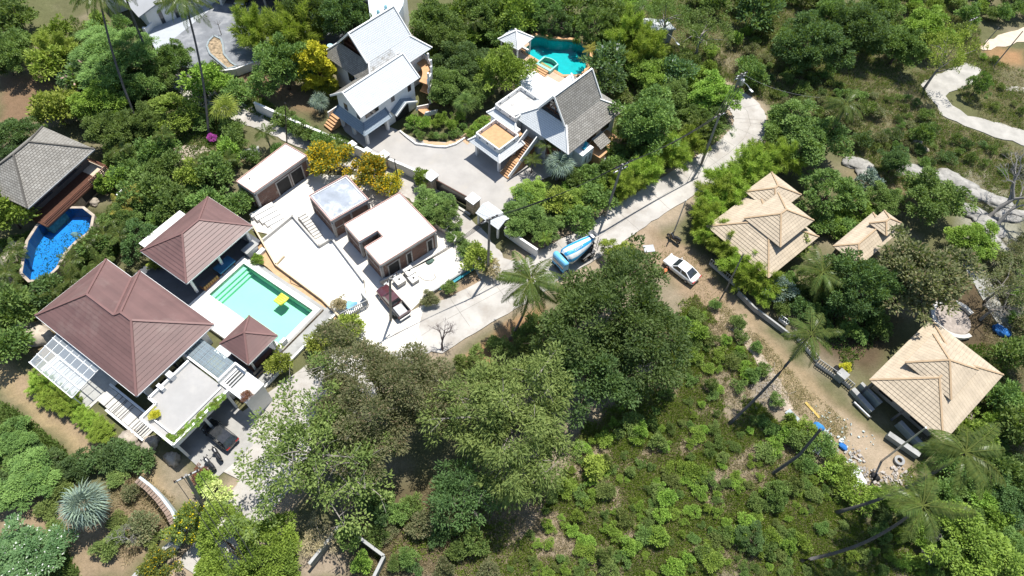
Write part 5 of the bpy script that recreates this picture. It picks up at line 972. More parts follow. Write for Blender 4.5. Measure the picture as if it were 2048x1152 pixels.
TREES = [('broad', 1240, 512, 32, 'yell', 'light yellow green crown at the road edge above the dense dark tree', .9),   # kind, px, py, radius px, leaf, label, height scale
 ('broad', 14, 105, 46, 'mid', 'leafy tree at the left edge above the bare soil yard', 1), ('bush', 35, 38, 34, 'mid', 'green shrub beside the grey drive at the top left corner', 1), ('bush', 118, 62, 26, 'bright', 'broad leaved shrub by the corner of the grey roofed house', 1),
 ('bamboo', 110, 105, 38, 'yell', 'pale feathery bush left of the dark flat crowned tree', 1), ('bush', 95, 135, 34, 'yell', 'yellowish shrub at the upper edge of the bare soil yard', 1), ('feather', 228, 105, 84, 'mid', 'broad dark feathery tree below the grey roofed house', .8), ('bush', 195, 45, 20, 'bright', 'shrub against the wall of the grey roofed house', 1), ('bush', 240, 50, 18, 'mid', 'shrub under the eave corner of the grey roofed house', 1),
 ('bush', 185, 155, 40, 'pink', 'oleander with pink flowers under the dark feathery tree', 1), ('bush', 150, 165, 26, 'white', 'greyish flowering shrub beside the bare soil yard', 1), ('bush', 283, 140, 26, 'pink', 'pale pink flowering shrub right of the dark feathery tree', 1), ('broad', 352, 118, 36, 'mid', 'small tree with bare trunk at the plaza corner', 1.2), ('broad', 325, 150, 32, 'mid', 'small tree below the plaza corner beside a tall palm trunk', 1), ('bush', 403, 168, 34, 'bright', 'shrub below the plaza retaining wall by the tall palm trunk', 1), ('bush', 432, 145, 14, 'mid', 'slim potted looking shrub against the plaza retaining wall', 1.4),
 ('bamboo', 510, 72, 42, 'bamb', 'feathery bamboo clump on the plaza, left of two', 1.2), ('bamboo', 585, 75, 52, 'bamb', 'feathery bamboo clump on the plaza, right of two', 1.2), ('mango', 612, 30, 48, 'dark', 'tall dark tree left of the white villa, nearer the garage', 1.2), ('mango', 690, 34, 52, 'dark', 'tall dark tree behind the left white villa', 1.2), ('broad', 565, 132, 56, 'mid', 'rounded green tree on bare soil beside the plaza wall', 1), ('cone', 636, 142, 31, 'gold', 'bright golden leaved columnar shrub beside the left white villa', 1), ('round', 508, 168, 13, 'bright', 'small clipped round bush on bare soil', .8),
 ('bush', 475, 190, 26, 'mid', 'shrub at the lane bend below the plaza', 1), ('bush', 445, 172, 24, 'bright', 'low light shrub under the plaza wall next to the lane', 1), ('bush', 655, 180, 20, 'yell', 'yellow green shrub against the left white villa steps', 1), ('mango', 25, 275, 46, 'dark', 'dense dark bush at the left edge above the shingle roof', .8), ('bush', 110, 220, 40, 'yell', 'yellow leaved shrub below the bare soil yard', 1), ('bush', 150, 212, 34, 'yell', 'mottled yellow green shrub above the shingle roof', 1), ('broad', 205, 205, 46, 'bright', 'bright leafy tree right of the shingle roof', 1), ('broad', 262, 178, 42, 'mid', 'leafy tree crossed by the leftmost tall palm trunk', 1),
 ('broad', 225, 262, 44, 'mid', 'leafy tree just right of the shingle roof corner', 1), ('round', 350, 232, 46, 'bright', 'wide clipped bright green mound under the tall palms', .6), ('broad', 295, 245, 36, 'mid', 'leafy tree between the tall palm trunks', 1), ('bush', 425, 277, 9, 'magenta', 'small magenta bougainvillea at the foot of a tall palm', .8), ('bush', 380, 355, 26, 'yell', 'yellow tinged shrub near the garden path', 1), ('bush', 430, 345, 34, 'mid', 'rounded shrub uphill of the narrow unfinished building', 1), ('bush', 455, 305, 26, 'bright', 'light shrub beside the stone patch in the garden', 1), ('bush', 470, 410, 30, 'mid', 'shrub beside the broad white steps', 1),
 ('bush', 418, 410, 30, 'mid', 'shrub uphill of the pool house roof', 1), ('bush', 345, 415, 30, 'mid', 'shrub beside the flat annex roof of the pool house', 1), ('bush', 310, 385, 34, 'mid', 'shrub on the garden slope above the hedge', 1), ('bush', 270, 400, 34, 'mid', 'dark shrub right of the shingle house stair', 1), ('round', 285, 482, 36, 'dark', 'dense dark green dome bush left of the pool house', .9), ('broad', 245, 435, 36, 'mid', 'leafy tree above the row of feathery palms', .9), ('bush', 18, 432, 44, 'bright', 'bright green bush at the left end of the blue pool', 1), ('cone', 208, 370, 14, 'bright', 'narrow cypress like shrub beside the shingle house stair', .9),
 ('bush', 28, 620, 44, 'mid', 'dark shrub at the left edge under the palms', 1), ('bush', 20, 690, 40, 'mid', 'rounded shrub at the left edge above the glass canopy', 1), ('bush', 90, 590, 34, 'dark', 'dark shrub against the corner of the big brown roof', 1), ('bush', 195, 495, 30, 'mid', 'shrub between the feathery palms and the big brown roof', 1), ('bush', 320, 520, 20, 'yell', 'small plant bed between the two brown roofs', .8), ('bush', 515, 520, 12, 'bright', 'small tuft on the orange sand strip', 1), ('bush', 680, 608, 14, 'dry', 'dry brown tuft at the lower end of the sand strip', 1),
 ('fbush', 655, 318, 38, 'flower', 'dense yellow flowering bush between lane and narrow unfinished building', 1), ('fbush', 738, 348, 38, 'flower', 'yellow flowering bush behind the middle unfinished building, largest', 1), ('fbush', 782, 368, 24, 'flower', 'thin yellow flowering bush beside the slim lane pole', 1), ('bush', 845, 358, 18, 'bright', 'small leafy tree against the boundary wall near the sliding gate', 1.3), ('broad', 862, 412, 40, 'mid', 'leafy bush behind the white roofed unfinished building', .6), ('round', 890, 432, 28, 'mid', 'rounded green bush facing the sliding gate', .8), ('bush', 955, 518, 26, 'yell', 'yellow green bush at the site corner by the junction pole', 1), ('bush', 985, 540, 18, 'dry', 'dry bush at the foot of the junction pole', 1),
 ('broad', 868, 40, 46, 'mid', 'green tree right of the left white villa at the top', 1), ('broad', 900, 80, 40, 'mid', 'green tree right of the main roof of the left white villa', 1), ('mango', 925, 125, 44, 'dark', 'dark rounded tree between the two white villas', .8), ('bush', 878, 82, 24, 'white', 'white flowering oleander at the eave of the left white villa', 1.2), ('broad', 890, 170, 40, 'mid', 'shaded tree beside the curved white stair', .9), ('broad', 1005, 145, 52, 'bright', 'large glossy round tree between villas near the teal pool', 1), ('broad', 950, 185, 34, 'mid', 'shaded tree at the villa garden path', .8), ('broad', 960, 25, 40, 'mid', 'tree at the top edge above the villa garden', 1), ('bush', 1030, 40, 34, 'bright', 'light green shrub left of the teal pool', 1.2),
 ('round', 1190, 55, 38, 'mid', 'large clipped round tree above the teal pool', .9), ('round', 1110, 48, 30, 'dark', 'dark clipped tree above the teal pool, left of the large one', .9), ('bush', 1150, 46, 16, 'bright', 'light shrub between the two clipped trees', 1.2), ('bush', 1048, 45, 20, 'bright', 'bright shrub above the white pavilion', 1), ('broad', 1085, 15, 36, 'mid', 'tree at the top edge above the clipped trees', 1), ('bush', 1215, 130, 36, 'white', 'white flowering frangipani right of the teal pool', 1.1), ('bush', 1218, 168, 30, 'white', 'white flowering frangipani behind the grey shingle gable', 1.1), ('bush', 1352, 150, 30, 'white', 'greyish flowering tree on the slope beyond the villas', 1.2),
 ('bamboo', 1255, 75, 44, 'bamb', 'feathery bamboo above the frangipani', 1.1), ('bamboo', 1290, 100, 42, 'bamb', 'feathery bamboo on the slope left of the street lamp', 1.1), ('broad', 1300, 150, 38, 'bright', 'light green tree on the slope above the big dark tree', .8), ('broad', 1295, 250, 66, 'mid', 'big dark bronze green tree right of the grey shingle roof', 1), ('broad', 1425, 190, 44, 'bright', 'rounded yellow green tree beside the road bend pole', .9), ('broad', 1345, 190, 36, 'mid', 'green tree between the big dark tree and the road bend', .8), ('broad', 1405, 240, 34, 'mid', 'tree at the inside of the road bend', .9), ('thin', 1440, 262, 26, 'mid', 'thin crowned tree overhanging the road bend', .9),
 ('bamboo', 1335, 310, 40, 'bamb', 'bamboo clump along the villa side of the road, upper', 1), ('bamboo', 1375, 290, 34, 'bamb', 'bamboo clump along the villa side of the road near the bend', 1), ('bamboo', 1290, 345, 36, 'bamb', 'bamboo clump along the villa side of the road, middle', 1), ('bamboo', 1250, 370, 34, 'bamb', 'bamboo clump behind the leaning road pole', 1), ('bush', 1195, 400, 30, 'mid', 'roadside bush left of the leaning road pole', 1), ('broad', 1068, 385, 36, 'bright', 'bright leafy mound at the edge of the villa court', .5), ('broad', 1045, 440, 42, 'mid', 'dark green bush beside the gate shelter', .7), ('broad', 1090, 455, 34, 'mid', 'leafy bush above the cement mixer', .7), ('broad', 1140, 400, 34, 'bright', 'light crowned bush in the villa corner by the road', .7), ('bush', 1160, 445, 30, 'mid', 'roadside bush at the road edge above the cement mixer', 1), ('bush', 1115, 405, 28, 'yell', 'yellow green plant in the villa corner', 1),
 ('bush', 1510, 28, 38, 'dark', 'isolated dark round tree on the far slope', 1.2), ('thin', 1405, 65, 52, 'mid', 'scraggly grey green tree with bent trunk on the far slope', .9), ('thin', 1335, 35, 40, 'mid', 'thin tree in front of the tin roofed shed', 1.2), ('thin', 1280, 25, 36, 'mid', 'thin tree left of the tin roofed shed', 1.2), ('mango', 1618, 92, 62, 'dark', 'large dark tree on the upper right slope, left of two', .9), ('mango', 1715, 62, 56, 'dark', 'large dark tree on the upper right slope, right of two', .9), ('broad', 1760, 25, 40, 'mid', 'tree at the top edge right of the large dark trees', 1), ('broad', 1800, 95, 44, 'mid', 'green tree on the upper right slope', .9), ('broad', 1855, 60, 46, 'bright', 'light green tree near the upper sandy path', .9), ('broad', 1660, 30, 40, 'mid', 'tree at the top edge above the large dark trees', 1),
 ('round', 1957, 172, 19, 'mid', 'small round headed tree in the grass beside the sandy path', 1.4), ('thin', 1895, 110, 46, 'yell', 'leaning thin tree over the sandy path', 1.5), ('broad', 1620, 275, 64, 'mid', 'spreading green tree below the lone coconut palm', .8), ('round', 1655, 388, 48, 'mid', 'dense round dark tree behind the three tiered bungalow', .9), ('broad', 1790, 325, 30, 'dark', 'dark tree on the dry slope above the granite outcrops', 1), ('broad', 1868, 395, 58, 'mid', 'broad rounded tree below the granite outcrops', .8), ('broad', 1770, 400, 34, 'mid', 'tree between the round tree and the granite outcrops', .9), ('broad', 1945, 482, 44, 'bright', 'bright green tree above the pale concrete path', .8), ('mango', 1722, 575, 66, 'dark', 'large very dark tree in front of the middle bungalow', 1.1), ('broad', 1832, 560, 88, 'olive', 'huge dull olive tree above the lower bungalow', 1), ('thin', 2010, 570, 52, 'olive', 'thin olive tree over the pale concrete path', 1), ('bush', 1700, 395, 26, 'mid', 'shrub beside the middle bungalow roof', 1.2), ('bush', 1735, 365, 22, 'silver', 'grey leaved agave like shrub above the middle bungalow', 1), ('bush', 1845, 272, 20, 'mid', 'dark shrub beside the pale boulders in the clearing', 1.3),
 ('bush', 1590, 490, 26, 'yell', 'brownish flowering shrub against the three tiered bungalow', 1.2), ('bush', 1555, 580, 26, 'silver', 'greyish shrub inside the bamboo hedge', 1.1), ('bush', 1562, 618, 16, 'mid', 'small dark shrub at the end of the bamboo hedge', 1), ('bush', 1692, 735, 10, 'gold', 'small yellow agave in the shaded yard', .7), ('bush', 2025, 710, 34, 'mid', 'shrub at the right edge behind the lower bungalow', 1.2), ('bush', 2005, 800, 34, 'mid', 'shrub beside the right eave of the lower bungalow', 1.2), ('bush', 1945, 865, 34, 'bright', 'bright shrub at the lower corner of the lower bungalow', 1.2), ('bush', 2035, 860, 40, 'mid', 'shrub at the right edge below the lower bungalow', 1.2), ('broad', 1945, 1095, 76, 'bright', 'large bright yellow green tree at the bottom right', .7), ('broad', 2030, 1000, 46, 'dark', 'dark tree at the right edge near the bottom', .8), ('broad', 2035, 1110, 40, 'mid', 'tree in the bottom right corner', .8), ('bush', 1990, 940, 34, 'mid', 'shrub right of the nearer leaning palm crown', 1.2),
 ('fbush', 385, 1055, 38, 'flower2', 'yellow flowering shrub at the end of the bottom left wall', 1.2), ('fbush', 318, 1130, 34, 'flower2', 'yellow flecked shrub at the bottom edge by the white wall', 1.2), ('bush', 432, 985, 26, 'pale', 'cream variegated shrub beside the drive below the motorbikes', .8), ('bush', 412, 965, 22, 'bright', 'light green shrub under the leaning bottom left pole', .8), ('bush', 402, 948, 16, 'red', 'dark red leaved bed beside the motorbikes', .6), ('broad', 55, 960, 54, 'mid', 'wide leafy bush covering the left of the bottom left garden', .5), ('broad', 22, 882, 40, 'mid', 'leafy bush at the left edge below the straw path', .5), ('broad', 55, 1115, 70, 'white', 'leafy bush with white flowers in the bottom left corner', .5), ('bush', 262, 985, 18, 'olive', 'brownish shrub on the straw coloured lawn', .9), ('bush', 285, 1055, 26, 'olive', 'dull thin shrub behind the bottom left wall', 1),
 ('bush', 700, 1075, 26, 'mid', 'green shrub inside the small walled enclosure', 1), ('bush', 725, 1125, 18, 'bright', 'light green shrub in the lower corner of the walled enclosure', 1), ('thin', 640, 1075, 36, 'dry', 'bare twiggy bush left of the walled enclosure', .6), ('bush', 1190, 935, 24, 'yell', 'yellow green round bush on the overgrown plot', .9), ('round', 1500, 1075, 26, 'dark', 'blue green round bush on the overgrown plot', .8), ('bush', 900, 575, 14, 'mid', 'small weed tuft beside the site wall pipes', .8), ('bush', 860, 600, 16, 'olive', 'dry weed tuft at the site entrance corner', .8), ('bush', 640, 690, 26, 'yell', 'yellow green bush below the grey walkway corner', 1), ('bush', 700, 655, 26, 'yell', 'yellow green bush beside the slatted gate panel', 1), ('bush', 560, 725, 24, 'yell', 'yellow green bush below the gazebo', 1.2)]
for k, px, py, r, lf, lb, hs in TREES: tree(k, px, py, r, lf, lb, None, None, None, hs, BARKG if k == 'thin' else None)
# rows of like plants
def row(kind, pts, r, leaf, label, group, hs=1.0, jit=6, name=None, zb=0.0):
    rg = random.Random(len(pts)*31+int(pts[0][0]))
    for i, (a, c) in enumerate(pts): tree(kind, a+rg.uniform(-jit, jit), c+rg.uniform(-jit, jit), r*rg.uniform(.8, 1.2), leaf, label, group, name or 'hedge_bush', 'bush', hs, None, zb)
def along(P, n):
    out = []; d = [0]
    for i in range(len(P)-1): d.append(d[-1]+math.dist(P[i], P[i+1]))
    for k in range(n):
        t = d[-1]*(k+.5)/n
        for i in range(len(P)-1):
            if d[i] <= t <= d[i+1]+1e-6: f = (t-d[i])/(d[i+1]-d[i]); out.append((P[i][0]+(P[i+1][0]-P[i][0])*f, P[i][1]+(P[i+1][1]-P[i][1])*f)); break
    return out
row('bamboo', along([(1440, 385), (1425, 420), (1405, 450), (1440, 480), (1475, 520), (1510, 555), (1545, 590)], 11), 32, 'bamb', 'feathery bamboo clump in the hedge around the three tiered bungalow', 'bamboo hedge of the three tiered bungalow', 1)
row('bamboo', [(1470, 400), (1495, 345), (1530, 325), (1565, 320), (1510, 335), (1450, 370)], 36, 'bamb', 'tall feathery bamboo clump between the road and the three tiered bungalow', 'bamboo between road and bungalow', 1.1)
row('bush', [(950, 705), (985, 685), (1040, 672), (1068, 648), (925, 725), (1005, 705), (1055, 690)], 20, 'fresh', 'bush on the road bank below the leaning coconut palm', 'bushes on the road bank', .9)
row('bush', [(230, 1040), (245, 1075), (215, 1090), (110, 1050), (95, 1020), (235, 960), (300, 1075), (130, 985)], 20, 'fresh', 'low bush around the silver blue fan palm', 'low bushes around the fan palm', .7)
row('bush', [(1488, 668), (1512, 700), (1475, 640), (1530, 735), (1505, 745), (1552, 800), (1575, 835), (1435, 610)], 14, 'mid', 'roadside bush on the plot side of the dirt track', 'bushes along the dirt track', .9)
row('bush', [(120, 945), (150, 932), (185, 924), (218, 918), (250, 916), (282, 922), (165, 945), (235, 905)], 22, 'dark', 'dark bush in the band above the bottom left garden', 'dark bushes above the bottom left garden', .8)
row('bush', along([(300, 445), (335, 425), (370, 400), (400, 375)], 7), 17, 'mid', 'clipped hedge bush in the row uphill of the pool house', 'clipped hedge above the pool house', .8, 2)
row('bush', along([(560, 232), (600, 258), (640, 280), (690, 300)], 9), 18, 'mid', 'shrub in the strip between lane and boundary wall', 'shrubs along the boundary wall', .9, 4)
row('bush', along([(905, 470), (930, 495), (950, 515)], 5), 15, 'mid', 'low hedge bush on the verge between site wall and lane', 'low hedge on the lane verge', .7, 3)
row('bush', along([(940, 272), (955, 255), (975, 238)], 6), 12, 'bright', 'clipped hedge bush beside the brick walk', 'clipped hedge beside the brick walk', .8, 1.5)
row('bush', along([(815, 250), (840, 270), (870, 275), (905, 270), (935, 252)], 9), 8, 'mid', 'low shrub in the curved bed of the villa court', 'low shrubs in the villa court bed', .9, 4)
row('bush', [(850, 245), (870, 252), (885, 240), (832, 242), (905, 248), (915, 232)], 11, 'bright', 'leafy border plant in front of the left white villa', 'border plants of the left white villa', 1.1, 4)
row('bamboo', along([(75, 768), (112, 795), (150, 822), (188, 850), (215, 872)], 11), 21, 'bamb', 'feathery grass clump along the straw path below the glass canopy', 'feathery clumps along the straw path', .7)
row('bush', [(1030, 25), (985, 60), (1000, 20), (1130, 20), (1220, 25), (1180, 12), (930, 30), (1240, 45)], 26, 'mid', 'background shrub along the top edge above the teal pool', 'background shrubs above the teal pool', 1.2)
row('bush', [(240, 285), (265, 320), (300, 310), (330, 290), (345, 320), (255, 350), (290, 355), (235, 320), (320, 345)], 24, 'mid', 'garden shrub under the tall palm trunks', 'garden shrubs under the tall palms', 1)
row('bush', along([(1560, 225), (1555, 260), (1545, 300), (1590, 330)], 6), 24, 'mid', 'roadside bush on the outer side of the road bend', 'bushes outside the road bend', 1)
row('bush', [(1225, 300), (1240, 330), (1215, 350), (1180, 360), (1265, 300), (1150, 355)], 22, 'mid', 'shrub behind the right white villa', 'shrubs behind the right white villa', 1)
row('bush', [(462, 268), (505, 312), (478, 295), (560, 300)], 16, 'mid', 'shrub on the garden side of the lane', 'shrubs beside the lane', 1)
row('bush', along([(330, 872), (352, 878), (372, 860), (400, 835), (425, 812), (448, 790)], 15), 7, 'bright', 'small plant in the planter along the carport roof parapet', 'plants along the carport parapet', .6, 2, 'planter_plant', 3.9)
t = tree('bush', 310, 828, 10, 'gold', 'yellow green plant in a square pot on the carport roof', None, 'potted_plant', 'plant', .8, zb=3.9); tree('low', 493, 790, 10, 'red', 'dark red bougainvillea on the white entrance gatehouse roof', None, 'bougainvillea', 'plant', .8, zb=4.2)
# wild growth: countable bushes on the overgrown plots
def inside(p, P):
    c = False
    for i in range(len(P)):
        (x1, y1), (x2, y2) = P[i], P[(i+1) % len(P)]
        if (y1 > p[1]) != (y2 > p[1]) and p[0] < (x2-x1)*(p[1]-y1)/(y2-y1)+x1: c = not c
    return c
SANDW = [tuple(G(*p)[:2]) for p in SANDP]
KEEP = [(ROAD_C, 2.7), ([(0, 740), (60, 790), (120, 845), (190, 905)], 1.3), ([(1845, 168), (1900, 150), (1950, 145)], 2.2), ([(1875, 195), (1920, 235), (1990, 257), (2060, 280)], 1.8), (LANE_C, 2.1), (TRACK_C, 2.0)]
KEEPW = [([Vector(G(*p)[:2]) for p in L_], w) for L_, w in KEEP]
def free(px, py, r):
    g = G(px, py, 1.0); q_ = Vector((g.x, g.y))
    for L_, w in KEEPW:
        for i in range(len(L_)-1):
            a, c = L_[i], L_[i+1]; t = max(0, min(1, (q_-a).dot(c-a)/(c-a).length_squared))
            if (q_-a.lerp(c, t)).length < w+r: return False
    return True
def wild(P, n, r0, r1, leafs, label, group, avoid=(), seed=1, hs=1.0, kinds=('bush', 'bush', 'low'), dmin=.75, name='wild_bush'):
    rg = random.Random(seed); xs = [p[0] for p in P]; ys = [p[1] for p in P]; done = []; k = 0
    while len(done) < n and k < n*40:
        k += 1; a, c = rg.uniform(min(xs), max(xs)), rg.uniform(min(ys), max(ys))
        if not inside((a, c), P) or any(math.hypot(a-x, c-y) < r for x, y, r in avoid): continue
        r = r0+(r1-r0)*rg.random()**1.8
        if not free(a, c, r*.06): continue
        if any(math.hypot(a-x, c-y) < (r+q_)*dmin*.7 for x, y, q_ in done): continue
        done.append((a, c, r)); lb = label(a, c, r) if callable(label) else label; tree(rg.choice(kinds), a, c, r, rg.choice(leafs), lb, group if lb == label else lb.replace(' bush ', ' bushes ').replace(' shrub ', ' shrubs '), name, 'bush', hs*rg.uniform(.8, 1.2))
def slope_label(a, c, r):
    z = 'below the large dark trees on the upper right slope' if a < 1700 and c < 190 else 'around the lone coconut palm on the slope' if a < 1760 else 'beside the winding sandy path' if c < 260 else 'on the dry clearing above the granite outcrops'
    return ('small scrub bush ' if r < 12 else 'scrub bush ')+z
def thicket_label(a, c, r):
    z = 'at the right edge below the lower bungalow' if a > 1970 and c < 1010 else 'around the upper leaning palm trunk' if c < 1010 else 'in the bottom right corner' if a > 1950 else 'around the lower leaning palm trunk'
    return ('large wild bush ' if r > 22 else 'wild bush ')+z
def top_label(a, c, r):
    z = 'around the tin roofed shed at the top' if a < 1400 else 'between the shed and the large dark trees' if a < 1580 else 'under the large dark trees at the top right' if a < 1780 else 'near the upper sandy path at the top right'
    return ('small scrub bush ' if r < 15 else 'scrub bush ')+z
def villa_label(a, c, r):
    z = 'beside the teal pool end' if c < 170 and a < 1320 else 'above the road bend' if c < 170 else 'under the bronze green tree by the grey shingle roof' if a < 1350 else 'inside the road bend'
    return ('small garden shrub ' if r < 20 else 'garden shrub ')+z
def plot_label(a, c, r):
    z = 'beside the dirt track' if a-1390 > (c-590)*.75 and c < 800 else 'between the dense dark tree and the yellow round bush' if c < 900 and a < 1330 else 'in the middle of the overgrown plot' if c < 900 else 'around the bare leaning trunk' if a > 1500 and c < 1000 else 'below the yellow round bush' if a < 1270 and c < 1040 else 'right of the yellow round bush' if c < 1040 else 'along the bottom edge left of the blue green bush' if a < 1480 else 'along the bottom edge near the lower leaning palm'
    return ('small wild bush ' if r < 11 else 'large wild bush ' if r > 16 else 'wild bush ')+z
PLOT = [(1390, 590), (1440, 650), (1510, 720), (1500, 790), (1560, 850), (1620, 920), (1700, 1000), (1740, 1060), (1890, 1152), (1000, 1152), (1110, 980), (1170, 850), (1280, 800)]
wild(PLOT, 290, 7, 20, ['mid', 'bright', 'bright', 'mid', 'fresh', 'bright'], plot_label, 'wild bushes on the overgrown plot', [(1270, 905, 22), (1120, 1010, 20), (1380, 780, 20), (1190, 935, 20)]+[(1672+21*k, 1025-10*k, 24) for k in range(6)]+[(1602+24*k, 1122-11*k, 24) for k in range(7)]+[(1545+16*k, 947-15*k, 20) for k in range(4)]+[(1458+16*k, 848-17*k, 20) for k in range(4)], 5, 1, ('bush', 'low', 'weed', 'weed'), .8)
wild([(1440, 60), (1560, 130), (1680, 170), (1830, 190), (1890, 250), (2048, 320), (2048, 350), (1840, 330), (1740, 290), (1600, 210), (1540, 200), (1480, 150)], 70, 8, 20, ['mid', 'fresh', 'olive', 'mid', 'dark'], slope_label, 'scrub bushes on the upper right slope', [(1900, 240, 30), (1960, 260, 28), (1870, 170, 26)], 8, 1, ('bush', 'low', 'weed', 'weed'), 1.0, 'scrub_bush')
wild([(1240, -30), (1900, -30), (1900, 8), (1240, 12)], 26, 12, 26, ['mid', 'fresh', 'bright'], 'scrub bush along the top edge right of centre', 'scrub bushes along the top edge', [], 33, 1, ('bush',), .9, 'scrub_bush')
wild([(1880, -60), (2090, -60), (2090, 10), (1965, 48), (1900, 25)], 18, 14, 30, ['mid', 'fresh', 'bright'], 'scrub bush above the upper sandy path in the top right corner', 'scrub bushes in the top right corner', [], 31, 1, ('bush',), .9, 'scrub_bush')
wild([(1250, 30), (1480, 0), (1560, 0), (1900, 0), (1940, 60), (1870, 130), (1560, 170), (1440, 140), (1300, 120)], 44, 10, 26, ['mid', 'fresh', 'mid', 'bright'], top_label, 'scrub bushes among the top right trees', [(1310, 50, 40)], 9, 1, ('bush', 'low'), 1.0, 'scrub_bush')
wild([(1960, 110), (2048, 140), (2048, 260), (1980, 235), (1940, 200), (1970, 160)], 7, 6, 12, ['mid', 'fresh', 'bright'], 'bush in the grass between the two sandy paths', 'bushes between the sandy paths', [], 10, 1, ('low', 'bush'), 1, 'scrub_bush')
wild([(1960, 830), (2048, 780), (2048, 1152), (1890, 1152), (1740, 1060), (1760, 985), (1860, 960)], 46, 14, 32, ['mid', 'bright', 'dark', 'mid'], thicket_label, 'wild bushes below the lower bungalow', [(1700+21*k, 1012-10*k, 26) for k in range(6)]+[(1602+24*k, 1122-11*k, 26) for k in range(6)], 11, 1, ('bush',), .8, 'thicket_bush')
wild([(1620, 850), (1700, 960), (1780, 1000), (1700, 1000), (1560, 850)], 12, 16, 30, ['mid', 'bright'], 'wild bush along the rubbish heap at the track end', 'wild bushes beside the rubbish heap', [(1660, 880, 16), (1720, 950, 24)], 12)
wild([(0, -20), (60, -20), (50, 150), (0, 150)], 6, 18, 30, ['mid', 'dark'], 'shrub at the top left corner', 'shrubs at the top left corner', [], 13, name='garden_shrub')
wild([(120, 60), (320, 150), (430, 190), (480, 260), (440, 400), (260, 470), (220, 330), (170, 240)], 34, 14, 26, ['mid', 'bright', 'dark', 'mid'], 'garden shrub on the slope below the grey plaza', 'garden shrubs below the plaza', [(385, 310, 30), (360, 180, 30), (350, 232, 44)], 14, name='garden_shrub')
wild([(840, 10), (1000, 0), (1040, 60), (980, 110), (940, 190), (880, 200), (850, 120)], 24, 16, 30, ['mid', 'dark', 'bright'], 'garden shrub between the two white villas', 'garden shrubs between the villas', [(930, 205, 20)], 15, name='garden_shrub')
wild([(1220, 110), (1440, 130), (1460, 250), (1340, 330), (1250, 330), (1250, 220)], 34, 16, 30, ['mid', 'fresh', 'bright', 'dark'], villa_label, 'shrubs right of the villas', [(1250, 150, 20)], 16, name='garden_shrub')
wild([(1040, 400), (1200, 340), (1250, 340), (1250, 410), (1130, 470), (1060, 480)], 18, 14, 26, ['mid', 'dark', 'bright'], 'shrub in the villa corner beside the road', 'shrubs in the villa corner by the road', [(1210, 425, 14)], 17, .9, name='garden_shrub')
wild([(0, 810), (60, 850), (110, 890), (130, 940), (100, 980), (60, 990), (0, 960)], 12, 14, 24, ['mid', 'mid', 'dark'], 'shrub in the bottom left garden', 'shrubs in the bottom left garden', [], 18, .7, name='garden_shrub')
wild([(1640, 400), (1760, 420), (1720, 470), (1640, 480)], 10, 14, 24, ['mid', 'bright'], 'shrub behind the middle bungalow', 'shrubs behind the middle bungalow', [], 19, name='garden_shrub')
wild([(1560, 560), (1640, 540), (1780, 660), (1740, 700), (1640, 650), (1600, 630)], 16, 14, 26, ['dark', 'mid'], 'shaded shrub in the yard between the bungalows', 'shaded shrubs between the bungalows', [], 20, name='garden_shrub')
wild([(1960, 500), (2048, 480), (2048, 700), (2000, 560)], 12, 14, 26, ['olive', 'mid'], 'bush at the right edge by the pale path', 'bushes at the right edge', [], 21, name='garden_shrub')
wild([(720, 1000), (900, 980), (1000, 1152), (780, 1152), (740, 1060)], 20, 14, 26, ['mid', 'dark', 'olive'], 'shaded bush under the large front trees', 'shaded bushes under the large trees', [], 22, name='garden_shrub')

# ------------------------------------------------------------------ palms
def frond_mesh(name, seed, Ln, nl, lw, ll, droop, rise=.35):
    """a feather frond along +X: drooping midrib with leaflets both sides"""
    rs = np.random.RandomState(seed); t = np.linspace(0, 1, 12)
    def P(t): return np.stack([Ln*t*(1-.12*droop*t), 0*t, Ln*(rise*t-droop*t*t*.75)], -1)
    rib = MB(); pts = P(t); rib.tube([tuple(p) for p in pts], [Ln*.012*(1-.8*q_)+.006 for q_ in t], 4)
    V = [np.array(rib.v)]; F = []; T = []; off = len(rib.v)
    F = [f for f in rib.f]; T = [.9]*len(F)
    for s in (-1, 1):
        tt = np.linspace(.12, .99, nl); b = P(tt); tan = unit(P(tt+.01)-P(tt-.01)); side = np.stack([0*tt, s+0*tt, 0*tt], -1)
        L = ll*(np.sin(np.pi*np.clip(tt*.86+.12, 0, 1))**.7)*rs.uniform(.85, 1.15, nl)
        D = unit(side+tan*.75+np.array([0, 0, -.55])*rs.uniform(.4, 1.4, nl)[:, None]); w = tan*lw
        tip = b+D*L[:, None]; tip[:, 2] -= .18*L; mid = b+D*L[:, None]*.5
        v = np.stack([b, mid+w*.6, tip, mid-w*.6], 1).reshape(-1, 3); n0 = sum(len(x) for x in V); V.append(v)
        F += [tuple(n0+4*i+k for k in range(4)) for i in range(nl)]; T += list(np.clip(rs.rand(nl)*.6, 0, 1))
    me = bpy.data.meshes.new(name); me.from_pydata([tuple(p) for p in np.concatenate(V)], [], F)
    for nm, dt in (('tint', T), ('pick', [1.0]*len(F))): a = me.attributes.new(nm, 'FLOAT', 'FACE'); a.data.foreach_set('value', dt)
    me.materials.append(None); return me
FR = [frond_mesh('frond_coconut', i, 3.6, 40, .085, .95, dr, ri) for i, (dr, ri) in enumerate([(.75, .45), (1.0, .25), (1.25, .05), (.55, .75)])]
FA = [frond_mesh('frond_areca', 20+i, 2.2, 22, .09, .62, dr, ri) for i, (dr, ri) in enumerate([(.9, .7), (1.1, .5), (.7, 1.0)])]
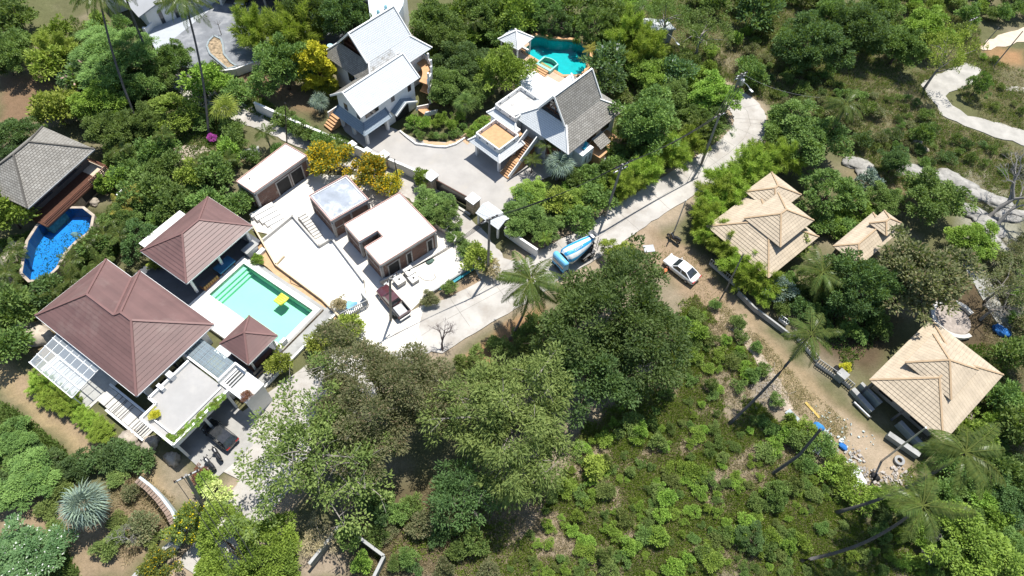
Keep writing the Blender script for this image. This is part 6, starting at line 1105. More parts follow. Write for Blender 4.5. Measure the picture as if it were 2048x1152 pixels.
def palm(name, label, base, top, lean_bow, r, nf, scale=1.0, leaf='palm', fr=None, group=None, trunkm=None, ring=True, cat='palm tree'):
    base = Vector(base); top = Vector(top); t = thing(name, label, cat, base, 0, group); d = top-base; pts = []
    for i in range(13):
        f = i/12; pts.append(Vector((d.x*f, d.y*f, d.z*f))+Vector(lean_bow)*math.sin(math.pi*f))
    b = MB(); b.tube(pts, [r*(1.5 if i == 0 else 1.05-.35*i/12) for i in range(13)], 7); b.obj('trunk', trunkm or M_PTRUNK, t, True)
    rg = random.Random(int(base.x*31+base.y*7)); F = fr or FR
    for i in range(nf):
        a = i*2.39996+rg.uniform(-.2, .2); k = min(len(F)-1, int(3*i/nf)) if len(F) == 4 else i % len(F)
        if len(F) == 4 and i >= nf-3: k = 3
        o = bpy.data.objects.new('frond', F[k]); o.location = d+Vector((0, 0, .05)); o.rotation_euler = (rg.uniform(-.25, .25), rg.uniform(-.25, .2), a); s = scale*rg.uniform(.85, 1.12); o.scale = (s, s, s); link(o, t)
        o.material_slots[0].link = 'OBJECT'; o.material_slots[0].material = LF[leaf]
    if len(F) == 4 and nf > 12:
        for i in range(5): a = i*1.25; q_ = d+Vector((math.cos(a)*.28, math.sin(a)*.28, -.25)); part(t, 'coconut', mat('coconut', (.19, .20, .05)), lambda b: b.lathe([(.02, -.15), (.12, -.08), (.13, .04), (.05, .14)], q_, 8))
    return t
M_PTRUNK = mat('palm_trunk', (.17, .15, .13), var=.25, scale=5)
def bp(bx, by, tx, ty, h): b = G(bx, by); return (b.x, b.y, 0), tuple(G(tx, ty, h))
for (bx, by, tx, ty, h, bow, nf, sc, lb) in [
 (283, 265, 196, -18, 17, (-.8, .3, 0), 22, 1.1, 'tall coconut palm with long bare trunk, leftmost of three at the top left'), (322, 165, 236, -50, 16, (-.5, .3, 0), 22, 1.1, 'tall coconut palm with long bare trunk, middle of three at the top left'), (418, 275, 366, -12, 17, (.6, 0, 0), 22, 1.1, 'tall coconut palm with long bare trunk, rightmost of three at the top left'),
 (1020, 678, 1062, 560, 9.5, (.5, 0, 0), 28, 1.05, 'coconut palm leaning over the road in front of the cement mixer'), (1645, 288, 1692, 208, 9, (.5, .3, 0), 18, .85, 'lone coconut palm on the slope above the three tiered bungalow'),
 (1458, 848, 1622, 668, 13, (.5, .1, 0), 14, .85, 'leaning coconut palm whose crown hangs over the picket fence'), (1672, 1025, 1930, 905, 15, (.4, -.5, 0), 18, 1.1, 'long leaning coconut palm beside the lower bungalow, upper of two'), (1602, 1122, 1845, 1012, 14, (.5, -.6, 0), 14, 1.0, 'long leaning coconut palm at the bottom right, lower of two'),
 (1660, 590, 1645, 545, 5, (.2, 0, 0), 20, .95, 'bushy palm in the yard between the tan bungalows')]:
    b_, t_ = bp(bx, by, tx, ty, h); palm('coconut_palm', lb, b_, t_, bow, .17, nf, sc, trunkm=mat('grey_palm_trunk', (.10, .095, .09), var=.25, scale=5) if h > 12 else None)
b_, t_ = bp(1545, 947, 1642, 858, 9); t = thing('dead_palm_trunk', 'bare leaning palm trunk without a crown beside the rubbish heap', 'dead trunk', b_); d = Vector(t_)-Vector(b_)
part(t, 'trunk', mat('grey_palm_trunk', (.10, .095, .09)), lambda b: b.tube([(0, 0, 0), tuple(d*.5+Vector((.3, -.3, 0))), tuple(d)], [.2, .16, .14], 7))
for i, (px, py, h, sc, lf, lb) in enumerate([(530, 265, 3, .75, 'palm', 'young coconut palm beside the narrow unfinished building'), (240, 300, 3, .8, 'palm', 'slender garden palm right of the shingle house'), (325, 270, 3.5, .7, 'palm', 'slender garden palm under the tall trunks'), (395, 325, 2.6, .7, 'palm', 'garden palm beside the stone path'), (455, 320, 2.4, .7, 'palm', 'garden palm near the stone patch'), (1095, 290, 4, .75, 'palm', 'palm against the front of the right white villa'), (1065, 320, 2.6, .6, 'palm', 'small palm beside the outside stair'), (1180, 100, 3, .6, 'orangeP', 'orange tinged palm at the right end of the teal pool'), (945, 45, 4, .8, 'palm', 'palm beyond the white villas at the top'), (1090, 478, 2, .45, 'bright', 'small rosette plant above the cement mixer'), (1180, 420, 2, .45, 'yell', 'yellow rosette plant at the roadside'), (1610, 200, 2.5, .6, 'palm', 'small palm on the far slope beside the dark trees')]):
    g = G(px, py, h); palm('garden_palm', lb, (g.x, g.y, 0), tuple(g), (0, 0, 0), .1, 14, sc*1.1, lf, FA)
for i, (px, py, lf) in enumerate([(222, 440, 'palm'), (240, 418, 'orangeP'), (208, 468, 'palm'), (170, 490, 'palm'), (142, 522, 'palm'), (30, 505, 'palm'), (20, 590, 'palm'), (140, 560, 'palm'), (105, 585, 'palm'), (200, 530, 'palm'), (238, 472, 'palm'), (165, 560, 'palm'), (12, 545, 'palm'), (258, 395, 'orangeP')]):
    g = G(px, py, 2.6); zl_ = 'at the left end of the blue pool' if px < 60 else 'between the blue pool and the big brown roof' if px < 180 else 'at the right end of the blue pool'; palm('feather_palm', ('orange tinged ' if lf == 'orangeP' else '')+'feathery palm '+zl_, (g.x, g.y, 0), tuple(g), (0, 0, 0), .09, 16, .88, lf, FA, 'feathery palms '+zl_)
def fan_mesh(name, seed, r, nb, w):
    rs = np.random.RandomState(seed); V = []; F = []; T = []
    V += [(0, -.02, 0), (0, .02, 0), (r*.75, .02, .0), (r*.75, -.02, .0)]; F.append((0, 1, 2, 3)); T.append(.2)
    for i in range(nb):
        a = (i/(nb-1)-.5)*4.6; L = r*.85*(1-.18*abs(a)/2.3)*rs.uniform(.9, 1.1); c, s = math.cos(a), math.sin(a); n = len(V); x0 = r*.75
        V += [(x0, 0, 0), (x0+c*L*.6-s*w, s*L*.6+c*w, .04), (x0+c*L, s*L, -.32*L-.2*rs.rand()), (x0+c*L*.6+s*w, s*L*.6-c*w, .04)]; F.append((n, n+1, n+2, n+3)); T.append(rs.rand())
    me = bpy.data.meshes.new(name); me.from_pydata(V, [], F)
    for nm, dt in (('tint', T), ('pick', [1.0]*len(F))): a = me.attributes.new(nm, 'FLOAT', 'FACE'); a.data.foreach_set('value', dt)
    me.materials.append(None); return me
FAN = [fan_mesh('fan_leaf', i, 1.25, 15, .04) for i in range(3)]
for px, py, h, s, lf, nf, lb in [(172, 1012, 3.2, 1.3, 'silver', 54, 'large silver blue fan palm in the bottom left garden'), (1118, 330, 3.0, 1.15, 'silver', 34, 'silver grey fan palm beside the right white villa'), (640, 205, 1.8, .85, 'silver', 26, 'small grey fan palm beside the left white villa'), (450, 218, 3.0, 1.2, 'yell', 30, 'light green fan palm beside the lane'), (930, 208, 2.6, 1.0, 'mid', 26, 'green fan palm in the villa garden')]:
    g = G(px, py, h); t = thing('fan_palm', lb, 'palm tree', (g.x, g.y, 0)); part(t, 'trunk', M_PTRUNK, lambda b: b.tube([(0, 0, 0), (0, 0, h*.5), (0, 0, h)], [.28, .22, .2], 8)); rg = random.Random(px)
    for i in range(nf):
        el = math.asin(max(-.35, 1-1.3*(i+.5)/nf)); o = bpy.data.objects.new('fan_leaf', FAN[i % 3]); o.location = (0, 0, h); o.rotation_euler = (rg.uniform(-.5, .5), -el, i*2.39996); q_ = s*rg.uniform(.85, 1.1); o.scale = (q_, q_, q_); link(o, t); o.material_slots[0].link = 'OBJECT'; o.material_slots[0].material = LF[lf]
# leafless trees
def bare_tree(px, py, h, spread, label, seed, bark, dirv=(0, 0), n=9):
    rg = random.Random(seed); g = G(px, py); t = thing('bare_tree', label, 'tree', g); b = MB(); tw = MB()
    def grow(p, d, L, r, lv):
        e = p+d*L; m_ = p.lerp(e, .5)+Vector((rg.uniform(-.08, .08), rg.uniform(-.08, .08), .05))*L; (b if lv < 3 else tw).tube([p, m_, e], [r, r*.8, r*.6], 6 if lv < 2 else 4, False)
        if lv >= 5: return
        for k in range(3 if lv < 4 else 4):
            nd = (d+Vector((rg.gauss(0, spread), rg.gauss(0, spread), rg.gauss(.05, spread*.5)))).normalized(); grow(e if k else m_.lerp(e, .6), nd, L*rg.uniform(.55, .8), r*.55, lv+1)
    grow(Vector((0, 0, 0)), Vector((dirv[0], dirv[1], 1)).normalized(), h*.34, h*.035, 0); b.obj('trunk', bark, t, True); tw.obj('crown', bark, t)
bare_tree(1975, 435, 11, .55, 'grey leafless tree leaning at the right edge', 3, mat('silver_bark', (.26, .245, .225), var=.2), (.55, .25)); bare_tree(1990, 455, 8, .6, 'smaller grey leafless tree behind the leaning one', 5, mat('silver_bark', (.26, .245, .225)), (.4, .5))
bare_tree(885, 700, 4.5, .5, 'leafless purplish sapling at the road edge', 8, mat('purple_bark', (.16, .12, .12)), (.0, .3)); bare_tree(265, 1085, 3.5, .8, 'leafless whitish bush on the bare soil at the bottom left', 11, mat('silver_bark', (.26, .245, .225)), (-.3, .2)); bare_tree(1850, 1100, 4, .7, 'leafless grey bush below the lower leaning palm', 14, mat('silver_bark', (.26, .245, .225)), (.2, .3))
bare_tree(1960, 640, 6, .7, 'bare branched tree beside the pale concrete path', 17, BARKG, (.3, .2))

# ------------------------------------------------------------------ ground cover nobody could count
SCK = [SANDW]
def scatter(name, polys, n, l, w, leafs, label, seed, up=.25, dens=None, kk=4, fl=.6):
    rs = np.random.RandomState(seed); pts = []
    for P, k in polys:
        W_ = np.array([tuple(G(*p)[:2]) for p in P]); lo, hi = W_.min(0), W_.max(0); tot = 0
        while tot < k:
            q_ = lo+(hi-lo)*rs.rand(k*2, 2); m_ = np.zeros(len(q_), bool)
            for i in range(len(W_)):
                (x1, y1), (x2, y2) = W_[i], W_[(i+1) % len(W_)]; m_ ^= ((y1 > q_[:, 1]) != (y2 > q_[:, 1])) & (q_[:, 0] < (x2-x1)*(q_[:, 1]-y1)/(y2-y1+1e-12)+x1)
            q_ = q_[m_]; m_ = np.zeros(len(q_), bool)
            for PW in SCK:
                mm = np.zeros(len(q_), bool)
                for i in range(len(PW)):
                    (x1, y1), (x2, y2) = PW[i], PW[(i+1) % len(PW)]; mm ^= ((y1 > q_[:, 1]) != (y2 > q_[:, 1])) & (q_[:, 0] < (x2-x1)*(q_[:, 1]-y1)/(y2-y1+1e-12)+x1)
                m_ |= mm
            q_ = q_[~m_]; d_ = fbm(q_[:, 0]*.45, q_[:, 1]*.45, seed)+.5*rs.rand(len(q_)); q_ = q_[d_ > (-.1 if dens is None else dens)]
            pts.append(q_[:max(0, k-tot)]); tot += len(q_)
            if len(q_) == 0: break
    c = np.concatenate(pts); P = np.repeat(c, kk, 0)+rs.normal(0, .12, (len(c)*kk, 2)); P = np.concatenate([P, np.full((len(P), 1), -.1)], 1)
    D = np.concatenate([rs.normal(0, fl, (len(P), 2)), np.ones((len(P), 1))], 1); V, F = leaves(P, D, l, w, rs, up)
    patch = fbm(P[:, 0]*.3, P[:, 1]*.3, seed+1)*.4+.5
    me = npmesh(name, V, F, [('tint', 'FACE', 'FLOAT', np.clip(patch*.6+rs.rand(len(F))*.4, 0, 1)), ('pick', 'FACE', 'FLOAT', rs.rand(len(F)))]); me.materials.append(LF[leafs])
    return tag(link(bpy.data.objects.new(name, me)), label, 'undergrowth', None, 'stuff')
SL = [(1440, 20), (1900, 0), (1960, 60), (1960, 110), (2048, 140), (2048, 260), (1960, 235), (1900, 160), (1840, 170), (1890, 240), (2048, 300), (2048, 440), (1800, 420), (1700, 330), (1560, 220), (1500, 190), (1400, 130), (1230, 60), (1240, 10)]
scatter('dry_grass', [(PLOT, 20000), (SL, 30000), ([(860, 960), (1110, 960), (1000, 1152), (720, 1152)], 3000), ([(1970, 480), (2048, 480), (2048, 1100), (1960, 830)], 2500), ([(230, 910), (350, 1000), (330, 1060), (250, 1130), (200, 1000)], 1400)], 0, .42, .05, 'dry', 'dry straw coloured grass over the open plots', 41, .2, -.3)
scatter('green_undergrowth', [(PLOT, 52000), ([(1960, 830), (2048, 780), (2048, 1152), (1890, 1152), (1740, 1060), (1760, 985)], 5000), ([(860, 960), (1110, 960), (1000, 1152), (720, 1152)], 2500), ([(1390, 590), (1440, 650), (1280, 800), (1170, 850), (1160, 700)], 3500)], 0, .34, .10, 'bright', 'low green weeds covering the open plots', 42, .5, .12)
scatter('track_verge_grass', [([(1440, 600), (1520, 670), (1600, 760), (1700, 850), (1690, 880), (1600, 830), (1530, 760), (1440, 650)], 2600), ([(1290, 480), (1420, 520), (1470, 620), (1400, 640)], 700)], 0, .26, .05, 'dry', 'short dry grass tufts along the dirt track', 46, .3, .25)
scatter('slope_undergrowth', [(SL, 20000), ([(1240, -40), (1900, -40), (1900, 10), (1440, 20), (1240, 15)], 4000)], 0, .40, .11, 'fresh', 'fine light green weeds covering the upper right slope', 44, .4, .15)
scatter('garden_ground_cover', [([(140, 30), (320, 150), (430, 190), (490, 270), (440, 420), (280, 470), (220, 300), (130, 200)], 9000), ([(840, 10), (1060, 0), (1060, 60), (980, 110), (950, 200), (880, 200), (860, 110)], 6000), ([(1190, 60), (1440, 130), (1460, 250), (1250, 400), (1050, 470), (1210, 300), (1240, 210), (1210, 140)], 9000), ([(0, 480), (230, 420), (250, 500), (80, 620), (0, 720)], 4000), ([(0, 800), (60, 840), (130, 900), (150, 960), (60, 980), (0, 960)], 2600), ([(0, 1070), (120, 1080), (160, 1152), (0, 1152)], 1800), ([(1560, 560), (1650, 520), (1780, 650), (1700, 740), (1600, 640)], 1500), ([(470, 150), (560, 225), (700, 300), (640, 290), (480, 215)], 1500), ([(1900, 690), (1990, 690), (2048, 820), (1960, 870)], 1500)], 0, .34, .14, 'mid', 'mixed low leaves filling the gardens under trees', 43, .5, -.2)
# ------------------------------------------------------------------ vehicles
def wheel(t, x, y, r, w=.22):
    o = part(t, 'wheel', M_TYRE, lambda b: _wheel(b, x, y, r, w), smooth=False); part(o, 'rim', M_STEEL, lambda b: _wheel(b, x, y, r*.6, w+.03)); return o
def _wheel(b, x, y, r, w):
    n = 16; v = []
    for s in (-w/2, -w*.38, w*.38, w/2):
        rr = r*.88 if abs(s) == w/2 else r
        for k in range(n): a = 2*math.pi*k/n; v.append((x+rr*math.cos(a), y+s, r0z(r, b)+rr*math.sin(a)))
    f = [tuple(range(n)), tuple(range(4*n-1, 3*n-1, -1))]
    for q_ in range(3):
        for k in range(n): f.append((q_*n+k, (q_+1)*n+k, (q_+1)*n+(k+1) % n, q_*n+(k+1) % n))
    b.add(v, f)
WZ = [.33]
def r0z(r, b): return WZ[0]
M_TYRE = mat('tyre_rubber', (.02, .02, .021), rough=.8, var=.2)
def loft(secs):
    """secs: list of (x, [(y,z)...]) closed cross-sections"""
    b = MB(); n = len(secs[0][1])
    for x, pr in secs: b.v += [(x, y, z) for y, z in pr]
    for i in range(len(secs)-1):
        for k in range(n): b.f.append((i*n+k, i*n+(k+1) % n, (i+1)*n+(k+1) % n, (i+1)*n+k))
    b.f.append(tuple(range(n-1, -1, -1))); b.f.append(tuple((len(secs)-1)*n+k for k in range(n))); return b
def sec(hw, zb, zt, top=None):
    top = top if top is not None else hw*.82
    h_ = [(hw*.92, zb), (hw, zb+.12), (hw, zb+(zt-zb)*.6), (hw*.95, zt-.05), (top, zt)]
    return h_+[(-y, z) for y, z in h_[::-1]]
def bevel(o, w=.03):
    m_ = o.modifiers.new('bevel', 'BEVEL'); m_.width = w; m_.segments = 2; m_.limit_method = 'ANGLE'; m_.angle_limit = R_(35)
    return o
def car(label, loc, ang, paintm, L=4.5, Wd=1.78, H=1.45, kind='sedan', cat='car', roofm=None):
    t = thing('car', label, cat, loc, ang); hw = Wd/2; s = L/4.5; x = lambda v: v*s
    if kind == 'sedan': prof = [(2.27, .38, .54, .45), (2.22, .32, .60, .68), (2.05, .25, .72, .86), (1.2, .22, .86, .97), (.95, .22, .92, 1.0), (-1.1, .22, .97, 1.0), (-1.75, .25, .99, .96), (-2.15, .28, .92, .90), (-2.25, .40, .75, .78)]; gh = [(1.05, .92), (.35, H), (-.85, H-.02), (-1.75, .99)]
    else: prof = [(2.15, .35, .70, .72), (2.0, .25, .86, .88), (1.2, .22, .98, .98), (.9, .22, 1.0, 1.0), (-1.5, .22, 1.05, 1.0), (-2.1, .26, 1.05, .97), (-2.22, .4, .9, .88)]; gh = [(1.0, 1.0), (.4, H), (-1.65, H-.04), (-2.1, 1.05)]
    o = loft([(x(a), sec(hw*f, zb, zt)) for a, zb, zt, f in prof]).obj('body', paintm, t, True)
    (a0, z0), (a1, z1), (a2, z2), (a3, z3) = gh; wb, wt = hw*.90, hw*.70
    q_ = [(x(a0), z0, wb), (x(a1), z1, wt), (x(a2), z2, wt), (x(a3), z3, wb)]
    b = MB(); b.v = [(X_, s_*w_, z_) for X_, z_, w_ in q_ for s_ in (1, -1)]
    b.f = [(0, 2, 3, 1), (2, 4, 5, 3), (4, 6, 7, 5), (0, 6, 4, 2), (1, 3, 5, 7)]; c = b.obj('cabin', roofm or paintm, t)
    def pane(nm, ps, sh=.86, off=.012):
        P = [Vector(p) for p in ps]; ce = sum(P, Vector())/len(P); n = (P[1]-P[0]).cross(P[2]-P[0]).normalized()
        if n.dot(ce-Vector((0, 0, .8))) < 0: n = -n
        bb = MB(); bb.add([ce+(p-ce)*sh+n*off for p in P], [tuple(range(len(P)))]); return bb.obj(nm, M_GLASS, c)
    v = b.v; pane('windscreen', (v[0], v[2], v[3], v[1]), .88); pane('rear_window', (v[4], v[6], v[7], v[5]), .86)
    for k in (0, 1):
        A, Bq, C_, D = [Vector(v[i*2+k]) for i in range(4)]; m1, m2 = Bq.lerp(C_, .5), A.lerp(D, .5); pane('side_window', (A, Bq, m1, m2), .84); pane('side_window', (m2, m1, C_, D), .84)
    WZ[0] = .32
    for a in (1.38, -1.35):
        for y in (hw-.1, -hw+.1): wheel(t, x(a), y, .32)
    for y in (hw*.68, -hw*.68):
        B(t, 'headlight', mat('lamp_clear', (.7, .72, .74), rough=.2), (x(2.02), x(2.2), y-.2, y+.2, .62, .74)); B(t, 'tail_light', mat('lamp_red', (.4, .01, .01), rough=.2), (x(-2.27), x(-2.1), y-.22, y+.22, .72, .88)); B(t, 'mirror', paintm, (x(.75), x(.88), y*1.55-.06, y*1.55+.06, .98, 1.1))
    return t
def heading(a, b, z=.7): p, q_ = G(*a, z), G(*b, z); return math.atan2(q_.y-p.y, q_.x-p.x), Vector(((p.x+q_.x)/2, (p.y+q_.y)/2, 0)), (q_-p).length
an, lc, Ln = heading((1391, 558), (1337, 516)); lc.z = .0; car('white saloon car parked on the dirt beside the tan bungalow hedge', lc, an, paint('white_paint', (.80, .80, .79), .2), 4.9, 1.95, 1.5)
P = FB.W(*FB.L(437, 866, .9)); car('dark hatchback with its tail sticking out of the carport', P-Vector((0, 0, P.z)), FB.a+math.pi, paint('dark_car_paint', (.02, .022, .026), .2), 4.3, 1.8, 1.6, 'suv')
P = G(487, -6, 1.6); P.z = 1.03; car('yellow car parked in the shaded garage at the top', P, FQ.a-math.pi/2, paint('yellow_paint', (.45, .48, .03), .3), 4.2, 1.75, 1.5, 'suv')
# red pickup
t = thing('pickup_truck', 'dark red double cab pickup with grey sheets in its bed at the site entrance', 'pickup truck', FU.W(11.35, -1.0), FU.a+math.pi); pm = paint('maroon_paint', (.075, .016, .022), .25)
loft([(2.5, sec(.62, .5, .85)), (2.3, sec(.82, .35, 1.0)), (1.1, sec(.88, .32, 1.1)), (-.75, sec(.89, .32, 1.12))]).obj('body', pm, t, True)
b = MB(); b.v = [(1.15, .78, 1.08), (1.15, -.78, 1.08), (.55, .64, 1.7), (.55, -.64, 1.7), (-.55, .64, 1.7), (-.55, -.64, 1.7), (-.78, .78, 1.1), (-.78, -.78, 1.1)]; b.f = [(0, 2, 3, 1), (2, 4, 5, 3), (4, 6, 7, 5), (0, 6, 4, 2), (1, 3, 5, 7)]; c = b.obj('cabin', pm, t)
part(c, 'windscreen', M_GLASS, lambda b: b.add([(1.1, .68, 1.16), (1.1, -.68, 1.16), (.62, -.58, 1.66), (.62, .58, 1.66)], [(0, 1, 2, 3)])); part(c, 'rear_window', M_GLASS, lambda b: b.add([(-.6, .56, 1.65), (-.6, -.56, 1.65), (-.79, -.66, 1.2), (-.79, .66, 1.2)], [(0, 1, 2, 3)]))
for s in (1, -1): part(c, 'side_window', M_GLASS, lambda b: b.add([(.95, s*.765, 1.16), (.5, s*.665, 1.62), (-.5, s*.665, 1.62), (-.7, s*.765, 1.16)], [(0, 1, 2, 3)])); B(t, 'bed_side', M_BLACK, (-2.5, -.8, s*.84-.05, s*.84+.05, .45, 1.15)); B(t, 'tail_light', bpy.data.materials['lamp_red'], (-2.54, -2.45, s*.8-.08, s*.8+.08, .7, 1.0)); B(t, 'headlight', bpy.data.materials['lamp_clear'], (2.3, 2.5, s*.6-.18, s*.6+.18, .75, .9))
B(t, 'bed_floor', M_BLACK, (-2.5, -.8, -.8, .8, .45, .6)); B(t, 'tailgate', pm, (-2.56, -2.48, -.82, .82, .5, 1.1)); B(t, 'bumper', M_STEEL, (-2.75, -2.6, -.8, .8, .4, .55)); WZ[0] = .38
for a in (1.6, -1.55):
    for y in (.78, -.78): wheel(t, a, y, .38)
t2 = thing('sheet_stack', 'stack of grey sheets lying in the red pickup bed', 'sheets', FU.W(13.0, -1.0, .6), FU.a+math.pi)
for k in range(4): part(t2, 'sheet', mat('grey_sheet', (.42, .43, .44), rough=.5, var=.15), lambda b: b.prism([(-.8, -.6+.03*k), (.75, -.65+.05*k), (.8, .62-.02*k), (-.75, .6)], .06*k, .06*k+.045))
# cement mixer
an, lc, Ln = heading((1189, 480), (1112, 528), 1.8); t = thing('cement_mixer_truck', 'white and blue concrete mixer truck standing on the road', 'truck', lc, an)
mb, mw = mat('mixer_blue', (.035, .33, .62), rough=.35, var=.1), mat('mixer_white', (.72, .73, .73), rough=.4, var=.08, stain=((.45, .43, .40), 1.5, .58)); mlb = mat('light_blue_cab', (.16, .47, .74), rough=.35, var=.08)
DP = [(-2.9, .42), (-2.5, .52), (-1.5, .78), (-.4, .98), (.7, 1.14), (1.5, 1.14), (1.85, .85)]; tilt = R_(10)
def drum(b, a0=0, a1=360, tw=0, off=0, n=28, rng=(0, 6)):
    P = []
    m_ = 18
    for i in range(m_+1):
        f = rng[0]+(rng[1]-rng[0])*i/m_; k = min(5, int(f)); u = f-k; X_ = DP[k][0]*(1-u)+DP[k+1][0]*u; r = DP[k][1]*(1-u)+DP[k+1][1]*u+off
        for j in range(n+1):
            a = R_(a0+(a1-a0)*j/n+tw*f); y, z = r*math.cos(a), r*math.sin(a); P.append((X_*math.cos(tilt)+z*math.sin(tilt), y, 2.25-X_*math.sin(tilt)+z*math.cos(tilt)))
    b.add(P, [(i*(n+1)+j, i*(n+1)+j+1, (i+1)*(n+1)+j+1, (i+1)*(n+1)+j) for i in range(m_) for j in range(n)])
dr = part(t, 'drum', mw, lambda b: drum(b), smooth=True)
for k in range(6): part(dr, 'drum_stripe', mb, lambda b: drum(b, 60*k+20, 60*k+48, 9, .012, 8, (.9, 5.9)), smooth=True)
fc = bpy.data.curves.new('drum_number', 'FONT'); fc.body = '077-430024'; fc.size = .42; fc.align_x = 'CENTER'; fc.align_y = 'CENTER'; fc.extrude = .004; fc.materials.append(mw)
fo = bpy.data.objects.new('drum_number', fc); link(fo, dr)
_X = Vector((-math.cos(tilt), 0, math.sin(tilt))); _th = R_(66); _N = Vector((math.sin(tilt)*math.sin(_th), math.cos(_th), math.cos(tilt)*math.sin(_th))); _Y = _N.cross(_X)
_c = Vector((0.25*math.cos(tilt), 0, 2.25-.25*math.sin(tilt)))+_N*1.135
B(t, 'chassis', M_BLACK, (-3.0, 2.9, -.45, .45, .75, 1.0)); B(t, 'fender', M_BLACK, (-2.6, -.4, -1.15, 1.15, 1.0, 1.08)); B(t, 'cab', mlb, (2.0, 2.85, -1.1, 1.1, .7, 2.1)); part(t, 'cab_roof', mlb, lambda b: b.tube([(2.45, -1.2, 2.2), (2.45, -1.1, 2.22), (2.45, 1.1, 2.22), (2.45, 1.2, 2.2)], [.3, .42, .42, .3], 14), smooth=True); B(t, 'windscreen', M_GLASS, (2.85, 2.88, -1.0, 1.0, 1.3, 1.95)); B(t, 'bumper', M_BLACK, (2.85, 3.0, -1.1, 1.1, .5, .8))
part(t, 'hopper', M_STEEL, lambda b: b.add([(-3.1, -.55, 3.5), (-2.2, -.5, 3.55), (-2.2, .5, 3.55), (-3.1, .55, 3.5), (-2.9, -.25, 2.9), (-2.5, -.25, 2.9), (-2.5, .25, 2.9), (-2.9, .25, 2.9)], [(0, 1, 5, 4), (1, 2, 6, 5), (2, 3, 7, 6), (3, 0, 4, 7)])); part(t, 'chute', M_STEEL, lambda b: b.bar((-2.8, 0, 2.2), (-3.5, -.7, 1.3), .5, .12)); part(t, 'ladder', M_BLACK, lambda b: [b.bar((-2.9, y, .9), (-3.0, y, 3.3), .05, .05) for y in (.7, 1.05)]+[b.bar((-2.92, .7, 1.1+.35*k), (-2.92, 1.05, 1.1+.35*k), .04, .04) for k in range(6)])
part(t, 'frame_post', M_BLACK, lambda b: [b.bar((-2.4, y, 1.0), (-2.4, y, 2.7), .14, .14) for y in (-.6, .6)]); part(t, 'frame_beam', M_BLACK, lambda b: b.bar((-2.4, -.95, 2.6), (-2.4, .95, 2.6), .12, .12)); WZ[0] = .5
for a in (2.4, -1.0, -2.1):
    for y in (-.95, .95): wheel(t, a, y, .5, .32)
bpy.context.view_layer.update(); _me = bpy.data.meshes.new_from_object(fo.evaluated_get(bpy.context.evaluated_depsgraph_get())); bpy.data.objects.remove(fo); fo = link(bpy.data.objects.new('drum_number', _me), dr); _me.materials.clear(); _me.materials.append(mw)
fo.matrix_local = Matrix(((_X.x, _Y.x, _N.x, _c.x), (_X.y, _Y.y, _N.y, _c.y), (_X.z, _Y.z, _N.z, _c.z), (0, 0, 0, 1)))
# motorbikes
def motorbike(label, a, c, col):
    an, lc, Ln = heading(a, c, .6); t = thing('motorbike', label, 'motorbike', lc, an); t.scale = (1.2, 1.2, 1.2); pm = paint('bike_%s' % col[0], col[1], .3)
    WZ[0] = .28; wheel(t, .62, 0, .28, .11); wheel(t, -.62, 0, .28, .12)
    loft([(.5, sec(.12, .45, .85)), (.3, sec(.2, .3, .95)), (.0, sec(.16, .28, .5)), (-.3, sec(.18, .3, .72)), (-.9, sec(.12, .6, .82))]).obj('body', pm, t, True); part(t, 'seat', M_BLACK, lambda b: b.tube([(.0, 0, .74), (-.3, 0, .8), (-.8, 0, .86)], [.08, .15, .1], 8)); part(t, 'handlebar', M_BLACK, lambda b: b.tube([(.32, -.36, 1.05), (.4, 0, 1.0), (.32, .36, 1.05)], .025, 6)); part(t, 'fork', M_STEEL, lambda b: b.bar((.42, 0, .95), (.62, 0, .3), .08, .06)); part(t, 'mirror', M_BLACK, lambda b: [b.lathe([(.06, 0), (.06, .02)], (.34, y, 1.22), 8) for y in (-.3, .3)])
    return t
motorbike('dark motorbike on the drive, nearer the hatchback', (443, 920), (424, 893), ('black', (.02, .02, .022))); motorbike('dark motorbike on the drive, beside the red leaved bed', (429, 937), (407, 914), ('grey', (.035, .035, .04))); motorbike('black motorbike parked under the bamboo hedge', (1358, 482), (1338, 468), ('black2', (.012, .012, .014)))

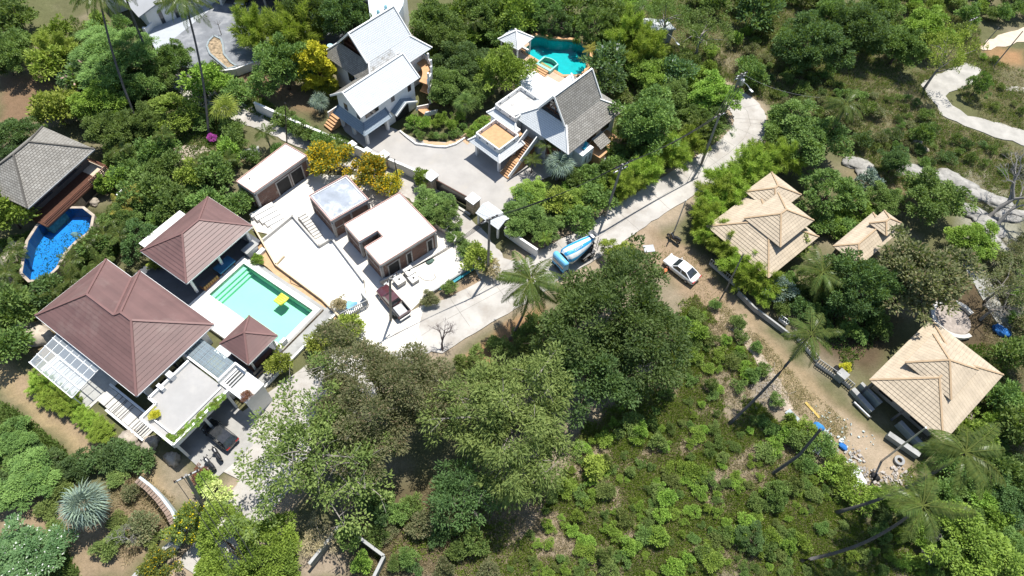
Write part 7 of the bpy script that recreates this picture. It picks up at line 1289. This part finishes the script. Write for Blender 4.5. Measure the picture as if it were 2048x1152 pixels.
# ------------------------------------------------------------------ poles, lamps, cables
def proj(P):
    X_, Y_, Z_ = P[0], P[1], P[2]-HC; a = X_; b = Y_*math.sin(PITCH)+Z_*math.cos(PITCH); c = Y_*math.cos(PITCH)-Z_*math.sin(PITCH)
    x, y = a/c, b/c; cc, s = math.cos(-ROLL), math.sin(-ROLL); x, y = cc*x-s*y, s*x+cc*y; return (x*FOC+1024, 576-y*FOC)
def pole(label, base, top, r=.15, arms=1, lamp=None, square=True, m=None, name='utility_pole', armdir=.6, trans=False):
    g = G(*base); h = min((abs(proj((g.x, g.y, k*.1))[1]-top[1]), k*.1) for k in range(10, 200))[1]; q_ = G(*top, h)-g
    t = thing(name, label, 'pole', g); part(t, 'shaft', m or M_POLE, lambda b: b.tube([(0, 0, -.3), tuple(q_)], [r*1.15, r*.8], 6))
    for k in range(arms):
        z = .97-.07*k; c = q_*z; d = Vector((math.cos(armdir), math.sin(armdir), 0))*1.1; a = part(t, 'cross_arm', M_STEEL, lambda b: b.bar(c-d, c+d, .12, .12))
        for s in (-.9, -.3, .4, .9): part(a, 'insulator', mat('insulator', (.10, .06, .05), rough=.3), lambda b: b.lathe([(.05, 0), (.1, .1), (.05, .3)], tuple(c+d*s+Vector((0, 0, .06))), 6))
    if trans: c = q_*.72; part(t, 'transformer', M_STEEL, lambda b: b.lathe([(.35, 0), (.38, .1), (.38, .9), (.3, 1.0)], (c.x+.5, c.y, c.z), 10))
    if lamp:
        c = q_*.86; e = G(*lamp, c.z+.5)-g; l_ = part(t, 'lamp_arm', M_STEEL, lambda b: b.tube([tuple(c), tuple(c.lerp(e, .6)+Vector((0, 0, .25))), tuple(e)], .04, 5)); part(l_, 'lamp_head', M_GUT, lambda b: b.bar(e-(e-c).normalized()*.5, e+(e-c).normalized()*.3, .28, .12))
    return g+q_
T1 = pole('concrete power pole at the road junction by the building site', (976, 548), (979, 436), .17, 1); T2 = pole('concrete power pole leaning over the roadside bushes', (1210, 432), (1245, 328), .17, 2); T3 = pole('concrete power pole in the trees inside the road bend', (1402, 330), (1440, 228), .17, 1); T4 = pole('tall power pole with street lamp at the road bend', (1450, 222), (1484, 147), .18, 2, (1503, 182), trans=True)
T6 = pole('dark power pole with insulators beside the red pickup', (781, 640), (780, 557), .16, 1, armdir=.9); T7 = pole('slim dark pole on the lane beside the narrow unfinished building', (573, 286), (570, 206), .09, 0, m=M_BLACK); T8 = pole('slim dark pole on the lane behind the yellow flowering bushes', (799, 378), (789, 318), .09, 0, m=M_BLACK); T9 = pole('concrete power pole leaning beside the drive at the bottom left', (410, 1022), (372, 950), .17, 1)
pole('thin grey post at the edge of the bamboo hedge by the road', (1347, 466), (1372, 400), .09, 0, m=M_STEEL); pole('thin dark post in front of the bamboo hedge', (1452, 580), (1487, 507), .09, 0); pole('leaning grey post with short crossbar before the lower bungalow', (1764, 922), (1852, 855), .11, 0, m=M_STEEL)
T10 = pole('twin pole beside the upper sandy path', (1925, 75), (1948, 37), .12, 1); pole('thin pole at the upper sandy path', (1965, 92), (1998, 55), .08, 0); pole('thin pole crossing the sandy path at the right edge', (1988, 132), (2046, 62), .09, 0); pole('street lamp in the scrub beyond the teal pool', (1327, 108), (1336, 60), .1, 0, (1356, 88), m=M_STEEL, name='street_lamp')
def cable(a, b, sag, label, group, r=.022, m=None):
    pts = []
    for i in range(13): f = i/12; p = Vector(a).lerp(Vector(b), f); p.z -= sag*4*f*(1-f); pts.append(p)
    tag(part(None, 'cable', m or M_WIRE, lambda bb: bb.tube(pts, r, 4)), label, 'cable', group)
for A_, B_, lb in ((T6, T1, 'overhead cable from the pickup pole to the junction pole'), (T1, T2, 'overhead cable from the junction pole to the leaning roadside pole'), (T2, T3, 'overhead cable from the leaning roadside pole towards the road bend'), (T3, T4, 'overhead cable between the two poles at the road bend'), (T9, T6+Vector((-8, -30, 0)), 'overhead cable over the drive at the bottom left')):
    for k in range(4):
        o = Vector((math.cos(.6), math.sin(.6), 0))*(-.9+.6*k); cable(A_+o, B_+o, .9, lb, lb.replace('overhead cable', 'cables'), .03)
cable(T7, T8, .5, 'thin service cable along the lane between the slim poles', None, .015); cable(T8, T1, .8, 'thin service cable from the slim lane pole to the junction pole', None, .015); cable(T1, G(1090, 400, 6), .6, 'service cable from the junction pole to the villa corner', None, .015); cable(T4, G(1640, 195, 5), .8, 'service cable from the road bend pole to the right slope', None, .015, M_PALET)

# ------------------------------------------------------------------ fences and garden walls
def fence(label, P, h=1.1, step=.28, z=.0, m=None, wallh=.35):
    m = m or M_GREYC; o0 = G(*P[0]); t = thing('picket_fence', label, 'fence', o0); Q = [G(*p)-o0 for p in P]
    for i in range(len(Q)-1):
        a, c = Q[i], Q[i+1]; part(t, 'base_wall', M_CONC, lambda b: b.bar((a.x, a.y, wallh/2), (c.x, c.y, wallh/2), .2, wallh))
        for zz in (wallh+.12, h): part(t, 'rail', m, lambda b: b.bar((a.x, a.y, zz), (c.x, c.y, zz), .08, .07))
        n = int((c-a).length/step)
        for k in range(n+1): p_ = a.lerp(c, k/n); part(t, 'picket', m, lambda b: b.box(p_.x-.04, p_.x+.04, p_.y-.04, p_.y+.04, wallh, h-.04))
    return t
fence('grey railing fence along the bamboo hedge of the three tiered bungalow', [(1418, 528), (1446, 552), (1478, 580)], 1.1, .3); wallrun('garden_wall', 'low grey garden wall along the dirt track under the bamboo', [(1478, 582), (1510, 614), (1545, 640), (1583, 669)], .8, M_GREYC, .22)
fence('short balustrade panel in the garden wall beside the dirt track', [(1556, 640), (1572, 652)], 1.2, .25, 0, M_WHITE); fence('grey picket fence under the leaning palm crown', [(1584, 668), (1614, 702), (1632, 724)], 1.1, .3); fence('long grey picket fence between the leaning palm and the lower bungalow', [(1630, 728), (1672, 757)], 1.3, .26, 0, mat('grey_picket', (.30, .30, .28))); fence('short picket fence panel beside the grey gate box', [(1684, 764), (1700, 778)], 1.3, .26, 0, mat('grey_picket', (.30, .30, .28)))
mgp = mat('grey_green_panel', (.27, .30, .28), var=.15)
g = G(1677, 757); t = thing('gate_box', 'grey green gate box between the two picket fences', 'box', g, FT.a); B(t, 'housing', mgp, (-.5, .5, -.45, .45, 0, 1.2)); B(t, 'lid', M_GREYC, (-.58, .58, -.52, .52, 1.2, 1.3))
for a, c, w, hh, lb in [((1700, 782), (1740, 826), .45, .7, 'broad grey wall slab lying along the front of the lower bungalow'), ((1712, 775), (1752, 815), .25, 1.3, 'thin dark wall close to the porch of the lower bungalow'), ((1770, 872), (1832, 915), .5, .8, 'grey wall slab at the lower corner of the lower bungalow'), ((1790, 850), (1838, 900), .35, 1.1, 'grey cabinet row beside the porch of the lower bungalow')]:
    p, q_ = G(*a), G(*c); t = thing('low_wall', lb, 'wall', p); d = q_-p; part(t, 'wall_body', mgp, lambda b: b.bar((0, 0, hh/2), (d.x, d.y, hh/2), w, hh)); part(t, 'wall_cap', M_GREYC, lambda b: b.bar((0, 0, hh+.04), (d.x, d.y, hh+.04), w+.12, .08))
t = thing('white_pipe', 'pale round pipe lying in front of the lower bungalow', 'pipe', G(1706, 806)); d = G(1737, 836)-t.location; part(t, 'pipe_barrel', M_STEEL, lambda b: b.tube([(0, 0, .25), (d.x, d.y, .25)], .14, 10)); part(t, 'pipe_flange', M_BLACK, lambda b: b.tube([(d.x*.98, d.y*.98, .25), (d.x*1.05, d.y*1.05, .25)], .2, 10))
M_LB = mat('pale_blue_wall', (.50, .57, .59), var=.12, stain=((.36, .38, .38), .8, .55))
w = wallrun('garden_wall', 'curved white garden wall with tiled coping at the bottom left', [(278, 955), (300, 972), (322, 995), (342, 1022), (353, 1045)], 1.6, M_LB, .36)
for i, (a, c) in enumerate(zip([(278, 955), (300, 972), (322, 995), (342, 1022)], [(300, 972), (322, 995), (342, 1022), (353, 1045)])):
    P0, P1 = G(*a, 1.6)-w.location, G(*c, 1.6)-w.location; n = int((P1-P0).length/.34)
    for k in range(n): p_, q_ = P0.lerp(P1, (k+.1)/n), P0.lerp(P1, (k+.9)/n); dd = (q_-p_).normalized(); nn = Vector((-dd.y, dd.x, 0)); part(w, 'coping_tile', mat('brown_coping', (.26, .19, .145), var=.25), lambda b: b.bar(p_-nn*.32+Vector((0, 0, .05)), q_-nn*.32+Vector((0, 0, .05)), .5, .1))
wallrun('garden_wall', 'straight pale blue garden wall descending to the bottom edge at left', [(356, 1050), (345, 1085), (318, 1105), (285, 1135), (262, 1160)], 1.7, M_LB, .35, M_GREYC, .4)
w = wallrun('enclosure_wall', 'mossy grey wall of a roofless enclosure at the bottom centre', [(618, 1128), (683, 1046), (725, 1080), (768, 1112), (742, 1165)], 1.4, mat('mossy_wall', (.26, .265, .22), var=.3, stain=((.10, .11, .08), 1.5, .5)), .22, M_GREYC, .3)
sheet('driveway', polyP([(395, 880), (420, 860), (470, 835), (530, 790), (600, 740), (650, 700), (700, 690), (720, 760), (600, 900), (520, 990), (450, 1060), (425, 1050), (470, 985), (480, 960), (440, 940), (420, 905)]), .014, M_ROAD)
sheet('carport_floor', [tuple(FB.W(*p)[:2]) for p in [(18.3, 5.6), (26, 5.6), (28.5, 3.5), (28, -1.5), (19.3, -1.2), (18.3, .6)]], .018, mat('dark_drive', (.34, .33, .31), var=.12))
sheet('garden_path', polyP([(338, 300), (375, 288), (410, 292), (420, 300), (385, 320), (350, 335), (340, 350), (350, 372), (335, 372), (322, 345), (330, 318)]), -.005, mat('stone_path', (.36, .30, .24), var=.2), .2)
sheet('garden_path', polyP([(480, 300), (515, 292), (520, 305), (500, 318), (478, 316)]), -.005, mat('grey_patch', (.36, .36, .33), var=.2), .2)

# ------------------------------------------------------------------ rubbish, boards, small things
rg = random.Random(77); b = MB()
def rubble(P, n, s0, s1):
    xs = [p[0] for p in P]; ys = [p[1] for p in P]; k = 0
    while k < n:
        a, c = rg.uniform(min(xs), max(xs)), rg.uniform(min(ys), max(ys))
        if not inside((a, c), P): continue
        k += 1; g = G(a, c); s = s0+(s1-s0)*rg.random()**2; an = rg.uniform(0, 6); d = Vector((math.cos(an), math.sin(an), rg.uniform(-.2, .3))).normalized(); b.bar(g+Vector((0, 0, -.05))-d*s/2, g+Vector((0, 0, s*.3))+d*s/2, s*rg.uniform(.5, 1), s*rg.uniform(.2, .6))
rubble([(1690, 900), (1720, 895), (1740, 940), (1800, 930), (1830, 960), (1790, 1000), (1730, 985), (1700, 950)], 330, .06, .34)
tag(b.obj('rubble', mat('rubble_pale', (.44, .40, .36), var=.35, scale=.9)), 'pale broken concrete and plaster rubble at the end of the dirt track', 'rubble', None, 'stuff')
b = MB(); rubble([(1640, 860), (1665, 855), (1710, 905), (1745, 960), (1720, 965), (1670, 915)], 90, .08, .34); rubble([(1640, 800), (1760, 880), (1720, 910), (1620, 820)], 40, .08, .25); tag(b.obj('litter', mat('litter_bits', (.50, .56, .54), var=.45, scale=1.5)), 'scattered pale plastic litter along the track edge', 'litter', None, 'stuff')
b = MB(); rubble([(1830, 880), (2048, 780), (2040, 860), (1960, 900)], 90, .08, .3); tag(b.obj('leaf_litter', mat('grey_litter', (.38, .34, .29), var=.4, scale=1.5)), 'scattered grey stones and litter right of the lower bungalow', 'litter', None, 'stuff')
b = MB()
for k in range(160):
    g = G(1532+rg.gauss(0, 14), 775+rg.gauss(0, 16)); an = rg.uniform(0, 6); d = Vector((math.cos(an), math.sin(an), rg.uniform(0, .4)))*rg.uniform(.3, .9); b.tube([g+Vector((0, 0, .05)), g+d+Vector((0, 0, .1))], .02, 3)
tag(b.obj('brushwood', mat('pale_twigs', (.40, .36, .31), var=.2)), 'heap of cut pale twigs beside the dirt track', 'brushwood', None, 'stuff')
def boards(px, py, w, l, an, m, label, name='board', cat='board', n=3):
    t = thing(name, label, cat, G(px, py), an)
    for k in range(n): part(t, 'sheet', m, lambda b: b.prism([(-l/2+.1*k, -w/2+.12*k), (l/2, -w/2+.05*k), (l/2-.1*k, w/2), (-l/2, w/2-.1*k)], .04*k, .04*k+.03))
boards(1585, 832, .8, 1.6, -.9, mat('grey_board', (.38, .42, .45)), 'grey blue board lying at the edge of the plot near the track'); boards(1625, 893, 1.0, 2.0, -.6, mat('grey_board', (.38, .42, .45)), 'grey board lying under the bare leaning trunk'); boards(1713, 955, 1.8, 1.6, .3, mat('white_sheet', (.62, .64, .62), var=.15), 'crumpled white sheet at the lower end of the rubbish heap', 'plastic_sheet', 'sheet'); boards(1298, 497, 1.1, 1.4, .2, mat('white_board', (.46, .47, .48)), 'white sign board lying between road and dirt track', 'sign_board', 'sign', 1); boards(1625, 820, .3, 2.2, -.95, mat('yellow_plank', (.48, .34, .10)), 'yellow plank beside the dirt track', 'plank', 'plank', 1)
for px, py, r, col, lb, nm, ct in [(1634, 855, .7, (.04, .22, .50), 'bright blue crumpled tarpaulin on the rubbish heap', 'tarpaulin', 'tarpaulin'), (2003, 662, .9, (.03, .16, .46), 'bright blue tarpaulin near the round basin', 'tarpaulin', 'tarpaulin'), (1686, 893, .45, (.03, .34, .20), 'green net scrap on the rubbish heap', 'net_scrap', 'net'), (1750, 953, .5, (.02, .02, .022), 'black rubbish bag at the rubble', 'rubbish_bag', 'bag'), (1330, 541, .35, (.55, .18, .08), 'orange cloth under the dense tree beside the white car', 'cloth', 'cloth'), (1675, 738, .5, (.02, .035, .16), 'dark blue drum in the shaded yard behind the picket fence', 'blue_drum', 'drum'), (440, 167, .5, (.03, .10, .50), 'blue plastic barrel under the plaza wall', 'barrel', 'barrel')]:
    o = rock(nm, px, py, r*1.1, r*.8, r*.5, lb, None, col, px*.1, r*.2); o['category'] = ct
t = thing('tyre', 'pale old tyre on the rubble by the lower bungalow', 'tyre', G(1797, 922)); part(t, 'tyre_ring', mat('dusty_tyre', (.32, .32, .31)), lambda b: arcwall(b, .42, 0, 360, .05, .05, .25, .28, 18, (0, 0)))
t = thing('satellite_dish', 'small aqua satellite dish on the left white villa roof', 'satellite dish', FV2.W(5.9, 12.6, 6.4)); part(t, 'dish', mat('aqua_dish', (.35, .55, .56)), lambda b: b.lathe([(.05, 0), (.3, .06), (.42, .2)], (0, 0, .5), 12)); part(t, 'stand', M_STEEL, lambda b: b.bar((0, 0, 0), (0, 0, .5), .06, .06))
pts = [G(a, c, .05) for a, c in [(590, 540), (578, 552), (582, 566), (600, 574), (625, 578), (650, 590)]]; tag(part(None, 'garden_hose', M_WIRE, lambda b: b.tube(pts, .03, 5)), 'black hose curling over the orange sand strip', 'hose')
pts = [G(a, c, .06) for a, c in [(836, 552), (848, 560), (862, 562), (872, 555), (868, 548)]]; tag(part(None, 'site_cable', M_WIRE, lambda b: b.tube(pts, .025, 5)), 'dark cable coiled on the site slab beside the manhole boxes', 'cable')
t = thing('plaza_tree', 'spindly bare sapling casting a line on the grey plaza', 'sapling', G(443, 70, 1)+Vector((0, 0, .0))); q_ = G(435, 45, 3.0)-t.location; part(t, 'stem', BARK, lambda b: b.tube([(0, 0, 0), tuple(q_)], [.06, .03], 5)); part(t, 'twigs', BARK, lambda b: [b.tube([tuple(q_*.8), tuple(q_+Vector((math.cos(k), math.sin(k), .2))*.6)], .02, 3) for k in range(0, 6)])
